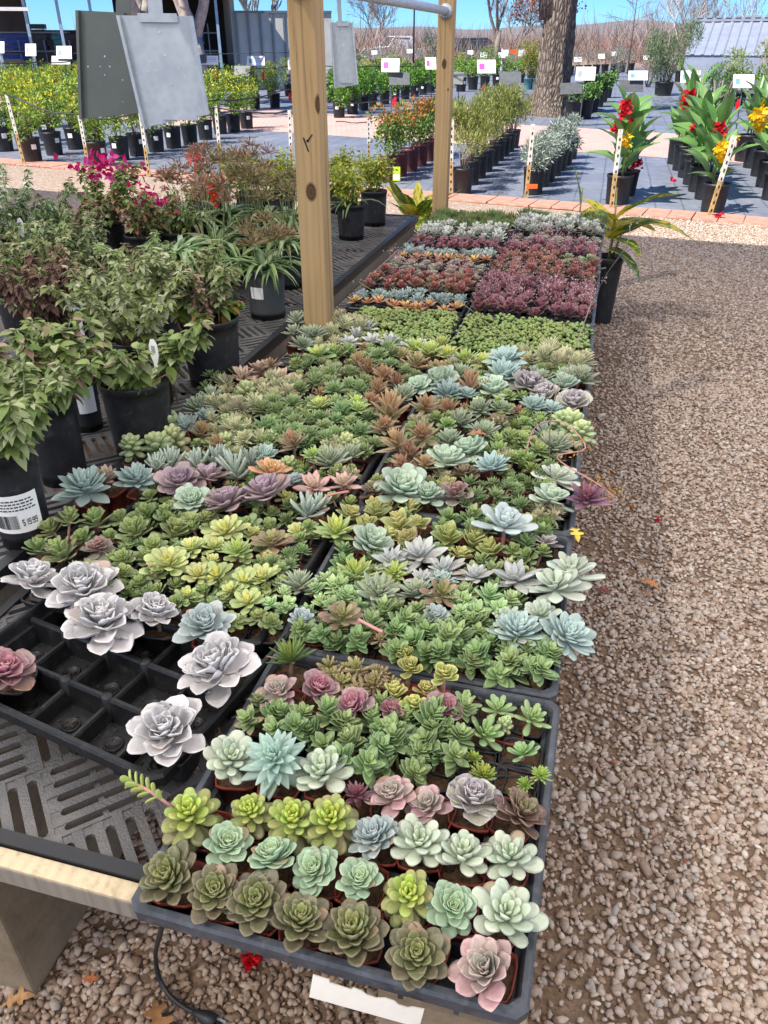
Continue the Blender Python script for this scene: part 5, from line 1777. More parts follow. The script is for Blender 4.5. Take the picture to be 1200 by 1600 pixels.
def leafy_plant(root, seed, z0, r, h, spread, nst, nl, L, W, cols, wts=None, droop=.3, mat=None, stem=None, fold=.14, bend=.5, lo=.15, name='foliage', col_k=.84):
    sm, tips = stems_mesh(r, h, nst, spread, stem or M['stem_green'], .0028, seed, z0)
    obj('stem', sm, root)
    rs = np.random.default_rng(seed)
    pos, d, nr, LL = [], [], [], []
    per = max(1, int(nl * 3.3) // nst)
    for (p0, p1, p2) in tips:
        for k in range(per):
            t = lo + (1 - lo) * rs.random() ** .75
            p = bezier(p0, p1, p2, t)
            a = k * 2.4 + rs.uniform(-.5, .5)
            dz = rs.uniform(-droop, .45)
            dd = np.array([math.cos(a), math.sin(a), dz])
            pos.append(np.array(p) + dd * .004)
            d.append(dd)
            nr.append(np.array([rs.uniform(-.35, .35), rs.uniform(-.35, .35), 1]))
            LL.append(L * .66 * rs.uniform(.55, 1.2) * (1.1 - .45 * t))
    n = len(pos)
    LL = np.array(LL)
    me = leaves(name, pos, d, nr, LL, LL * W * 1.12, pick_cols(n, cols, wts, .2, col_k), mat or M['foliage'], fold, bend * rs.uniform(.2, 1.4, n))
    return obj(name, me, root, kind='stuff')

def bracts(root, seed, center, rad, n, L, cols, name='blossom'):
    rs = np.random.default_rng(seed)
    pos = np.array(center) + rs.normal(0, 1, (n, 3)) * np.array(rad)
    me = leaves(name, pos, rand_dirs(n, -.3, 1), rand_dirs(n, -.2, 1), L, L * .8, pick_cols(n, cols, None, .12, .9), M['petal'], .2, .3)
    return obj(name, me, root, kind='stuff')

def bench_pot(label, px, py, diam, h, z=None, mat='pot_black', ribs=0, cat='potted plant', taper=.86):
    """pot standing on the left bench: (px, py) its rim centre in the photograph"""
    z = LZ if z is None else z
    c = P(px, py, z + h)
    r = diam * mpp(c) / 2
    o = thing('potted_plant', label, cat, (c.x, c.y, z), random.uniform(0, 6.28))
    po = obj('pot', nursery_pot('pot', r, h, M[mat], ribs, taper), o)
    obj('soil', soil_big(r * .935, h * .87), po)
    return o, r, h

def stick_label(root, r, h, ang, w, hh, zc, text=None, printed=True, tp=.86):
    """printed sticker on the pot wall, bent round it"""
    ang -= root.rotation_euler.z
    b = MB()
    n = 8
    def pt(u, v, off):
        zz = zc + v * hh
        rr = r * (tp + (0.965 - tp) * max(0, (zz / h - .04) / .983)) + off
        a = ang + u * w / r
        return (rr * math.cos(a), rr * math.sin(a), zz)
    for i in range(n):
        u0, u1 = -.5 + i / n, -.5 + (i + 1) / n
        b.add([pt(u0, -.5, .0015), pt(u1, -.5, .0015), pt(u1, .5, .0015), pt(u0, .5, .0015)], [(0, 1, 2, 3)])
    lab = obj('price_label', b.mesh('price_label', M['white_card']), root)
    if not printed:
        return
    b = MB()
    def bar(u0, u1, v0, v1):
        k = max(1, int((u1 - u0) * 8))
        for i in range(k):
            a, c_ = u0 + (u1 - u0) * i / k, u0 + (u1 - u0) * (i + 1) / k
            b.add([pt(a, v0, .0022), pt(c_, v0, .0022), pt(c_, v1, .0022), pt(a, v1, .0022)], [(0, 1, 2, 3)])
    rs = random.Random(5)
    u = -.44
    while u < 0.02:
        w_ = rs.choice([.008, .012, .02])
        bar(u, u + w_, -.38, -.02)
        u += w_ + rs.choice([.008, .014])
    for k, v in enumerate((.10, .18, .26, .34)):
        x = -.44
        while x < .40 - .08 * (k % 2):
            l = rs.uniform(.03, .09)
            bar(x, x + l, v, v + .035)
            x += l + .02
    obj('barcode_print', b.mesh('barcode_print', M['ink']), lab, kind='stuff')
    # price in digits, seven-segment strokes bent round the pot
    b = MB()
    seg = {'a': ((0, 1), (1, 1)), 'b': ((1, 1), (1, .5)), 'c': ((1, .5), (1, 0)), 'd': ((0, 0), (1, 0)), 'e': ((0, .5), (0, 0)), 'f': ((0, 1), (0, .5)), 'g': ((0, .5), (1, .5))}
    dig = {'1': 'bc', '9': 'abcdfg', '$': 'afgcd', '5': 'afgcd'}
    x = .10
    for ch in (text or ''):
        if ch == '.':
            q = (x, x + .012, -.30, -.275)
            b.add([pt(q[0], q[2], .0024), pt(q[1], q[2], .0024), pt(q[1], q[3], .0024), pt(q[0], q[3], .0024)], [(0, 1, 2, 3)])
            x += .022
            continue
        for s in dig[ch]:
            (a0, b0), (a1, b1) = seg[s]
            U = lambda a: x + a * .036
            V = lambda c: -.30 + c * .14
            t = .006
            lo_u, hi_u = min(U(a0), U(a1)) - t, max(U(a0), U(a1)) + t
            lo_v, hi_v = min(V(b0), V(b1)) - t * 2, max(V(b0), V(b1)) + t * 2
            b.add([pt(lo_u, lo_v, .0024), pt(hi_u, lo_v, .0024), pt(hi_u, hi_v, .0024), pt(lo_u, hi_v, .0024)], [(0, 1, 2, 3)])
        if ch == '$':
            b.add([pt(x + .015, -.34, .0026), pt(x + .021, -.34, .0026), pt(x + .021, -.12, .0026), pt(x + .015, -.12, .0026)], [(0, 1, 2, 3)])
        x += .058
    if text:
        obj('price_print', b.mesh('price_print', M['ink']), lab)

SALV = ['#9fab74', '#8a9c5c', '#76894a', '#b0b788', '#647a46', '#8f8460']
SALG = ['#8fa25e', '#7f9550', '#a3b078', '#6d8448', '#b0b88a']
DEAD = ['#7a5f55', '#8b7062', '#68504a', '#97806c', '#7d6a55', '#5d4a40']
facing = math.atan2(-1, .7)

o, r, h = bench_pot('black pot of leafy sage with a dried pinkish centre, nearest the gap', 325, 494, 93, .200)
leafy_plant(o, 1, h * .86, r, .24, .13, 11, 230, .055, .52, SALV, [3, 3, 2, 3, 1, 2])
leafy_plant(o, 101, h * .86, r * .4, .17, .05, 5, 60, .05, .5, ['#b99a88', '#a58877', '#c9b3a0'], mat=M['dry_leaf'])
leafy_plant(o, 102, h * .9, r, .06, .10, 6, 50, .06, .6, ['#7d9a3c', '#8aa040', '#a3783c'], droop=.5)
o, r, h = bench_pot('wide black pot of drooping sage leaves, in the middle of the bench edge', 208, 590, 108, .185)
leafy_plant(o, 2, h * .86, r, .17, .17, 13, 250, .064, .55, SALV + ['#7d9148'], [2, 3, 3, 2, 2, 1, 3], droop=.6)
o, r, h = bench_pot('black pot with brown-tipped leafy sage left of the wide pot', 72, 622, 84, .200)
leafy_plant(o, 3, h * .86, r, .16, .16, 12, 230, .06, .55, SALG + ['#b08f80'], [3, 3, 2, 2, 2, 1.5], droop=.5)
o, r, h = bench_pot('nearest black pot with a white barcode price label', 2, 694, 92, .215)
leafy_plant(o, 4, h * .86, r, .18, .15, 12, 260, .055, .55, SALG, droop=.5)
stick_label(o, r, h, math.atan2(-.85, .52), .105, .085, h * .40, '$19.99')
o, r, h = bench_pot('black pot of pale bushy sage, behind the wide pot', 213, 524, 96, .195)
leafy_plant(o, 5, h * .86, r, .22, .17, 14, 330, .052, .52, ['#a3ad78', '#93a060', '#b4ba92', '#7f9050', '#c2c6a4'], [3, 3, 3, 2, 2], droop=.4)
stick_label(o, r, h, facing, .05, .05, h * .4, None, False)
o, r, h = bench_pot('small black pot with a clear label, between two bigger pots', 122, 584, 50, .150)
stick_label(o, r, h, facing + .2, .05, .07, h * .6, None, False)
leafy_plant(o, 51, h * .86, r, .10, .10, 6, 80, .05, .55, SALG)
o, r, h = bench_pot('grey pot with a white sticker and strappy green leaves', 413, 416, 62, .180, mat='pot_grey', taper=.9)
stick_label(o, r, h, math.atan2(-1, -.15), .055, .042, h * .55, None, False, .9)
def strappy(root, seed, z0, n, L, cols, w=.05, up=.7):
    """arching strap leaves, each a bent ribbon"""
    rs = np.random.default_rng(seed)
    V, Fc, Sz, Cc = [], [], [], []
    o_ = 0
    for i in range(n):
        a = rs.uniform(0, 6.28); l = L * rs.uniform(.6, 1.15); e = rs.uniform(.75, 1.45) * up
        c = lin(cols[rs.integers(len(cols))], .8 * rs.uniform(.8, 1.2))
        p = np.array([rs.normal(0, .02), rs.normal(0, .02), z0]); dr = np.array([math.cos(a), math.sin(a)])
        sd = np.array([-dr[1], dr[0], 0])
        for k in range(7):
            t = k / 6
            wd = l * w * (1 - t ** 2.2) * (0.6 + .4 * min(1, t * 5)) + .0003
            V.append(p - sd * wd + np.array([0, 0, wd * .5])); V.append(p.copy()); V.append(p + sd * wd + np.array([0, 0, wd * .5]))
            Cc += [c, tuple(x * 1.15 for x in c), c]
            if k < 6:
                for q in (0, 1):
                    Fc += [o_ + k * 3 + q, o_ + k * 3 + q + 1, o_ + k * 3 + q + 4, o_ + k * 3 + q + 3]; Sz.append(4)
            ee = e - t * 1.9
            p = p + np.array([dr[0] * math.cos(ee), dr[1] * math.cos(ee), math.sin(ee)]) * l / 6
        o_ += 21
    return obj('strap_leaves', mesh_np('strap_leaves', V, Fc, Sz, M['foliage_shiny'], True, Cc), root, kind='stuff')
STR = ['#7f9a5e', '#6d8a50', '#93a878', '#5f7a4c']
def plume(root, seed, z0, r, h, n=10, cols=('#a58a6c', '#8d7a58', '#b59a80', '#7f7a50')):
    sm, tips = stems_mesh(r, h, n, r * .9, M['stem_green'], .002, seed, z0)
    obj('flower_stalk', sm, root)
    rs = np.random.default_rng(seed)
    pos, d = [], []
    for (p0, p1, p2) in tips:
        for k in range(70):
            v = rs.normal(0, 1, 3); v /= np.linalg.norm(v); v[2] = abs(v[2]) * .8
            pos.append(np.array(p2) + v * .045 * rs.random()); d.append(v)
    n_ = len(pos)
    me = leaves('seed_heads', pos, d, rand_dirs(n_), .030 * rs.uniform(.5, 1.2, n_), .006, pick_cols(n_, list(cols)), M['dry_leaf'], simple_leaf=True)
    obj('seed_heads', me, root, kind='stuff')
strappy(o, 6, h * .85, 60, .20, STR)
plume(o, 61, h * .86, r, .17, 9)
def extra(label, px, py, diam, h, mat='pot_black'):
    return bench_pot(label, px, py, diam, h, mat=mat)
o, r, h = extra('black pot of arching strap leaves behind the sage', 278, 400, 72, .17)
strappy(o, 7, h * .85, 75, .24, ['#7fa062', '#8fae74', '#5f864e', '#a9bf94'], w=.045)
o, r, h = extra('dried-up brown plant in a hidden pot at the bench side', 62, 520, 70, .16)
leafy_plant(o, 8, h * .86, r, .24, .16, 14, 330, .05, .55, DEAD, None, droop=.8, mat=M['dry_leaf'], stem=M['stem_brown'])
o, r, h = extra('green sage plant just behind the dried brown plant', 130, 420, 66, .16)
leafy_plant(o, 9, h * .86, r, .21, .17, 13, 300, .048, .5, ['#93a374', '#7f9560', '#a9b592', '#6c8250', '#8a8a5c'])
o, r, h = extra('black pot hidden among sage between strap leaves and dried plant', 215, 440, 70, .16)
leafy_plant(o, 10, h * .86, r, .18, .16, 12, 260, .048, .5, ['#97a874', '#849a60', '#abb88c', '#6f8850'])
o, r, h = extra('sage with a magenta bloom near the side of the bench', 20, 450, 60, .16)
leafy_plant(o, 11, h * .86, r, .22, .16, 12, 250, .045, .5, SALV)
bracts(o, 12, (.05, -.08, .36), (.012, .012, .018), 26, .022, ['#d81f78', '#c2186a', '#e8489a'])
o, r, h = extra('tall bougainvillea with magenta blossoms at the back of the bench', 165, 345, 56, .18)
leafy_plant(o, 13, h * .86, r, .27, .20, 14, 280, .060, .62, ['#7f9a4c', '#95aa66', '#6a8640', '#a9b080', '#8a5a50'], None, droop=.4)
bracts(o, 14, (.02, -.04, .41), (.06, .05, .03), 60, .030, ['#d0186e', '#c8287e', '#e050a0', '#b01458'])
bracts(o, 15, (.12, .02, .33), (.05, .05, .04), 30, .028, ['#b8215e', '#c83a70', '#a0304c'])
o, r, h = extra('bougainvillea with crimson blossoms in front of the tall one', 222, 365, 56, .16)
leafy_plant(o, 16, h * .86, r, .22, .17, 11, 190, .052, .55, ['#8a9a58', '#a08a5c', '#768a48', '#a0705c'])
bracts(o, 17, (.03, -.06, .31), (.05, .04, .025), 36, .026, ['#c01860', '#b02858', '#d84088'])
PL = ['#8a8458', '#9a7f60', '#767a4a', '#a8907c', '#6a7046']
k_ = 0
for (px, py, lab) in ((300, 345, 'reddish plumed strap plant beside the crimson bougainvillea'), (352, 338, 'plumed strap plant with brown seed heads, middle of the back row'), (410, 345, 'plumed strap plant behind the grey pot'), (452, 348, 'plumed strap plant next to the near pine post'),
                      (340, 385, 'strap plant with an orange bloom in front of the back row'), (395, 375, 'dense strap plant in front of the back row, near the grey pot'), (330, 300, 'tall dark airy plant at the back, behind the plumes'), (445, 385, 'dark green strap plant tucked behind the near pine post')):
    o, r, h = extra(lab, px, py, 56, .16)
    strappy(o, 20 + k_, h * .85, 70, .23, STR + ['#8a8a5e'])
    plume(o, 40 + k_, h * .86, .085, .25 + .04 * (k_ % 3), 11, PL if k_ % 2 else ('#a9785f', '#94664e', '#8a8458', '#b5958a'))
    if k_ == 4:
        bracts(o, 33, (.06, -.05, .36), (.012, .012, .02), 16, .02, ['#d8482c', '#c83a20'])
    if k_ == 0:
        bracts(o, 34, (-.03, -.05, .40), (.03, .03, .03), 40, .024, ['#d0766c', '#c05a52'])
    k_ += 1
FERN = ['#c6c94a', '#b1ba3e', '#9fae3e', '#d3d070', '#8a9c3c']
def ferny(root, seed, z0, r, h, n=12, cols=FERN):
    sm, tips = stems_mesh(r * .6, h, n, r * 1.3, M['stem_green'], .002, seed, z0)
    obj('stem', sm, root)
    rs = np.random.default_rng(seed)
    pos, d = [], []
    for (p0, p1, p2) in tips:
        for k in range(60):
            t = .25 + .75 * rs.random()
            p = bezier(p0, p1, p2, t)
            v = rs.normal(0, 1, 3); v[2] *= .6; v /= np.linalg.norm(v)
            pos.append(np.array(p) + v * .035 * rs.random()); d.append(v)
    n_ = len(pos)
    obj('foliage', leaves('foliage', pos, d, rand_dirs(n_, .1, 1), .026 * rs.uniform(.6, 1.2, n_), .010, pick_cols(n_, cols), M['foliage'], .15, .3), root, kind='stuff')
for i, (px, py, dm, hh, lab) in enumerate(((392, 300, 50, .17, 'yellow-green feathery plant at the back of the bench'), (436, 300, 50, .17, 'golden feathery plant beside the near pine post'), (548, 318, 46, .17, 'feathery yellow plant in a black pot behind the near post'), (584, 297, 42, .18, 'last feathery yellow plant at the far end of the bench'), (530, 290, 34, .15, 'small feathery plant peeking from behind the near post'))):
    o, r, h = extra(lab, px, py, dm, hh)
    ferny(o, 70 + i, h * .86, r, .22, 15)
    if i == 2:
        strappy(o, 76, h * .85, 14, .2, STR)
o, r, h = extra('white-green variegated leafy plant at the far left of the bench', 15, 378, 66, .17)
leafy_plant(o, 18, h * .86, r, .30, .18, 14, 330, .05, .5, ['#c3cfae', '#a9bd8c', '#7f9a64', '#5f7f4c', '#dde2cc'])
bracts(o, 19, (.06, -.12, .33), (.015, .015, .01), 12, .02, ['#d8746a', '#c85a50'])
o, r, h = extra('dark leafy plant beside the variegated one, in shade', 62, 385, 60, .16)
leafy_plant(o, 181, h * .86, r, .25, .15, 12, 260, .05, .4, ['#5f7a4c', '#4f6a42', '#7f945e', '#8fa27a'], droop=.7)
for i, (px, py, lab) in enumerate(((105, 500, 'low sage with bronze leaves between dried plant and bench edge'), (250, 478, 'olive sage filling the gap behind the nearest pots'), (165, 470, 'grey-green sage right behind the drooping wide pot'), (75, 440, 'dull sage at the left behind the dried brown plant'), (270, 360, 'olive leafy plant between bougainvillea and strap plants'), (120, 365, 'dusty sage in front of the tall bougainvillea'))):
    o, r, h = extra(lab, px, py, 58, .15)
    leafy_plant(o, 300 + i, h * .86, r, .20 - .03 * (i == 0), .19, 14, 260, .052, .52, [SALV, SALG, ['#8f8a5c', '#7c8450', '#9a8f70', '#6d7446', '#8d7458']][i % 3], droop=.6)
# plant tags (white plastic)
for (px, py, lab, rz) in ((120, 478, 'white oval plant tag standing by the dried brown plant', .3), (240, 548, 'white bloom-shaped plant tag at the rim of the wide pot', -.2), (200, 312, 'white plant tag among the bougainvillea blossoms', .1), (32, 352, 'tall pale plant tag at the variegated plant', .2)):
    p = P(px, py, LZ + .25)
    t = thing('plant_tag', lab, 'tag', (p.x, p.y, LZ + .20), rz)
    b = MB()
    vs = []
    for s in (0, .0016):
        vs += [(-.004, s, -.09), (.004, s, -.09), (.006, s, .02), (.013, s, .04), (.012, s, .065), (.004, s, .078), (-.006, s, .076), (-.013, s, .06), (-.012, s, .035), (-.006, s, .02)]
    b.add(vs, [tuple(range(9, -1, -1)), tuple(range(10, 20))] + [(i, (i + 1) % 10, 10 + (i + 1) % 10, 10 + i) for i in range(10)])
    obj('tag_blade', b.mesh('tag_blade', M['white_card']), t)
    b = MB(); b.box(-.006, -.0006, .045, .005, -.0002, .062)
    obj('tag_print', b.mesh('tag_print', M['print_grey']), t)

# ================================================================== variegated shell gingers at the far end
GING = None
def ginger_mat():
    b = NT('variegated_leaf')
    at = b.n('ShaderNodeAttribute', attribute_name='lf')
    sep = b.n('ShaderNodeSeparateColor'); b.l(at.outputs['Color'], sep.inputs[0])
    v = b.coord('Object')
    f = b.noise(1.0, 3, .6, b.mapping(v, (1.2, 16, 16)), .4)
    oi = b.n('ShaderNodeObjectInfo')
    f = b.math('ADD', f, b.math('MULTIPLY_ADD', oi.outputs['Random'], .16, -.10))
    col = b.ramp(f, [(.36, rgba('#4c6a2c')), (.44, rgba('#6d8a38')), (.49, rgba('#d2bf3a')), (.8, rgba('#d8c75a'))])
    tr = b.n('ShaderNodeBsdfTranslucent'); b.l(col, tr.inputs[0])
    mx = b.n('ShaderNodeMixShader'); mx.inputs[0].default_value = .22
    b.l(b.principled(col, .4, 0, .45), mx.inputs[1]); b.l(tr.outputs[0], mx.inputs[2])
    return b.done(mx.outputs[0])
M['ginger'] = ginger_mat()
def blade_leaf(name, mat, W=.22, arch=.5, n=9, fold=.10, seed=0, wav=.02):
    """long paddle leaf of unit length along +X, arching down, midrib fold"""
    rs = random.Random(seed)
    V, Cc, Fs = [], [], []
    ph = rs.uniform(0, 6)
    for i in range(n):
        t = i / (n - 1)
        w = W * .5 * (math.sin(math.pi * min(1, t * .94 + .06) ** .75) ** .8) * (1 - .15 * t) + .004
        if i == n - 1:
            w = .003
        z = -arch * t * t * .6
        x = t * (1 - .18 * arch * t)
        for k, y in enumerate((-1, -.5, 0, .5, 1)):
            V.append((x, y * w, z + abs(y) * w * fold * 2 + wav * math.sin(t * 11 + ph + y) * abs(y) * W * 2))
            Cc.append((t, abs(y), .5))
    for i in range(n - 1):
        for k in range(4):
            a = i * 5 + k
            Fs.append((a, a + 1, a + 6, a + 5))
    me = mesh_from(name, V, Fs, mat, True, Cc, 'lf')
    return me
gl = [blade_leaf('leaf', M['ginger'], .34 + .04 * s, .25 + .3 * s, seed=s) for s in range(3)]
def leaf_obj(root, me, base, az, el, L, roll=0.0, name='leaf', w=1.0):
    Mx = Matrix.Translation(base) @ Matrix.Rotation(az, 4, 'Z') @ Matrix.Rotation(-el, 4, 'Y') @ Matrix.Rotation(roll, 4, 'X') @ Matrix.Diagonal((L, L * w, L, 1))
    return obj(name, me, root, Mx)
# potted ginger on the gravel beside the trays
c = P(951, 400, 0.40)
G = thing('shell_ginger', 'variegated ginger in a tall black pot on the gravel beside the far trays', 'potted plant', (c.x, c.y, 0), 0)
gp = obj('pot', nursery_pot('pot', .090, .40, M['pot_black'], 0, .78), G)
obj('soil', soil_big(.082, .355), gp)
b = MB(); b.tube([(0, 0, .35), (.01, 0, .55), (-.01, .02, .78)], [.009, .008, .004], 7)
b.tube([(.02, .02, .37), (.05, -.01, .52), (.09, -.02, .60)], [.008, .006, .003], 7)
obj('stem', b.mesh('stem', M['stem_green']), G)
for (az, el, L, bz, me) in ((-.05, .42, .52, .56, 2), (.25, .75, .40, .60, 1), (-.5, .7, .4, .5, 1), (.9, .5, .36, .52, 2), (2.6, .9, .30, .55, 1), (-.9, .2, .30, .50, 1), (3.4, .5, .26, .62, 2), (-.4, -.1, .30, .44, 2), (2.0, .4, .30, .5, 1), (-2.3, .55, .25, .6, 1)):
    leaf_obj(G, gl[me], (random.uniform(-.01, .01), 0, bz), az, el, L, random.uniform(-.6, .6))
c2 = P(906, 325, RIM)
G2 = thing('shell_ginger', 'single upright variegated ginger shoot standing behind the dark tufts', 'potted plant', (c2.x, c2.y + .12, 0), 0)
gp = obj('pot', nursery_pot('pot', .11, .42, M['pot_black'], 0, .78), G2)
obj('soil', soil_big(.10, .375), gp)
b = MB(); b.tube([(0, 0, .37), (.0, 0, .75)], [.008, .004], 7); obj('stem', b.mesh('stem', M['stem_green']), G2)
leaf_obj(G2, gl[0], (0, 0, .62), 2.2, 1.35, .26, .8, w=.7)
leaf_obj(G2, gl[2], (0, 0, .55), 0.2, 1.0, .18, .9, w=.7)
c3 = P(640, 322, .62)
G3 = thing('shell_ginger', 'yellow-striped ginger clump at the far end of the pot bench', 'potted plant', (c3.x + .02, c3.y + .18, 0), 0)
gp = obj('pot', nursery_pot('pot', .14, .42, M['pot_black'], 0, .78), G3)
obj('soil', soil_big(.13, .375), gp)
b = MB()
for k in range(6):
    a = k * 1.05
    b.tube([(.03 * math.cos(a), .03 * math.sin(a), .37), (.06 * math.cos(a), .06 * math.sin(a), .58)], [.007, .004], 6)
obj('stem', b.mesh('stem', M['stem_green']), G3)
for k in range(17):
    a = k * 2.4
    leaf_obj(G3, gl[k % 3], (.05 * math.cos(a), .05 * math.sin(a), .50 + .012 * (k % 4)), a, random.uniform(.35, 1.25), random.uniform(.22, .36), random.uniform(-.5, .5))

# ================================================================== small things near the front
def smooth_pts(pts, n=5):
    out = []
    for i in range(len(pts) - 1):
        a, p0, p1, q = pts[max(i - 1, 0)], pts[i], pts[i + 1], pts[min(i + 2, len(pts) - 1)]
        for k in range(n):
            t = k / n
            out.append(0.5 * ((2 * p0) + (p1 - a) * t + (2 * a - 5 * p0 + 4 * p1 - q) * t * t + (-a + 3 * p0 - 3 * p1 + q) * t ** 3))
    return out + [pts[-1]]
# thin dry flower stalks rising from the trays
def stalk(label, pts, rad=.0016, mat='stem_brown', buds=None, cols=None):
    base = pts[0]
    o = thing('flower_stalk', label, 'stalk', base)
    b = MB(); b.tube([p - Vector(base) for p in smooth_pts(pts)], rad, 5)
    obj('stalk', b.mesh('stalk', M[mat]), o)
    if buds:
        ps, ds = [], []
        for (p, n, s) in buds:
            for k in range(n):
                v = Vector(p) - Vector(base)
                ps.append(np.array(v) + rng.normal(0, s, 3)); ds.append(rng.normal(0, 1, 3))
        ps = np.array(ps); ds = np.array(ds)
        obj('buds', leaves('buds', ps, ds, rand_dirs(len(ps)), .009, .004, pick_cols(len(ps), cols), M['petal'], simple_leaf=True), o, kind='stuff')
    return o
def zpt(px, py, z):
    return P(px, py, z)
stalk('long reddish flower stalk with small orange blooms leaning over the gravel', [zpt(822, 705, .69), zpt(838, 666, .74), zpt(880, 660, .78), zpt(915, 700, .76), zpt(870, 715, .73), zpt(935, 757, .70), zpt(960, 778, .68)], .0016, 'stem_pink',
      [(zpt(912, 690, .76), 16, .012), (zpt(900, 706, .75), 12, .008), (zpt(935, 752, .70), 18, .010), (zpt(958, 776, .68), 26, .012), (zpt(956, 760, .69), 14, .008)], ['#d8a23a', '#e0b04a', '#c8842e'])
stalk('thin dry flower stalk rising at the tray edge by the gravel', [zpt(860, 745, .68), zpt(862, 640, .85), zpt(900, 540, .95), zpt(925, 470, 1.0)], .0011, 'twig', [(zpt(925, 470, 1.0), 8, .006)], ['#b9a99a'])
stalk('thin pale stalk arching above the sedum plugs', [zpt(700, 540, .68), zpt(660, 520, .78), zpt(605, 470, .86), zpt(560, 440, .84)], .0010, 'stem_green', [(zpt(560, 440, .84), 6, .005)], ['#b9c09a'])
stalk('second pale stalk crossing above the gravel-side sedum', [zpt(785, 545, .68), zpt(765, 510, .80), zpt(730, 480, .86), zpt(710, 470, .87)], .0010, 'stem_green')
stalk('dark dry stalk standing among the chalky star rosettes', [zpt(712, 520, .68), zpt(710, 470, .82), zpt(708, 420, .95)], .0010, 'stem_brown', [(zpt(708, 425, .95), 8, .006)], ['#8a7a6a'])
stalk('grey flower stalk with pale buds by the ginger', [zpt(925, 470, .66), zpt(950, 425, .80), zpt(978, 385, .90), zpt(985, 350, .96)], .0012, 'twig', [(zpt(985, 352, .96), 8, .006), (zpt(945, 437, .79), 6, .006)], ['#c9c3b9', '#b9b0a6'])
stalk('drooping dry stem hanging from the wide pot over the slots', [zpt(236, 600, .82), zpt(262, 585, .84), zpt(272, 600, .80), zpt(278, 630, .70)], .0016, 'stem_brown')
stalk('rosy bare stem lying across the cream rosettes', [zpt(505, 790, .67), zpt(512, 775, .69), zpt(545, 768, .69)], .0028, 'stem_pink')
stalk('orange-brown fallen stem among the green crassulas', [zpt(560, 968, .70), zpt(590, 984, .70), zpt(598, 987, .70)], .0030, 'stem_pink')

# trailing lime sedum sprig over the slots
sp0 = zpt(270, 1262, .69)
o = thing('sedum_sprig', 'lime sedum sprig reaching out over the grey slots', 'sprig', sp0)
tip = zpt(205, 1222, .70) - sp0
b = MB(); b.tube([(0, 0, 0), tip * .5 + Vector((0, 0, .006)), tip], .0022, 6)
obj('stem', b.mesh('stem', M['stem_pink']), o)
lm = leaf_mesh('lime', 1)
for k in range(16):
    t = .25 + .75 * k / 15
    a = k * 2.2
    d = tip.normalized()
    q = d.to_track_quat('X', 'Z').to_matrix().to_4x4()
    obj('leaf', lm, o, Matrix.Translation(tip * t + Vector((0, 0, .005 * (1 - abs(2 * t - 1))))) @ q @ Matrix.Rotation(a, 4, 'X') @ Matrix.Rotation(-R(60 - 25 * t), 4, 'Y') @ Matrix.Scale(.015 + .004 * t, 4))

# power cord and plug on the gravel
pts = [P(262, 1420, .50), P(250, 1460, .30), P(243, 1492, .12), P(249, 1528, .035), P(266, 1556, .02), P(288, 1574, .02), P(304, 1582, .022)]
o = thing('power_cord', 'black power cord with a two-pin plug lying on the gravel under the bench', 'cord', pts[3])
b = MB()
sm = smooth_pts(pts)
b.tube([p - pts[3] for p in sm], .0042, 8)
obj('cable', b.mesh('cable', M['hose']), o)
pd = (P(330, 1594, .02) - pts[-1]).normalized()
b = MB(); p = pts[-1] - pts[3]
b.tube([p - pd * .004, p + pd * .008, p + pd * .02, p + pd * .034, p + pd * .042], [.005, .0075, .012, .013, .011], 10)
obj('plug', b.mesh('plug', M['hose']), o)
b = MB(); sd = Vector((-pd.y, pd.x, 0))
for s in (-1, 1):
    q = p + pd * .042 + sd * s * .006
    b.add([q - sd * .001 + Vector((0, 0, -.003)), q + sd * .001 + Vector((0, 0, -.003)), q + sd * .001 + Vector((0, 0, .003)), q - sd * .001 + Vector((0, 0, .003)),
           q + pd * .018 - sd * .001 + Vector((0, 0, -.003)), q + pd * .018 + sd * .001 + Vector((0, 0, -.003)), q + pd * .018 + sd * .001 + Vector((0, 0, .003)), q + pd * .018 - sd * .001 + Vector((0, 0, .003))],
          [(0, 3, 2, 1), (4, 5, 6, 7), (0, 1, 5, 4), (1, 2, 6, 5), (2, 3, 7, 6), (3, 0, 4, 7)])
obj('prongs', b.mesh('prongs', M['galv']), o)

# cream paper strip tucked under the front tray rim
pc = [P(489, 1523, .637), P(663, 1577, .637), P(655, 1606, .600), P(483, 1558, .600)]
o = thing('paper_strip', 'cream paper strip with notched top hanging below the front tray rim', 'paper', pc[0])
top = [(0, 0), (.15, 0), (.16, .12), (.36, .13), (.37, .02), (.45, .05), (.50, .16), (.58, .17), (.66, .04), (.74, .05), (.78, .16), (.86, .17), (.90, .06), (1, 0)]
b = MB()
vs = []
for (s, dn) in top:
    a = pc[0].lerp(pc[1], s); c_ = pc[3].lerp(pc[2], s)
    vs.append(a.lerp(c_, dn) - pc[0])
for (s, dn) in top:
    vs.append(pc[3].lerp(pc[2], s) - pc[0])
n = len(top)
off = Vector((0, .0008, 0))
vs += [v + off for v in vs]
b.add(vs, [(n + i, n + i + 1, i + 1, i) for i in range(n - 1)] + [(2 * n + i, 2 * n + i + 1, 3 * n + i + 1, 3 * n + i) for i in range(n - 1)])
obj('paper', b.mesh('paper', M['cream_paper']), o)

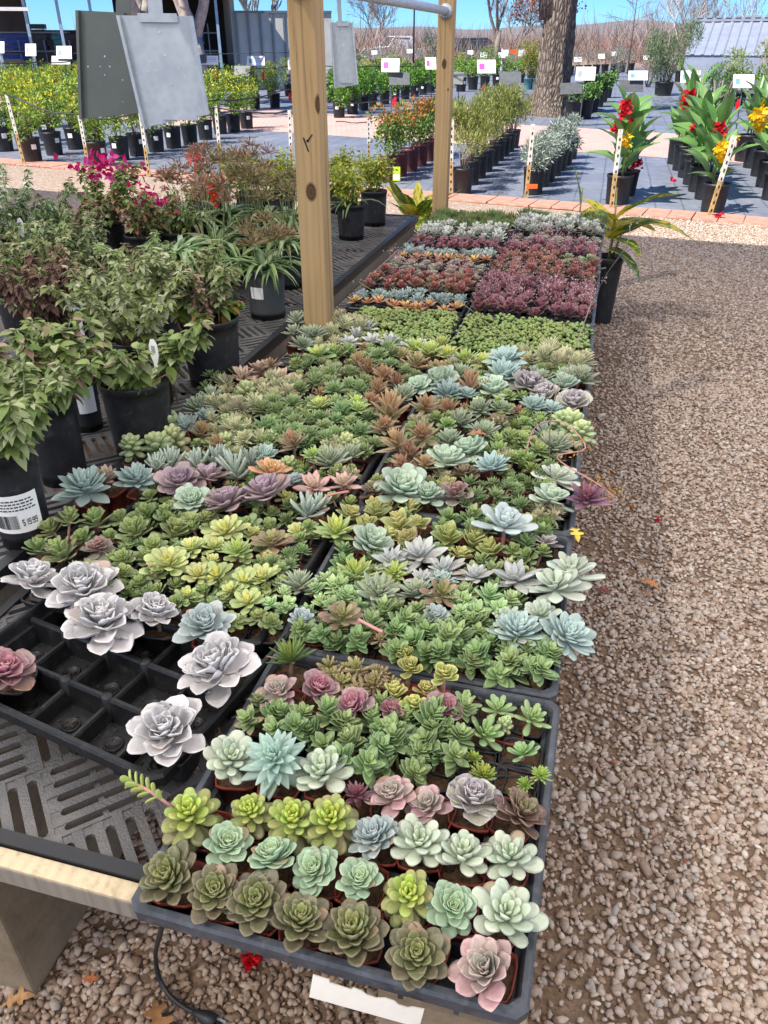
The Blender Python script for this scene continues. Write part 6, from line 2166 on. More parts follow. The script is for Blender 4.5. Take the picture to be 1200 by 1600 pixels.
# fallen petals and leaves
def petal_thing(name, label, cat, px, py, z, size, cols, n=10, mat='petal'):
    p = P(px, py, z)
    o = thing(name, label, cat, p)
    pos = rng.normal(0, size * .16, (n, 3)) + np.array([0, 0, size * .25])
    obj('petals', leaves('petals', pos, rand_dirs(n, -.2, .8), rand_dirs(n, 0, 1), size, size * .8, pick_cols(n, cols, None, .1, .95), M[mat], .25, .4), o)
petal_thing('fallen_blossom', 'bright red blossom resting under the front tray edge', 'blossom', 392, 1503, .02, .022, ['#e01824', '#c81420', '#f03038'], 16)
petal_thing('fallen_petal', 'red petal fallen on the open gravel', 'petal', 1030, 813, .014, .018, ['#e0304a', '#d02840'], 4)
petal_thing('fallen_petal', 'orange petal fallen on the gravel beside the tray', 'petal', 985, 793, .014, .014, ['#d98a22', '#c8781c'], 4)
petal_thing('fallen_petal', 'red petal lying on the brick kerb', 'petal', 1125, 340, .03, .06, ['#e0304a', '#d02840'], 4)
petal_thing('fallen_petal', 'red petal lying on the weed fabric among the cannas', 'petal', 1050, 282, .02, .05, ['#e0304a', '#d02840'], 4)
oak_out = [(0, 0), (.10, .06), (.22, .04), (.28, .22), (.38, .24), (.42, .10), (.52, .10), (.60, .30), (.70, .30), (.70, .12), (.82, .12), (1.0, .02)]
def dead_leaf(label, px, py, size, hexc, rz, z=.014):
    p = P(px, py, z)
    o = thing('fallen_leaf', label, 'leaf', p, rz)
    o.rotation_euler = (random.uniform(-.25, .25), random.uniform(-.25, .25), rz)
    vs = [(x * size, 0, .012 * math.sin(x * 3) * (size / .07)) for x, y in oak_out]
    vs += [(x * size, y * size, .012 * math.sin(x * 3) * (size / .07) + y * size * .25) for x, y in oak_out]
    vs += [(x * size, -y * size, .012 * math.sin(x * 3) * (size / .07) + y * size * .18) for x, y in oak_out]
    n = len(oak_out)
    fs = [(i, i + 1, n + i + 1, n + i) for i in range(n - 1)] + [(2 * n + i, 2 * n + i + 1, i + 1, i) for i in range(n - 1)]
    obj('blade', mesh_from('blade', vs, fs, simple('dead_leaf_' + hexc[1:], hexc, .7, .2, 60), True), o)
dead_leaf('orange-brown oak leaf lying on the open gravel', 995, 908, .075, '#c08050', -.3)
dead_leaf('brown curled leaf beside the orange oak leaf', 1002, 922, .05, '#8f6a52', -1.0)
dead_leaf('pale tan dry leaf at the foot of the concrete block', 0, 1575, .06, '#b48a5e', .6)
dead_leaf('brown dry leaf on the gravel near the power cord', 240, 1560, .085, '#93683f', -.9)
dead_leaf('small reddish dry leaf on the dark soil by the block', 125, 1530, .035, '#a8623a', .3)
dead_leaf('rust-coloured leaf pair near the pale rosette by the tray', 930, 922, .05, '#7a4436', .1)
dead_leaf('small orange leaf on the gravel near the tray corner', 952, 1190, .022, '#a8623a', .1)
dead_leaf('small brown leaf on the open gravel, nearest the viewer', 1066, 1352, .022, '#8a5236', 1.1)
dead_leaf('yellow fallen leaf hanging at the tray rim below the maroon rosette', 893, 824, .045, '#d3b84a', -1.2, RIM + .01)
dead_leaf('rusty dry leaf lying on the grey rosettes', 728, 680, .05, '#a86a4a', .2, RIM + .05)
# ================================================================== nursery beds beyond: shared pot and bush builders
BG = {}
def bush_cloud(seed, n, rx, rz, z0, L, W, cols, wts=None, blossom=None, wispy=0.0, mat='foliage', top_cols=None, simple_leaf=True, shell=.45):
    """leaves through an uneven crown volume made of several clumps"""
    rs = np.random.default_rng(seed)
    k = 9
    cc = rs.normal(0, .42, (k, 3)); cc[:, 2] = rs.uniform(-.6, .8, k)
    idx = rs.integers(0, k, n)
    v = rs.normal(0, 1, (n, 3)); v /= np.linalg.norm(v, axis=1, keepdims=True)
    q = cc[idx] + v * (rs.uniform(shell, 1, (n, 1)) ** .7) * rs.uniform(.35, .6, (k, 1))[idx]
    q /= 1.15
    pos = q * np.array([rx, rx, rz]) + np.array([0, 0, z0])
    d = v + np.array([0, 0, .35]) + rs.normal(0, .35, (n, 3))
    if wispy:
        d = d * np.array([.35, .35, 1]) + np.array([0, 0, .4])
    col = pick_cols(n, cols, wts, .22)
    if top_cols:
        m = (q[:, 2] > .25) & (rs.random(n) < .55)
        col[m] = pick_cols(int(m.sum()), top_cols, None, .15, .9)
    return leaves('foliage', pos, d, rand_dirs(n, -.2, 1), L * rs.uniform(.6, 1.25, n), W, col, M[mat], .12, .2, simple_leaf)

def pot_proto(name, r, h, mat, taper=.84, n=24):
    b = MB()
    b.lathe([(.001, .004), (r * taper, .002), (r * taper, .01), (r * .96, h * .90), (r * 1.0, h * .91), (r * 1.02, h), (r * .95, h), (r * .92, h * .86), (.001, h * .87)], n, mi=0)
    return b.mesh(name, [M[mat]])

def row(label, n_label, cat, group, bases, pot_px, kind_meshes, mat='pot_black', hk=1.12, name='potted_shrub', sticker=0.0, stem=None, tagmat=None):
    """a row of pots: bases = photograph pixels of the pot feet"""
    protos = {}
    for i, (px, py) in enumerate(bases):
        p = P(px, py, 0.010)
        w = pot_px * 1.0
        r = w * mpp(P(bases[0][0], bases[0][1], .01)) / 2
        h = r * 2 * hk
        key = (name, mat, round(r, 3))
        if key not in BG:
            BG[key] = pot_proto('pot', r, h, mat)
        lab = label.format(n=ORD[min(i + 1, 25)])
        o = thing(name, lab, cat, p, random.uniform(0, 6.28), group)
        obj('pot', BG[key], o)
        f = kind_meshes[i % len(kind_meshes)]
        q = obj('foliage', f, o, loc=(0, 0, h * .9), kind='stuff')
        s = random.uniform(.92, 1.1)
        q.scale = (s, s, s * random.uniform(.95, 1.08))
        q.rotation_euler = (0, 0, random.uniform(0, 6.28))
        if stem is not None:
            obj('stem', stem, o, loc=(0, 0, h * .85))
        if sticker and random.random() < sticker:
            b = 'sticker_%.3f' % r
            if b not in BG:
                mb = MB()
                for k in range(3):
                    a0, a1 = -.25 + k * .17, -.25 + (k + 1) * .17
                    pt = lambda a, z: (r * .945 * math.cos(a), r * .945 * math.sin(a), z)
                    mb.add([pt(a0, h * .55), pt(a1, h * .55), pt(a1, h * .75), pt(a0, h * .75)], [(0, 1, 2, 3)])
                BG[b] = mb.mesh('price_label', M['white_card'])
            s_ = obj('price_label', BG[b], o)
            s_.rotation_euler = (0, 0, -o.rotation_euler.z + YAW - 1.4 + random.uniform(-.5, .9))
            s_.scale = (1.02, 1.02, 1)

def small_stems(r, h, n, seed, mat='stem_brown', rad=.006):
    m, t = stems_mesh(r, h, n, r * 1.2, M[mat], rad, seed)
    return m

YB = ['#9cbc4a', '#8aac44', '#78983e', '#b0c85c', '#668638']
yb = [bush_cloud(100 + i, 900, .30, .36, .30, .055, .022, YB, top_cols=['#e0d23a', '#d8c838', '#a9bf4a', '#b9c848']) for i in range(3)]
gb = [bush_cloud(110 + i, 800, .30, .34, .28, .06, .026, ['#9cc058', '#86ae4a', '#b2cc6c', '#709640']) for i in range(3)]
st_b = small_stems(.06, .4, 6, 5)
lineA = [(155, 259), (190, 250), (216, 243), (245, 237), (272, 231), (298, 226), (322, 218), (345, 209), (366, 206), (386, 201)]
row('yellow-flowered bush in a black pot, {n} in the row behind the metal plates', 0, 'shrub', 'yellow-flowered bushes in the front row behind the metal plates', lineA, 31, yb, sticker=.8, stem=st_b)
lineB = [(53, 253), (86, 242), (119, 233), (150, 226)]
row('yellow-flowered bush in a black pot, {n} of the row at the corner stake', 0, 'shrub', 'yellow-flowered bushes at the corner stake', lineB, 31, yb, sticker=.8, stem=st_b)
lineC = [(8, 236), (40, 228), (76, 220)]
row('yellow-flowered bush in a dark pot, {n} from the frame edge behind the corner row', 0, 'shrub', 'bushes behind the corner row', lineC, 31, yb, sticker=.5, stem=st_b)
def linspace_px(a, b, n):
    return [(a[0] + (b[0] - a[0]) * i / (n - 1), a[1] + (b[1] - a[1]) * i / (n - 1)) for i in range(n)]
row('leafy yellow-green bush, {n} in the second row behind the metal plates', 0, 'shrub', 'second row of bushes behind the metal plates', linspace_px((-10, 205), (430, 168), 15), 24, yb + gb, sticker=.3, stem=st_b)
row('leafy green bush, {n} in the third row towards the store', 0, 'shrub', 'third row of bushes towards the store', linspace_px((-10, 176), (452, 150), 18), 20, gb + yb, stem=st_b)
row('small green bush, {n} in the fourth row towards the store', 0, 'shrub', 'fourth row of bushes towards the store', linspace_px((-5, 150), (455, 134), 22), 17, gb, stem=st_b)
row('small green bush, {n} in the fifth row towards the store', 0, 'shrub', 'fifth row of bushes towards the store', linspace_px((0, 130), (452, 120), 24), 15, gb, stem=st_b)
bright = [bush_cloud(120 + i, 800, .30, .34, .24, .07, .032, ['#86b548', '#6fa03c', '#9cc45c', '#5a8a36']) for i in range(3)]
row('bright green leafy bush, {n} in the row beyond the brick path', 0, 'shrub', 'bright green bushes beyond the brick path', [(530, 184), (551, 178), (568, 172), (584, 167), (601, 163), (617, 159), (633, 155), (648, 151), (661, 148), (673, 145)], 20, bright, sticker=.7, stem=st_b)
row('bright green leafy bush, {n} in the second row beyond the brick path', 0, 'shrub', 'second row of bright green bushes beyond the brick path', linspace_px((520, 160), (735, 131), 12), 17, bright, stem=st_b)
row('dark green bush, {n} in the far row behind the second pine post', 0, 'shrub', 'far bushes behind the second pine post', linspace_px((720, 143), (850, 124), 8), 17, gb, sticker=.4, stem=st_b)
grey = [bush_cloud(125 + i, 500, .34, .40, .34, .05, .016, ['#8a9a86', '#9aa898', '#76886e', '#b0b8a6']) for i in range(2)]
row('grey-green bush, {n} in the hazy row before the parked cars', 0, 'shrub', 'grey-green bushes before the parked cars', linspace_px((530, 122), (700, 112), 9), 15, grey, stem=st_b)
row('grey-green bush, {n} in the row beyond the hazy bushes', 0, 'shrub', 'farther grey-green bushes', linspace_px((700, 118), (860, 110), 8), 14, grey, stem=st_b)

row('small green bush, {n} in the sixth row towards the store', 0, 'shrub', 'sixth row of bushes towards the store', linspace_px((0, 116), (455, 109), 25), 13, gb + grey, stem=st_b)
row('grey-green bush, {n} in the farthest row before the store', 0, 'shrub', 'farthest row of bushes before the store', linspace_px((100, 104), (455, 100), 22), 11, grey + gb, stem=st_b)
row('bright green leafy bush, {n} in the third row beyond the brick path', 0, 'shrub', 'third row of bright green bushes beyond the brick path', linspace_px((525, 140), (735, 121), 13), 15, bright + yb, stem=st_b)
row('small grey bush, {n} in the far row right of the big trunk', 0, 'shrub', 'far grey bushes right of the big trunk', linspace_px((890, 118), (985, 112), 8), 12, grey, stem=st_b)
row('small green bush, {n} in the far row before the metal shed', 0, 'shrub', 'far green bushes before the metal shed', linspace_px((1060, 128), (1200, 120), 9), 14, gb + grey, stem=st_b)
row('green bush, {n} in the row under the sign cards at the frame edge', 0, 'shrub', 'green bushes under the frame-edge sign cards', linspace_px((1110, 168), (1200, 160), 5), 18, gb, stem=st_b)

orange = [bush_cloud(130 + i, 800, .25, .26, .28, .050, .024, ['#6c8a3e', '#7f9a48', '#587a36', '#93a857'], top_cols=['#c8743a', '#b8683a', '#a8803c', '#d08a4a']) for i in range(3)]
st_o = small_stems(.03, .24, 4, 8)
row('orange-tipped green bush in a maroon pot, {n} from the lime tag', 0, 'shrub', 'orange-tipped bushes in maroon pots', [(606, 283), (623, 275), (640, 267), (655, 259), (669, 251), (682, 244)], 31, orange, 'pot_maroon', stem=st_o)
# bands on the first maroon pot, and its lime tag
p = P(606, 283, .01)
o = [x for x in C.objects if x.get('label', '').startswith('orange-tipped green bush in a maroon pot, first')][0]
rr = 31 * mpp(p) / 2
mb = MB()
for zf, w in ((.60, .04), (.50, .012), (.24, .012)):
    mb.lathe([(rr * .93, rr * 2.24 * zf), (rr * .935, rr * 2.24 * (zf + w))], 24)
obj('pot_band', mb.mesh('pot_band', simple('pot_band', '#c9a183', .6, .1, 30)), o)
pl = P(620, 281, .06)
t = thing('plant_label', 'lime green plant label hanging on the first maroon pot', 'label', (pl.x, pl.y - .02, .05), YAW)
b = MB(); b.box(-.045, 0, 0, .045, .003, .16)
obj('card', b.mesh('card', M['lime_tag']), t)
b = MB(); b.box(-.035, -.001, .015, .035, -.0004, .075); obj('print', b.mesh('print', M['white_card']), t)

wispy = [bush_cloud(140 + i, 2000, .26, .27, .38, .05, .010, ['#a9ae5c', '#93a052', '#b8b76c', '#7f8a4a'], wispy=1, shell=.2) for i in range(3)]
st_w = small_stems(.05, .30, 9, 21, 'twig', .006)
row('olive wispy shrub with bare lower stems, {n} from the second pine post', 0, 'shrub', 'olive wispy shrubs in a row', [(722, 302), (734, 288), (746, 278), (757, 268), (767, 259), (776, 251), (785, 244), (793, 237), (800, 231)], 33, wispy, stem=st_w)
silver = [bush_cloud(150 + i, 1300, .20, .18, .15, .05, .012, ['#a9b8a6', '#bcc7b6', '#8fa294', '#cdd4c6']) for i in range(3)]
row('silvery feathery artemisia in a black pot, {n} in its row', 0, 'shrub', 'silver artemisias in a row', [(832, 303), (843, 291), (853, 283), (863, 274), (872, 266), (881, 258), (889, 248)], 34, silver, stem=small_stems(.05, .2, 5, 3))
low = [bush_cloud(160 + i, 420, .26, .20, .16, .10, .045, ['#6d9a48', '#86ab5c', '#547f3c', '#9ab870'], simple_leaf=False) for i in range(2)]
row('low broad-leaved plant in a black pot, {n} right of the big trunk', 0, 'shrub', 'low broad-leaved plants right of the big trunk', [(893, 187), (913, 185), (924, 175), (933, 167), (940, 160), (947, 153)], 24, low, stem=st_o)
row('low olive plant in a teal pot, {n} left of the big trunk', 0, 'shrub', 'teal pots left of the big trunk', [(824, 140), (836, 140)], 14, [bush_cloud(165, 900, .5, .55, .55, .12, .02, ['#a8a850', '#b8b068', '#8f9448'], wispy=1)], 'pot_teal', stem=st_w)

# ---------------------------------------------------------------- cannas
def canna_mat():
    b = NT('leaf_canna')
    at = b.n('ShaderNodeAttribute', attribute_name='lf')
    sep = b.n('ShaderNodeSeparateColor'); b.l(at.outputs['Color'], sep.inputs[0])
    oi = b.n('ShaderNodeObjectInfo')
    v = b.mapping(b.coord('Object'), (1, 2.5, 2.5), (0, 0, .0))
    wv = b.n('ShaderNodeTexWave', wave_type='BANDS', bands_direction='X'); wv.inputs['Scale'].default_value = 6; wv.inputs['Distortion'].default_value = 1.2
    b.l(b.mapping(b.coord('Object'), (1, .9, 1)), wv.inputs['Vector'])
    col = b.ramp(b.math('MULTIPLY_ADD', oi.outputs['Random'], .6, b.math('MULTIPLY', wv.outputs['Fac'], .25)), [(.1, rgba('#55803e')), (.45, rgba('#6f9a50')), (.85, rgba('#86a870'))])
    rib = b.math('POWER', b.math('SUBTRACT', 1.0, sep.outputs[1]), 14)
    col = b.mix(b.math('MULTIPLY', rib, .6), col, rgba('#b3c48a'))
    tr = b.n('ShaderNodeBsdfTranslucent'); b.l(col, tr.inputs[0])
    mx = b.n('ShaderNodeMixShader'); mx.inputs[0].default_value = .3
    b.l(b.principled(col, .34, 0, .5), mx.inputs[1]); b.l(tr.outputs[0], mx.inputs[2])
    return b.done(mx.outputs[0])
M['canna'] = canna_mat()
cl = [blade_leaf('leaf', M['canna'], .42 + .05 * s, .15 + .35 * s, 8, seed=40 + s, fold=.22) for s in range(3)]
def blossom_mesh(seed, cols, rad):
    rs = np.random.default_rng(seed)
    n = 42
    pos = rs.normal(0, 1, (n, 3)) * np.array([.35, .35, .55]) * rad
    d = rand_dirs(n, -.3, 1)
    return leaves('blossom', pos, d, rand_dirs(n, -.3, 1), rad * .9, rad * .6, pick_cols(n, cols, None, .12, .95), M['petal'], .25, .5)
RED = [blossom_mesh(s, ['#d42434', '#b81626', '#e04448'], .064) for s in range(2)]
YEL = [blossom_mesh(s + 5, ['#f2c81e', '#e8b414', '#f6d84a'], .064) for s in range(2)]
def canna(label, px, py, pot_px, h, flowers, seed, nl=13, spread=.42):
    p = P(px, py, .01)
    rs = random.Random(seed)
    r = pot_px * mpp(p) / 2
    ph = r * 2.1
    key = ('canna', round(r, 2))
    if key not in BG:
        BG[key] = pot_proto('pot', r, ph, 'pot_black')
    o = thing('canna', label, 'canna', p, 0)
    obj('pot', BG[key], o)
    b = MB()
    for s in range(3):
        a = s * 2.1 + seed
        b.tube([(.04 * math.cos(a), .04 * math.sin(a), ph * .85), (.05 * math.cos(a), .05 * math.sin(a), ph + h * .5), (.06 * math.cos(a + .4), .06 * math.sin(a + .4), ph + h * .95)], [.012, .010, .006], 7)
    obj('stem', b.mesh('stem', M['stem_green']), o)
    for k in range(nl):
        a = k * 2.4 + seed
        t = k / (nl - 1)
        z = ph + h * (.05 + .72 * t)
        e = rs.uniform(.6, 1.1) + .3 * t
        leaf_obj(o, cl[rs.randint(0, 2)], (.05 * math.cos(a), .05 * math.sin(a), z), a, e, spread * rs.uniform(.75, 1.15) * (1.1 - .35 * t), rs.uniform(-.3, .3))
    for (fx, fy, cset, sc) in flowers:
        q = hit_plane(fx, fy, p + Vector((rs.uniform(-.04, .04), -.16, 0)), Vector((SY, -CY, 0))) - p
        f = obj('blossom', rs.choice(cset), o, loc=q, kind='stuff')
        f.scale = (sc * 1.0,) * 3
canna('tall canna with a red and a yellow bloom, behind the white stake', 963, 318, 40, .78, [(977, 170, RED, 1.15), (962, 203, RED, .8), (978, 219, YEL, .85)], 1, 15)
canna('canna with wilted dark red blooms right behind the tall one', 977, 304, 34, .62, [(990, 257, RED, .7), (999, 254, RED, .6)], 2, 11)
canna('nearest canna in the leaning-stake row, with a yellow bloom', 1112, 331, 40, .45, [(1128, 236, YEL, 1.2)], 3, 9, .30)
for i, (px, py, fl, h, lab) in enumerate(((1100, 311, [(1124, 204, RED, 1.2)], .66, 'second canna in the leaning-stake row, with a red bloom'), (1090, 299, [], .60, 'third canna in the leaning-stake row, all leaves'), (1081, 288, [(1086, 201, RED, .9)], .72, 'fourth canna in the leaning-stake row, with small red blooms'),
                                      (1073, 277, [], .75, 'fifth canna in the leaning-stake row, all leaves'), (1065, 266, [(1076, 156, RED, 1.7)], .95, 'canna with the biggest scarlet bloom, near the row end'), (1057, 256, [], .8, 'last canna of the leaning-stake row, next to the path'))):
    canna(lab, px, py, 34, h, fl, 10 + i, 12)
for i, (px, py, fl, lab) in enumerate(((1206, 312, [], 'nearest canna in the row at the frame edge'), (1196, 292, [(1187, 185, YEL, 1.7)], 'canna with a large orange-yellow bloom at the frame edge'), (1188, 275, [], 'third canna in the row at the frame edge'), (1176, 262, [], 'fourth canna in the row at the frame edge'), (1163, 252, [(1152, 215, YEL, .5)], 'fifth canna in the row at the frame edge'))):
    canna(lab, px, py, 36, .62, fl, 30 + i, 12)

# ---------------------------------------------------------------- plant stakes and drip lines
def stake(label, top_px, base_px, tag=False):
    p = P(base_px[0], base_px[1], .012)
    q = hit_plane(top_px[0], top_px[1], p, Vector((SY, -CY, 0)))
    d = (q - p)
    o = thing('wooden_stake', label, 'stake', p)
    z = d.normalized(); x = Vector((CY, SY, 0)); x = (x - z * x.dot(z)).normalized(); y = z.cross(x)
    Mt = Matrix((x, y, z)).transposed().to_4x4()
    w, th, L = .021, .010, d.length
    b = MB(); b.box(-w, -th, 0, w, th, L * .45, Mt)
    obj('lower_wood', b.mesh('lower_wood', M['stake_wood']), o)
    b = MB(); b.box(-w * 1.02, -th * 1.05, L * .45, w * 1.02, th * 1.05, L, Mt)
    obj('painted_top', b.mesh('painted_top', M['stake_paint']), o)
    b = MB()
    for k in range(9):
        zz = L * (.06 + .1 * k)
        b.box(-w * .35, -th * 1.2, zz, w * .35, -th * 1.05, zz + .028, Mt)
    obj('hole', b.mesh('hole', M['ink']), o, kind='stuff')
    if tag:
        b = MB(); b.box(-.005, -th * 3, .10, .11, -th * 1.5, .145, Mt)
        obj('orange_tag', b.mesh('orange_tag', M['orange_tag']), o)
    return p + d
M['stake_wood'] = simple('stake_wood', '#b79a68', .8, .2, 30, c2='#7d6440')
M['stake_paint'] = simple('stake_paint', '#d9d4c8', .8, .12, 40, c2='#9c9484')
tops = []
for lab, t, b_, tg in (('leaning stake at the corner of the bushes, by the frame edge', (10, 148), (38, 257), False), ('stake under the dull metal plate', (124, 180), (139, 263), False), ('stake under the bright metal plate', (219, 176), (233, 275), False),
                       ('stake right of the bright metal plate', (337, 166), (346, 268), False), ('white stake just left of the near pine post', (452, 172), (456, 272), False), ('stake standing before the orange-tipped bushes', (576, 186), (576, 256), False),
                       ('stake partly behind the second pine post', (706, 186), (704, 304), False), ('stake with an orange tag before the artemisias', (833, 194), (822, 309), True), ('white stake before the tall canna', (970, 202), (955, 326), False), ('leaning stake before the last canna row', (1148, 212), (1108, 338), False)):
    tops.append(stake('wooden ' + lab, t, b_, tg))
def hose(label, pts, rad=.011, sag=.0):
    o = thing('drip_hose', label, 'hose', pts[0])
    out = []
    for i in range(len(pts) - 1):
        for k in range(6):
            t = k / 6
            p = pts[i].lerp(pts[i + 1], t)
            p.z -= sag * 4 * t * (1 - t)
            p.z += .012 * math.sin((i * 6 + k) * 1.3)
            out.append(p - pts[0])
    out.append(pts[-1] - pts[0])
    b = MB(); b.tube(out, rad, 6)
    obj('tube', b.mesh('tube', M['hose']), o)
hose('drip hose joining the corner stake to the stake by the pine post', [tops[0], tops[1], tops[2], tops[3], tops[4]], sag=.05)
hose('black hose on the ground along the brick path', [P(525, 190, .03), P(570, 192, .03), P(600, 184, .03), P(640, 172, .03), P(690, 160, .03)])
def aloft(px, py, d): return Qd(px, py, d)
for i, (lab, pts) in enumerate((('upper drip hose over the second bush row', [aloft(-10, 134, 17), aloft(60, 128, 18), aloft(130, 126, 19), aloft(200, 122, 20)]),
                                ('drip hose over the yellow-flowered bushes by the metal plates', [aloft(325, 158, 15), aloft(390, 155, 16), aloft(450, 140, 17), aloft(520, 130, 18)]),
                                ('farther drip hose over the third bush row', [aloft(325, 108, 24), aloft(400, 108, 25), aloft(460, 104, 25), aloft(540, 104, 26), aloft(700, 104, 27)]),
                                ('drip hose along the bright green row', [aloft(510, 158, 16.5), aloft(560, 162, 17), aloft(640, 150, 20), aloft(700, 140, 23)]),
                                ('drip hose running beside the frame edge bushes', [aloft(-10, 100, 20), aloft(60, 98, 21), aloft(130, 96, 22)]),
                                ('far drip hose in front of the store shelves', [aloft(-10, 82, 30), aloft(100, 84, 30), aloft(330, 84, 30), aloft(455, 82, 30)]))):
    hose(lab, pts, .012)

# ---------------------------------------------------------------- sign cards on steel stakes
def sign(label, px, py, w_px, h_px, base, plate=None, prints='grey', ribbon=None, tilt=.45, pole='steel_stake'):
    """card centre pixel, size in pixels, foot of its stake in the photograph"""
    p = P(base[0], base[1], .012)
    c = hit_plane(px, py, p, Vector((SY, -CY, 0)))
    m = mpp(c)
    o = thing('sign_card', label, 'sign', p, YAW)
    Ri = Matrix.Rotation(-YAW, 4, 'Z')
    lc = Ri @ (c - p)
    w, h = w_px * m / 2, h_px * m / 2
    T = Matrix.Translation(lc) @ Matrix.Rotation(random.uniform(-.15, .15), 4, 'Z') @ Matrix.Rotation(-tilt, 4, 'X')
    if w_px:
        b = MB(); b.box(-w, -.004, -h, w, .004, h, T)
        obj('card', b.mesh('card', M['white_card']), o)
        b = MB()
        if prints == 'magenta':
            b.box(-w * .78, -.0065, -h * .45, -w * .2, -.0045, h * .45, T)
            obj('print', b.mesh('print', M['magenta_print']), o)
            b = MB(); b.box(w * .0, -.0065, -h * .5, w * .8, -.0045, -h * .4, T); b.box(w * .0, -.0065, h * .2, w * .7, -.0045, h * .28, T)
            obj('print', b.mesh('print', M['print_grey']), o)
        else:
            b.box(-w * .8, -.0065, -h * .5, -w * .35, -.0045, h * .4, T)
            obj('print', b.mesh('print', M['print_teal' if prints == 'teal' else 'print_grey']), o)
            b = MB()
            for k in range(3):
                b.box(-w * .15, -.0065, h * (.4 - .35 * k), w * .75, -.0045, h * (.5 - .35 * k), T)
            obj('print', b.mesh('print', M['print_grey']), o)
    top = lc.copy()
    if plate:
        pc_ = Ri @ (hit_plane(plate[0], plate[1], p, Vector((SY, -CY, 0))) - p)
        pw_, ph_ = plate[2] * m / 2, plate[3] * m / 2
        T2 = Matrix.Translation(pc_ + Vector((0, -.03, 0))) @ Matrix.Rotation(random.uniform(-.2, .2), 4, 'Z') @ Matrix.Rotation(-tilt - .15, 4, 'X') @ Matrix.Rotation(random.uniform(-.12, .12), 4, 'Y')
        b = MB(); b.box(-pw_, -.004, -ph_, pw_, .004, ph_, T2)
        obj('back_plate', b.mesh('back_plate', M['grey_plate']), o)
        if not w_px:
            top = pc_
    b = MB(); b.tube([(0, .012, 0), (lc.x * .5, .012, lc.z * .5), (top.x, .012 + top.y, top.z)], .011, 6)
    obj('stake', b.mesh('stake', M[pole]), o)
    if ribbon:
        rc = Ri @ (hit_plane(ribbon[0], ribbon[1], p, Vector((SY, -CY, 0))) - p)
        T3 = Matrix.Translation(rc + Vector((0, -.04, 0))) @ Matrix.Rotation(random.uniform(-.3, .3), 4, 'Y')
        b = MB(); b.box(-.035, -.004, -.12, .02, .004, .02, T3); b.box(-.012, -.010, -.08, .042, -.006, .06, T3)
        obj('ribbon', b.mesh('ribbon', M['red_ribbon']), o)
sign('small white sign card cut by the frame edge, above the bushes', 1, 74, 12, 17, (5, 190), None)
sign('upright white sign card near the frame edge, before dark shelves', 48, 78, 17, 18, (57, 165), None, ribbon=(19, 120))
sign('white sign card over a tilted grey plate, left of the metal plates', 100, 82, 24, 19, (108, 170), (96, 94, 30, 14), ribbon=(90, 125))
sign('white sign card just right of the bright metal plate', 328, 94, 26, 13, (335, 180), (316, 92, 14, 14), ribbon=(337, 114))
sign('white sign card with a teal picture above a grey plate, over bushes', 400, 95, 27, 14, (403, 170), (382, 111, 32, 17), 'teal', ribbon=(411, 117))
sign('white sign card above a dark plate beside the near pine post', 456, 100, 12, 19, (458, 170), (455, 118, 14, 18), ribbon=(453, 149))
sign('white sign card with a magenta square, left of the second post', 610, 102, 28, 20, (612, 192), (624, 123, 32, 20), 'magenta', ribbon=(616, 156))
sign('white sign card with a magenta square, touching the second post', 673, 99, 17, 18, (674, 165), None, 'magenta', pole='black_steel')
sign('white sign card with a magenta square, just right of the second post', 760, 104, 29, 20, (757, 163), None, 'magenta', ribbon=(755, 135))
sign('bare grey plate on a stake beside the second post', 716, 122, 0, 0, (716, 172), (716, 122, 16, 20), pole='black_steel')
sign('bare dark plate on a black stake left of the big trunk', 797, 123, 0, 0, (797, 148), (797, 122, 34, 21), pole='black_steel')
sign('small white card far left of the big trunk, above yellow blooms', 756, 86, 11, 8, (756, 122), None)
sign('small white card with a dark plate beside the big trunk', 784, 86, 11, 8, (786, 120), (799, 88, 11, 8))
sign('white sign card tilted beside the big trunk, right side', 915, 115, 30, 19, (905, 197), (892, 138, 34, 17), tilt=.3)
sign('white sign card with a picture above a grey plate, behind the tall canna', 997, 118, 30, 14, (985, 185), (986, 134, 38, 19), 'teal', ribbon=(983, 150))
sign('plain white sign card above a grey plate, behind the scarlet canna', 1079, 120, 31, 18, (1080, 190), (1087, 140, 36, 24), prints='teal')
sign('white sign card with a teal picture, near the frame edge', 1162, 127, 33, 20, (1150, 205), (1190, 137, 38, 22), 'teal', ribbon=(1151, 160))
sign('small white card on the shelves wall, left of three', 370, 69, 12, 8, (370, 110), None)
sign('small white card on the shelves wall, middle of three', 394, 69, 11, 7, (394, 110), None)
sign('small white card on the shelves wall, right of three', 416, 71, 11, 7, (416, 110), None)
sign('small white sign card among the far cannas and shrubs', 1180, 84, 20, 7, (1180, 120), None)
sign('small white sign card beside red cars, far behind', 903, 93, 12, 7, (903, 120), None)

for i, (px, py, w, h, by) in enumerate(((20, 60, 10, 8, 110), (140, 70, 10, 7, 112), (345, 78, 9, 6, 112), (440, 74, 10, 7, 112), (520, 88, 10, 7, 118), (585, 82, 9, 6, 112), (640, 80, 9, 6, 112), (700, 86, 10, 7, 116), (735, 82, 9, 6, 112), (855, 84, 8, 6, 112), (940, 88, 10, 7, 118), (960, 84, 8, 6, 112), (1010, 90, 10, 7, 118), (1050, 92, 10, 7, 120), (1105, 88, 10, 7, 118), (1145, 86, 10, 7, 116))):
    sign('tiny far white sign card, %s of those along the far rows counted from the store' % ORD[i + 1], px, py, w, h, (px, by), None)

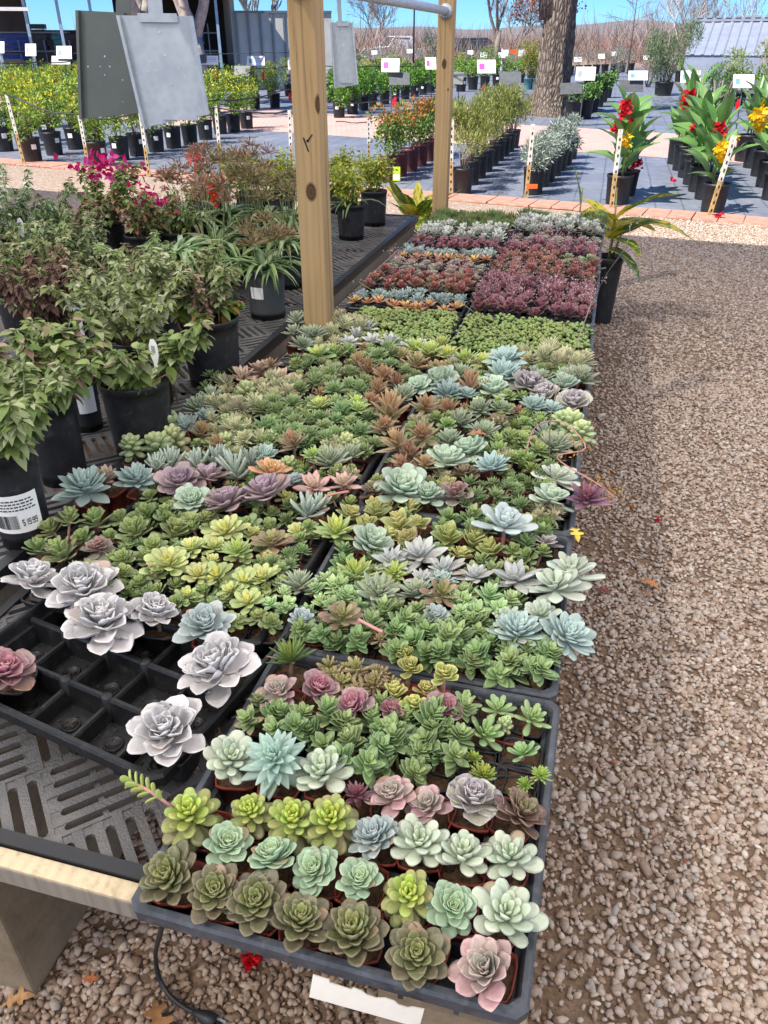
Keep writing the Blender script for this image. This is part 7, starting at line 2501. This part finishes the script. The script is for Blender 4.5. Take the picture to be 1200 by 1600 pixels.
# ---------------------------------------------------------------- trees
def bark():
    b = NT('bark')
    v = b.coord('Object')
    n1 = b.noise(1, 5, .65, b.mapping(v, (16, 16, 3.2)), .6)
    vo = b.n('ShaderNodeTexVoronoi', feature='DISTANCE_TO_EDGE'); vo.inputs['Scale'].default_value = 1
    b.l(b.mapping(v, (15, 15, 4.5)), vo.inputs['Vector'])
    f = b.math('MULTIPLY', b.math('MINIMUM', vo.outputs['Distance'], .3), 3.2)
    f = b.math('MULTIPLY_ADD', n1, .5, b.math('MULTIPLY', f, .6))
    col = b.ramp(f, [(.2, rgba('#4a423c')), (.5, rgba('#786b60')), (.8, rgba('#8d8074'))])
    return b.done(b.principled(col, .95, 0, .1, b.bump(f, 1.0, .05)))
M['bark'] = bark()
M['bark_grey'] = simple('bark_grey', '#a59c92', .9, .2, 8, c2='#6f665e', bump=.5)
M['bark_pale'] = simple('bark_pale', '#b9ada2', .9, .15, 8, c2='#8d8076')

def big_trunk():
    p = P(857, 180, 0)
    o = thing('oak_tree', 'big rough-barked tree trunk standing by the brick path', 'tree', p, 0)
    nz, na = 110, 72
    H = 5.2
    V, Fs = [], []
    for i in range(nz):
        z = H * i / (nz - 1)
        flare = .30 * math.exp(-z / .22) + .07 * math.exp(-z / .9)
        r0 = .385 + flare - .015 * z
        if z > 2.0:
            r0 += .04 * (z - 2.0) ** 1.2
        for j in range(na):
            a = 2 * math.pi * j / na
            w = Vector((math.cos(a) * 6.5, math.sin(a) * 6.5, z * 1.6))
            w2 = Vector((math.cos(a) * 2.0, math.sin(a) * 2.0, z * .5))
            ridg = abs(noise.noise(w)) * .06 + abs(noise.noise(w * 2.1)) * .03
            rt = flare * .5 * math.cos(a * 5 + 1) * math.exp(-z / .3)
            r = r0 + ridg - .04 + noise.noise(w2) * .04 + rt
            V.append((r * math.cos(a) + .02 * z, r * math.sin(a), z))
    for i in range(nz - 1):
        for j in range(na):
            Fs.append((i * na + j, i * na + (j + 1) % na, (i + 1) * na + (j + 1) % na, (i + 1) * na + j))
    obj('trunk', mesh_from('trunk', V, Fs, M['bark'], True), o)
    b = MB()
    rs = random.Random(4)
    b.tube([(-.10, 0, 2.0), (-.26, .05, 2.7), (-1.0, .1, 3.7), (-2.6, .2, 4.6)], [.33, .30, .24, .14], 14)
    b.tube([(.1, 0, 4.6), (.5, .3, 6.0), (1.8, .8, 7.6)], [.36, .26, .12], 14)
    b.tube([(.1, 0, 4.6), (-.6, -.3, 6.2), (-1.6, -1.2, 8.0)], [.34, .24, .10], 14)
    obj('limb', b.mesh('limb', M['bark']), o)
    # leafy crown far above the frame: the tree's own shade falls on the bed
    m = bush_cloud(7, 1500, 4.2, 2.2, 8.0, .22, .09, ['#5d7040', '#6d7f48', '#4f6236'])
    obj('crown', m, o, kind='stuff')
big_trunk()

def branches(seed, h, rad, levels=4, spread=.55, upw=.35, first=.35, n_kids=(3, 5), conical=False, twig=.010, ratio=.62, ndiv=5):
    rs = random.Random(seed)
    b = MB()
    ends = []
    def grow(p, d, L, r, lv):
        pts = [p]
        q = p.copy(); dd = d.copy()
        for k in range(3):
            dd = (dd + Vector((rs.uniform(-.18, .18), rs.uniform(-.18, .18), rs.uniform(-.05, .14)))).normalized()
            q = q + dd * L / 3
            pts.append(q.copy())
        b.tube(pts, [r, r * .85, r * .7, max(twig * .6, r * .5)], 6 if lv > 2 else 4, cap=False)
        if lv <= 0:
            ends.append(pts[-1])
            return
        k = rs.randint(*n_kids)
        for i in range(k):
            t = first + (1 - first) * (i + rs.random()) / k
            j = min(2, int(t * 3))
            pp = pts[j].lerp(pts[j + 1], t * 3 - j)
            a = rs.uniform(0, 6.28)
            side = dd.cross(Vector((math.cos(a), math.sin(a), .2))).normalized()
            nd = (dd * (1 - spread) + side * spread + Vector((0, 0, upw))).normalized()
            grow(pp, nd, L * ratio * rs.uniform(.75, 1.15), max(twig, r * .52), lv - 1)
        if lv > 1:
            grow(pts[-1], (dd + Vector((rs.uniform(-.2, .2), rs.uniform(-.2, .2), .2))).normalized(), L * .7, max(twig, r * .5), lv - 1)
    if conical:
        top = Vector((0, 0, h))
        b.tube([(0, 0, 0), (.05, 0, h * .5), top], [rad, rad * .6, twig], 6)
        k = 34
        for i in range(k):
            t = .15 + .82 * i / k
            a = i * 2.4
            grow(Vector((0, 0, h * t)), Vector((math.cos(a), math.sin(a), .35)).normalized(), h * .26 * (1.05 - t), max(twig, rad * .25), 1)
    else:
        b.tube([(0, 0, 0), (rs.uniform(-.1, .1), 0, h * .12), (rs.uniform(-.15, .15), rs.uniform(-.1, .1), h * .21)], [rad * 1.25, rad, rad * .9], 8)
        for i in range(rs.randint(3, 4)):
            a = i * 2.1 + rs.random()
            grow(Vector((0, 0, h * (.17 + .025 * i))), Vector((math.cos(a) * .6, math.sin(a) * .6, 1)).normalized(), h * .34, rad * .6, levels - 1)
    return b, ends
TREES = {}
def bare_tree(label, px, py_base, d, h, rad, seed, mat='twig', levels=4, conical=False, leafcols=None, cat='tree', twig=.012, nleaf=900):
    g = Qd(px, 500, d); g.z = 0
    key = (seed, mat, levels, conical, bool(leafcols))
    if key not in TREES:
        b, ends = branches(seed, h, rad, levels, conical=conical, twig=twig)
        m = b.mesh('branches', M[mat])
        lf = None
        if leafcols:
            rs = np.random.default_rng(seed)
            e = np.array([list(v) for v in ends])
            idx = rs.integers(0, len(e), nleaf)
            pos = e[idx] + rs.normal(0, h * .022, (nleaf, 3))
            lf = leaves('dry_leaves', pos, rand_dirs(nleaf), rand_dirs(nleaf), h * .03, h * .018, pick_cols(nleaf, leafcols), M['foliage'], simple_leaf=True)
        TREES[key] = (m, lf, h)
    m, lf, h0 = TREES[key]
    o = thing('bare_tree' if not leafcols else 'oak_tree', label, cat, g, random.uniform(0, 6.28))
    s = h / h0
    q = obj('branches', m, o, kind='stuff'); q.scale = (s, s, s)
    if lf:
        q = obj('leaves', lf, o, kind='stuff'); q.scale = (s, s, s)
bare_tree('pale bare tree with forked trunk in front of the store', 350, 0, 24, 7.5, .28, 3, 'bark_pale', 4)
bare_tree('thick dark trunk seen between the metal plates', 285, 0, 20, 8.5, .30, 31, 'bark_grey', 4)
bare_tree('dark bare tree at the store corner near the frame edge', 62, 0, 26, 8, .22, 5, 'bark_grey', 4)
bare_tree('bare tree right behind the second post', 748, 0, 46, 9.5, .14, 7, 'twig', 5)
bare_tree('bare tree with reddish-brown leaves left of the big trunk', 812, 0, 52, 5.4, .12, 9, 'twig', 4, leafcols=['#b98a7c', '#a87464', '#c79c8e', '#96655a'], nleaf=1500)
bare_tree('thin conical bare tree right of the big trunk', 925, 0, 48, 6.8, .05, 11, 'twig', 3, True)
bare_tree('slender bare tree in the middle of the far brush', 988, 0, 50, 6.0, .07, 13, 'bark_pale', 4)
bare_tree('bare tree rising behind the white metal shed', 1132, 0, 60, 8.5, .14, 15, 'twig', 4)
bare_tree('bare tree before the hazy hills, left of the second post', 590, 0, 70, 6.4, .10, 7, 'twig', 5)
bare_tree('fine bare tree just left of the metal shed', 1065, 0, 55, 5.6, .08, 13, 'bark_pale', 4)
bare_tree('bare tree behind the greenhouse wall', 440, 0, 45, 7.0, .14, 5, 'bark_grey', 4)
bare_tree('bare shrub tree left of the reddish oak', 775, 0, 56, 5.5, .09, 7, 'twig', 5)
bare_tree('low bare tree in the brush beyond the sign cards', 955, 0, 58, 4.6, .08, 13, 'bark_pale', 4)
bare_tree('low bare tree in the brush near the big shrub', 1015, 0, 62, 5.0, .08, 7, 'twig', 5)

# far brush of bare stems: reads as one mass
def brush():
    rs = np.random.default_rng(77)
    n = 42000
    a = rs.uniform(R(-42), R(38), n)
    d = rs.uniform(55, 95, n)
    x, y = np.sin(a - YAW) * d, np.cos(a - YAW) * d
    clump = np.array([noise.noise((xx * .09, yy * .09, 0)) for xx, yy in zip(x, y)])
    h = rs.uniform(.9, 2.1, n) * (1 + .8 * clump)
    pos = np.stack([x, y, rs.uniform(0, .5, n) * h], 1)
    dr = rs.normal(0, .6, (n, 3)); dr[:, 2] = 1
    m = leaves('brush', pos, dr, rand_dirs(n), h, .035, pick_cols(n, ['#b39a8c', '#a68b7e', '#c2aca0', '#94796c', '#b58a80', '#9a9080']), M['dry_leaf'], simple_leaf=True)
    obj('far_brush', m, kind='stuff')
brush()

# leafy shrubs standing beyond the beds
def shrub(label, px, py_base, d, w_px, h_px, cols, seed, n=1300, wisp=0.0, cat='shrub', potted=False, tl=None):
    g = P(px, py_base, 0) if d is None else Qd(px, 500, d)
    g.z = 0
    m = mpp(Vector((g.x, g.y, 1.0)))
    rx, rz = w_px * m / 2, h_px * m / 2
    o = thing('leafy_shrub', label, cat, g, 0)
    b = MB()
    rs = random.Random(seed)
    for k in range(7):
        a = k * .9
        b.tube([(.05 * math.cos(a), .05 * math.sin(a), 0), (rx * .3 * math.cos(a), rx * .3 * math.sin(a), rz * .9), (rx * .5 * math.cos(a), rx * .5 * math.sin(a), rz * 1.5)], [.03, .022, .010], 5)
    obj('stem', b.mesh('stem', M['twig']), o)
    s = max(rx, rz)
    obj('foliage', bush_cloud(seed, n, rx * .95, rz * .98, rz * 1.1, s * (.09 if wisp else .13), s * (.018 if wisp else .04), cols, wispy=wisp, shell=.25), o, kind='stuff')
    if potted:
        obj('pot', pot_proto('pot', rx * .32, rz * .35, 'pot_black'), o)
GR = ['#6f8a58', '#7f9a66', '#5c7848', '#93a87c']
shrub('tall grey-green bushy shrub left of the metal shed', 1035, 150, None, 92, 112, GR + ['#9aa68c', '#a8b48c'], 201, 5000, 1, potted=True)
shrub('rounded yellow-green shrub before the metal shed', 1138, 150, None, 62, 62, ['#a9b84e', '#94aa48', '#bcc468', '#7d9640'], 202, 1500)
shrub('yellow-green shrub right against the frame edge', 1192, 150, None, 44, 74, ['#c3b94e', '#aaa848', '#8a9a48'], 203, 900)
shrub('dark green airy shrub behind the scarlet canna', 1118, 195, None, 66, 84, ['#557848', '#6a8c58', '#46683c', '#86a070'], 204, 1500, 1)
shrub('dark conifer-like shrub in front of the white pickup', 660, 0, 38, 46, 72, ['#5f7858', '#6f8866', '#4f6848'], 205, 1200, 1)
shrub('round green shrub left of the big trunk', 795, 0, 42, 36, 32, ['#8fb04a', '#7da03e', '#a5c05c'], 206, 800)
shrub('yellow-olive shrub close to the big trunk', 822, 0, 36, 46, 46, ['#b3ac58', '#a39c4c', '#c2b86c'], 207, 1100, 1)
shrub('dull green shrub just right of the near post in the distance', 555, 0, 40, 50, 40, ['#62805a', '#7a946c', '#50704a'], 208, 900)
shrub('pinkish brown twiggy shrub right of the big trunk', 955, 0, 34, 58, 42, ['#a98c86', '#b89e96', '#957a74'], 209, 1200, 1)
shrub('grey shrub behind the red car, right of the big trunk', 912, 0, 44, 30, 44, ['#96a090', '#a9b0a0', '#808c78'], 210, 700)
shrub('green shrub beyond the far bushes left of the reddish oak', 735, 0, 40, 40, 44, ['#86a850', '#9ab860', '#6d9040'], 211, 900)
shrub('brown-green shrub between the tall shrub and the sign cards', 1000, 0, 46, 46, 50, ['#8f8670', '#9a947c', '#7a745c'], 212, 900, 1)
shrub('silvery shrub at the foot of the metal shed', 1090, 0, 40, 50, 36, ['#8f9a8a', '#a3ac9c', '#76846e'], 213, 900)
shrub('green vine-like plant before the store shelves', 78, 118, None, 26, 62, ['#7f9a58', '#93aa6c', '#68844a'], 214, 500)
shrub('thin climbing plant at the sign near the frame edge', 27, 125, None, 22, 56, ['#86987a', '#9aa88c', '#6c8060'], 215, 400)

# ---------------------------------------------------------------- buildings
def ribbed(name, w, h, mat, pitch=.3, depth=.03):
    """corrugated sheet in the XZ plane, origin at lower left"""
    b = MB()
    vs, fs = [], []
    n = int(w / pitch)
    prof = [(0, 0), (.55, 0), (.65, -depth), (.85, -depth)]
    k = 0
    for i in range(n):
        for (u, y) in prof:
            vs += [((i + u) * pitch, y, 0), ((i + u) * pitch, y, h)]
            k += 1
    vs += [(n * pitch, 0, 0), (n * pitch, 0, h)]
    for i in range(k):
        fs.append((2 * i, 2 * i + 2, 2 * i + 3, 2 * i + 1))
    b.add(vs, fs)
    return b.mesh(name, mat)
M['shed_metal'] = simple('shed_metal', '#949ba9', .5, .06, 3, metal=.15)
M['shed_trim'] = simple('shed_trim', '#8d929c', .5, .06, 3)
M['grey_sheet'] = simple('grey_sheet', '#b9b8b2', .6, .08, 2, metal=.1)
M['roof_dark'] = simple('roof_dark', '#4a4a4c', .6, .1, 3)
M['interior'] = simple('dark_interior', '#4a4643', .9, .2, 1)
M['store_post'] = simple('store_post', '#a9bfd0', .4, .08, 6, metal=.3)
M['shelf_blue'] = simple('blue_goods', '#2f4f9c', .5, .2, 5)
M['shelf_teal'] = simple('teal_goods', '#4f8f98', .5, .2, 5)
M['shelf_sky'] = simple('sky_goods', '#3f8fc8', .5, .2, 5)
M['bag_dark'] = simple('bag_dark', '#54484a', .7, .25, 7)
M['pot_stack'] = simple('stacked_pots', '#3c3f48', .5, .2, 6)

# metal shed at the upper right
sA, sB = Qd(1070, 85, 33.0), Qd(1300, 85, 31.0)
sd_ = (sB - sA); sd_.z = 0
sl = sd_.length
shed = thing('metal_shed', 'white ribbed metal shed with a steep roof at the upper right', 'shed', (sA.x, sA.y, 0), math.atan2(sd_.y, sd_.x))
zE = Qd(1070, 86, 33.0).z
zR = Qd(1085, 33, 35.2).z
rf = obj('roof_slope', ribbed('roof_slope', sl, math.hypot(2.4, zR - zE), M['shed_metal'], .34, .035), shed, Matrix.Translation((0.0, 0, zE)) @ Matrix.Rotation(-math.atan2(2.4, zR - zE), 4, 'X'))
obj('wall', quick_box('wall', 0.02, .05, 0, sl, .15, zE, M['shed_metal']), shed)
b = MB(); b.add([(0, .02, 0), (0, 4.9, 0), (0, 4.9, zE), (0, 2.45, zR), (0, .02, zE)], [(0, 1, 2, 3, 4), (4, 3, 2, 1, 0)])
obj('gable', b.mesh('gable', M['shed_metal']), shed)
obj('ridge_cap', quick_box('ridge_cap', -.1, 2.25, zR - .02, sl, 2.6, zR + .10, M['shed_trim']), shed)
b = MB()
for k in range(int(sl / .34)):
    b.box(k * .34, 2.22, zR + .10, k * .34 + .2, 2.62, zR + .16)
obj('ridge_rib', b.mesh('ridge_rib', M['shed_trim']), shed, kind='stuff')
rf2 = obj('roof_slope', ribbed('roof_slope', sl, math.hypot(2.4, zR - zE), M['shed_metal'], .34, .035), shed, Matrix.Translation((0.0, 4.85, zE)) @ Matrix.Rotation(math.atan2(2.4, zR - zE), 4, 'X'))

# open-fronted store on the left: dark inside, posts, beam, shelves of goods, then a grey sheet wall
D0 = 30.0
A = Qd(-60, 80, D0); Bp = Qd(372, 80, D0 + 2); Cc_ = Qd(520, 80, D0 + 2.2)
dv = (Bp - A); dv.z = 0
st_len = dv.length
store = thing('store_building', 'open-fronted store with dark inside and shelves of garden goods', 'building', (A.x, A.y, 0), math.atan2(dv.y, dv.x))
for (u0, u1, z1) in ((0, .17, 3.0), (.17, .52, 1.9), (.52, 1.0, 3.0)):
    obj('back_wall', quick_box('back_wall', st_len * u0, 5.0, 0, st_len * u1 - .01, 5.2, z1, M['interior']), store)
obj('side_wall', quick_box('side_wall', st_len - .15, .1, 0, st_len, 5.0, 3.4, M['grey_sheet']), store)
obj('floor_slab', quick_box('floor_slab', 0, 0, 0, st_len, 5.0, .06, M['concrete']), store)
obj('roof', quick_box('roof', -.5, -1.0, 3.05, st_len + .4, 5.6, 3.22, M['roof_dark']), store)
obj('fascia_beam', quick_box('fascia_beam', -.5, -1.12, 2.78, st_len + .4, -1.02, 3.22, M['roof_dark']), store)
obj('light_gutter', quick_box('light_gutter', -.5, -1.22, 2.35, st_len * .28, -1.13, 2.45, M['white_card']), store)
for k in range(9):
    x = st_len * (k + .3) / 9
    obj('post', quick_box('post', x, -.9, 0, x + .09, -.81, 2.95, M['store_post']), store)
def shelf(label, x0, w, y0, h, goods, n):
    t = thing('store_shelf', label, 'shelf', store.matrix_basis @ Vector((x0, y0, .06)), store.rotation_euler.z)
    b = MB()
    for z in (.3, .9, 1.5):
        if z < h:
            b.box(0, 0, z, w, .6, z + .03)
    for x in (0, w / 2, w):
        b.box(x - .02, -.02, 0, x + .02, .02, h); b.box(x - .02, .58, 0, x + .02, .62, h)
    obj('rack', b.mesh('rack', M['steel_stake']), t)
    return t
bpy.context.view_layer.update()
def goods(label, name, x, y, z, w, h, mat, n, cat='goods'):
    p = Matrix.Translation(store.location) @ Matrix.Rotation(store.rotation_euler.z, 4, 'Z') @ Vector((x, y, z))
    t = thing(name, label, cat, p, store.rotation_euler.z)
    rs = random.Random(int(x * 100))
    for k in range(n):
        b = MB(); b.box(rs.uniform(-.04, .04), rs.uniform(-.05, .05), h * k / n, w + rs.uniform(-.06, .06), .5, h * (k + .86) / n)
        obj('layer', b.mesh('layer', M[mat]), t)
def sx(px):
    q = Qd(px, 80, D0 + 1)
    v = Matrix.Rotation(-store.rotation_euler.z, 4, 'Z') @ (q - store.location)
    return v.x
for (px, w, z, h, mat, n, lab, nm) in ((3, 1.0, 1.0, .75, 'shelf_blue', 5, 'stack of blue tarps on the store shelf by the frame edge', 'tarp_stack'), (46, .6, 1.25, .8, 'pot_stack', 5, 'stack of dark pots on the store shelf, beside the blue tarps', 'pot_stack'), (84, .45, .9, .95, 'shelf_teal', 7, 'stack of teal trays inside the store', 'tray_stack'), (97, .8, .85, .9, 'bag_dark', 6, 'pile of dark soil bags inside the store', 'bag_pile'),
                                       (306, .3, 1.3, .5, 'shelf_sky', 4, 'upper sky-blue packs on the rack by the grey wall', 'pack_stack'), (307, .38, .8, .35, 'shelf_sky', 3, 'lower sky-blue packs on the rack by the grey wall', 'pack_stack'), (325, .5, .9, .4, 'pot_stack', 3, 'dark boxes on the rack by the grey wall', 'box_stack')):
    goods(lab, nm, sx(px), .6, z, w, h, mat, n)
def rack(label, px0, px1, h=2.0):
    x0, x1 = sx(px0), sx(px1)
    p = Matrix.Translation(store.location) @ Matrix.Rotation(store.rotation_euler.z, 4, 'Z') @ Vector((x0, .4, .06))
    t = thing('wire_rack', label, 'rack', p, store.rotation_euler.z)
    w = x1 - x0
    for k in range(4):
        obj('upright', quick_box('upright', w * k / 3 - .02, 0, 0, w * k / 3 + .02, .04, h, M['steel_stake']), t)
    for z in (.7, 1.15, 1.7):
        obj('shelf', quick_box('shelf', 0, 0.05, z, w, .8, z + .04, M['steel_stake']), t)
rack('wire rack of goods in the store beside the grey sheet wall', 300, 345)
rack('long dark rack in the store near the frame edge', -5, 110, 1.5)
# darker stacks of trays low along the store front
for i, px in enumerate((0, 40, 75, 110)):
    goods('low stack of black trays before the store, %s from the frame edge' % ORD[i + 1], 'tray_stack', sx(px), -.6, .06, .9, .75, 'pot_stack', 6)

# grey sheet wall (greenhouse side)
wv = Cc_ - Bp; wv.z = 0
gw = thing('sheet_wall', 'grey ribbed sheet wall of the greenhouse behind the pale tree', 'wall', (Bp.x, Bp.y, 0), math.atan2(wv.y, wv.x))
zt = Qd(400, 21, D0 + 2.5).z
npn = 8
for k in range(npn):
    obj('panel', quick_box('panel', wv.length * k / npn + .015, 0, 0, wv.length * (k + 1) / npn - .015, .06, zt, M['grey_sheet']), gw)
    obj('stud', quick_box('stud', wv.length * k / npn - .035, -.05, 0, wv.length * k / npn + .035, -.002, zt + .05, M['steel_stake']), gw)
obj('top_rail', quick_box('top_rail', 0, -.06, zt, wv.length, .08, zt + .07, M['steel_stake']), gw)

# ---------------------------------------------------------------- parked vehicles
M['paint_white'] = simple('paint_white', '#e6e6e4', .25, .03, 2, spec=.6)
M['paint_dark'] = simple('paint_dark', '#3c4448', .22, .05, 2, spec=.6)
M['paint_red'] = simple('paint_red', '#a83038', .25, .05, 2, spec=.6)
M['paint_maroon'] = simple('paint_maroon', '#7a3a44', .3, .05, 2, spec=.6)
M['glass_dark'] = simple('glass_dark', '#56646c', .08, .05, 2, spec=.8)
M['tyre'] = simple('tyre', '#232325', .8, .1, 10)
M['lamp_glass'] = simple('lamp_glass', '#d8dcdc', .15, .05, 5, spec=.7)
def vehicle(label, cat, name, px, d, rz, paint, pickup=False, s=1.0, lift=0.0):
    g = Qd(px, 500, d); g.z = 0
    o = thing(name, label, cat, g, rz, scale=s)
    bm = bmesh.new()
    if pickup:
        side = [(-2.8, .5), (-2.8, 1.05), (-.9, 1.08), (-.85, 1.1), (-.6, 1.85), (.75, 1.88), (1.35, 1.22), (2.55, 1.12), (2.75, .95), (2.78, .5)]
    else:
        side = [(-2.3, .45), (-2.35, .95), (-2.0, 1.1), (-1.55, 1.62), (.35, 1.66), (1.15, 1.10), (2.15, .95), (2.35, .75), (2.35, .45)]
    w = .95
    ring = []
    for y, k in ((-w, .94), (-w * .98, 1), (w * .98, 1), (w, .94)):
        ring.append([bm.verts.new((x, y * (.86 if z > 1.25 else 1), z if k == 1 else z * .985)) for x, z in side])
    n = len(side)
    for a, b_ in zip(ring[:-1], ring[1:]):
        for i in range(n):
            bm.faces.new((a[i], a[(i + 1) % n], b_[(i + 1) % n], b_[i]))
    bm.faces.new(ring[0][::-1]); bm.faces.new(ring[-1])
    bmesh.ops.recalc_face_normals(bm, faces=bm.faces)
    bmesh.ops.bevel(bm, geom=bm.edges[:], offset=.05, segments=2, affect='EDGES')
    me = bpy.data.meshes.new('body'); bm.to_mesh(me); bm.free(); me.materials.append(M[paint])
    obj('body', me, o)
    for sy in (-1, 1):
        b = MB()
        pr = [(-.5, 1.2), (-.35, 1.75), (.65, 1.78), (1.1, 1.22)] if pickup else [(-1.6, 1.12), (-1.3, 1.52), (.3, 1.56), (.85, 1.12)]
        yy = sy * (w * .86 + .06)
        b.add([(x, yy * (1.0 if z < 1.3 else .965), z) for x, z in pr] + [(x, yy * (1.0 if z < 1.3 else .965) - sy * .03, z) for x, z in pr], [(0, 1, 2, 3), (7, 6, 5, 4), (0, 4, 5, 1), (1, 5, 6, 2), (2, 6, 7, 3), (3, 7, 4, 0)])
        obj('side_window', b.mesh('side_window', M['glass_dark']), o)
    b = MB()
    (xa_, za), (xb_, zb_) = ((.80, 1.82), (1.33, 1.26)) if pickup else ((.42, 1.62), (1.08, 1.16))
    b.add([(xa_ + .03, -.68, za), (xa_ + .03, .68, za), (xb_ + .03, .78, zb_), (xb_ + .03, -.78, zb_)], [(0, 1, 2, 3), (3, 2, 1, 0)])
    obj('windscreen', b.mesh('windscreen', M['glass_dark']), o)
    fx = 2.78 if pickup else 2.36
    for sy in (-1, 1):
        obj('headlight', quick_box('headlight', fx - .06, sy * .68 - .16, .78, fx + .03, sy * .68 + .16, .95, M['lamp_glass'], .02), o)
    obj('grille', quick_box('grille', fx - .05, -.42, .72, fx + .02, .42, .95, M['black_steel']), o)
    for x in ((-1.75, 1.75) if pickup else (-1.45, 1.45)):
        for sy in (-1, 1):
            Mt = Matrix.Translation((x, sy * .86, .36)) @ Matrix.Rotation(R(90), 4, 'X')
            b = MB(); b.lathe([(.001, -.11), (.24, -.11), (.35, -.09), (.36, 0), (.35, .09), (.24, .11), (.001, .11)], 20, Mt)
            wl = obj('wheel', b.mesh('wheel', M['tyre']), o)
            b = MB(); b.lathe([(.001, -.12), (.2, -.12), (.22, -.11)], 14, Mt); b.lathe([(.22, .11), (.2, .12), (.001, .12)], 14, Mt)
            obj('rim', b.mesh('rim', M['steel_stake']), wl)
    return o
vehicle('white pickup truck parked beyond the beds', 'pickup truck', 'pickup_truck', 622, 66, YAW + math.pi + .35, 'paint_white', True)
vehicle('dark car parked behind the second pine post', 'car', 'parked_car', 722, 62, YAW + .35, 'paint_dark', s=1.05)
vehicle('red car parked far right of the big trunk', 'car', 'parked_car', 918, 84, YAW + .2, 'paint_red')
vehicle('dark maroon pickup parked behind the red car', 'pickup truck', 'pickup_truck', 950, 78, YAW + .2, 'paint_maroon', True)
# slim pole behind the pickup
g = Qd(639, 500, 52); g.z = 0
o = thing('flag_pole', 'thin dark pole rising behind the white pickup', 'pole', g)
b = MB(); b.tube([(0, 0, 0), (0, 0, 6)], [.05, .04], 8); obj('shaft', b.mesh('shaft', M['black_steel']), o)
# orange barrier and a person in dark clothes are too small to tell; only the barrier boards are built
g = Qd(777, 500, 48); g.z = 0
o = thing('barrier', 'orange and white barrier boards left of the big trunk', 'barrier', g, YAW)
for k in range(4):
    obj('board', quick_box('board', -.9 + .45 * k, 0, .85, -.5 + .45 * k, .04, 1.15, M['orange_tag' if k % 2 else 'white_card']), o)
for x in (-.85, .85):
    obj('leg', quick_box('leg', x - .03, 0.045, 0, x + .03, .10, 1.2, M['white_card']), o)

# ---------------------------------------------------------------- final read-through of what was placed: nothing hidden, nothing doubled
seen = {}
for o in list(C.objects):
    if o.parent is None and 'label' in o and not o.get('group'):
        seen.setdefault(o['label'], []).append(o)
for lab, os_ in seen.items():
    if len(os_) > 1:
        os_.sort(key=lambda q: q.location.y)
        ws = lab.split()
        nm = ['nearer', 'farther'] if len(os_) == 2 else (['nearest', 'middle', 'farthest'] if len(os_) == 3 else ['nearest', 'second nearest', 'third nearest', 'fourth nearest', 'fifth nearest', 'sixth nearest'])
        for q, w in zip(os_, nm):
            q['label'] = ' '.join(([w] + ws)[:16])
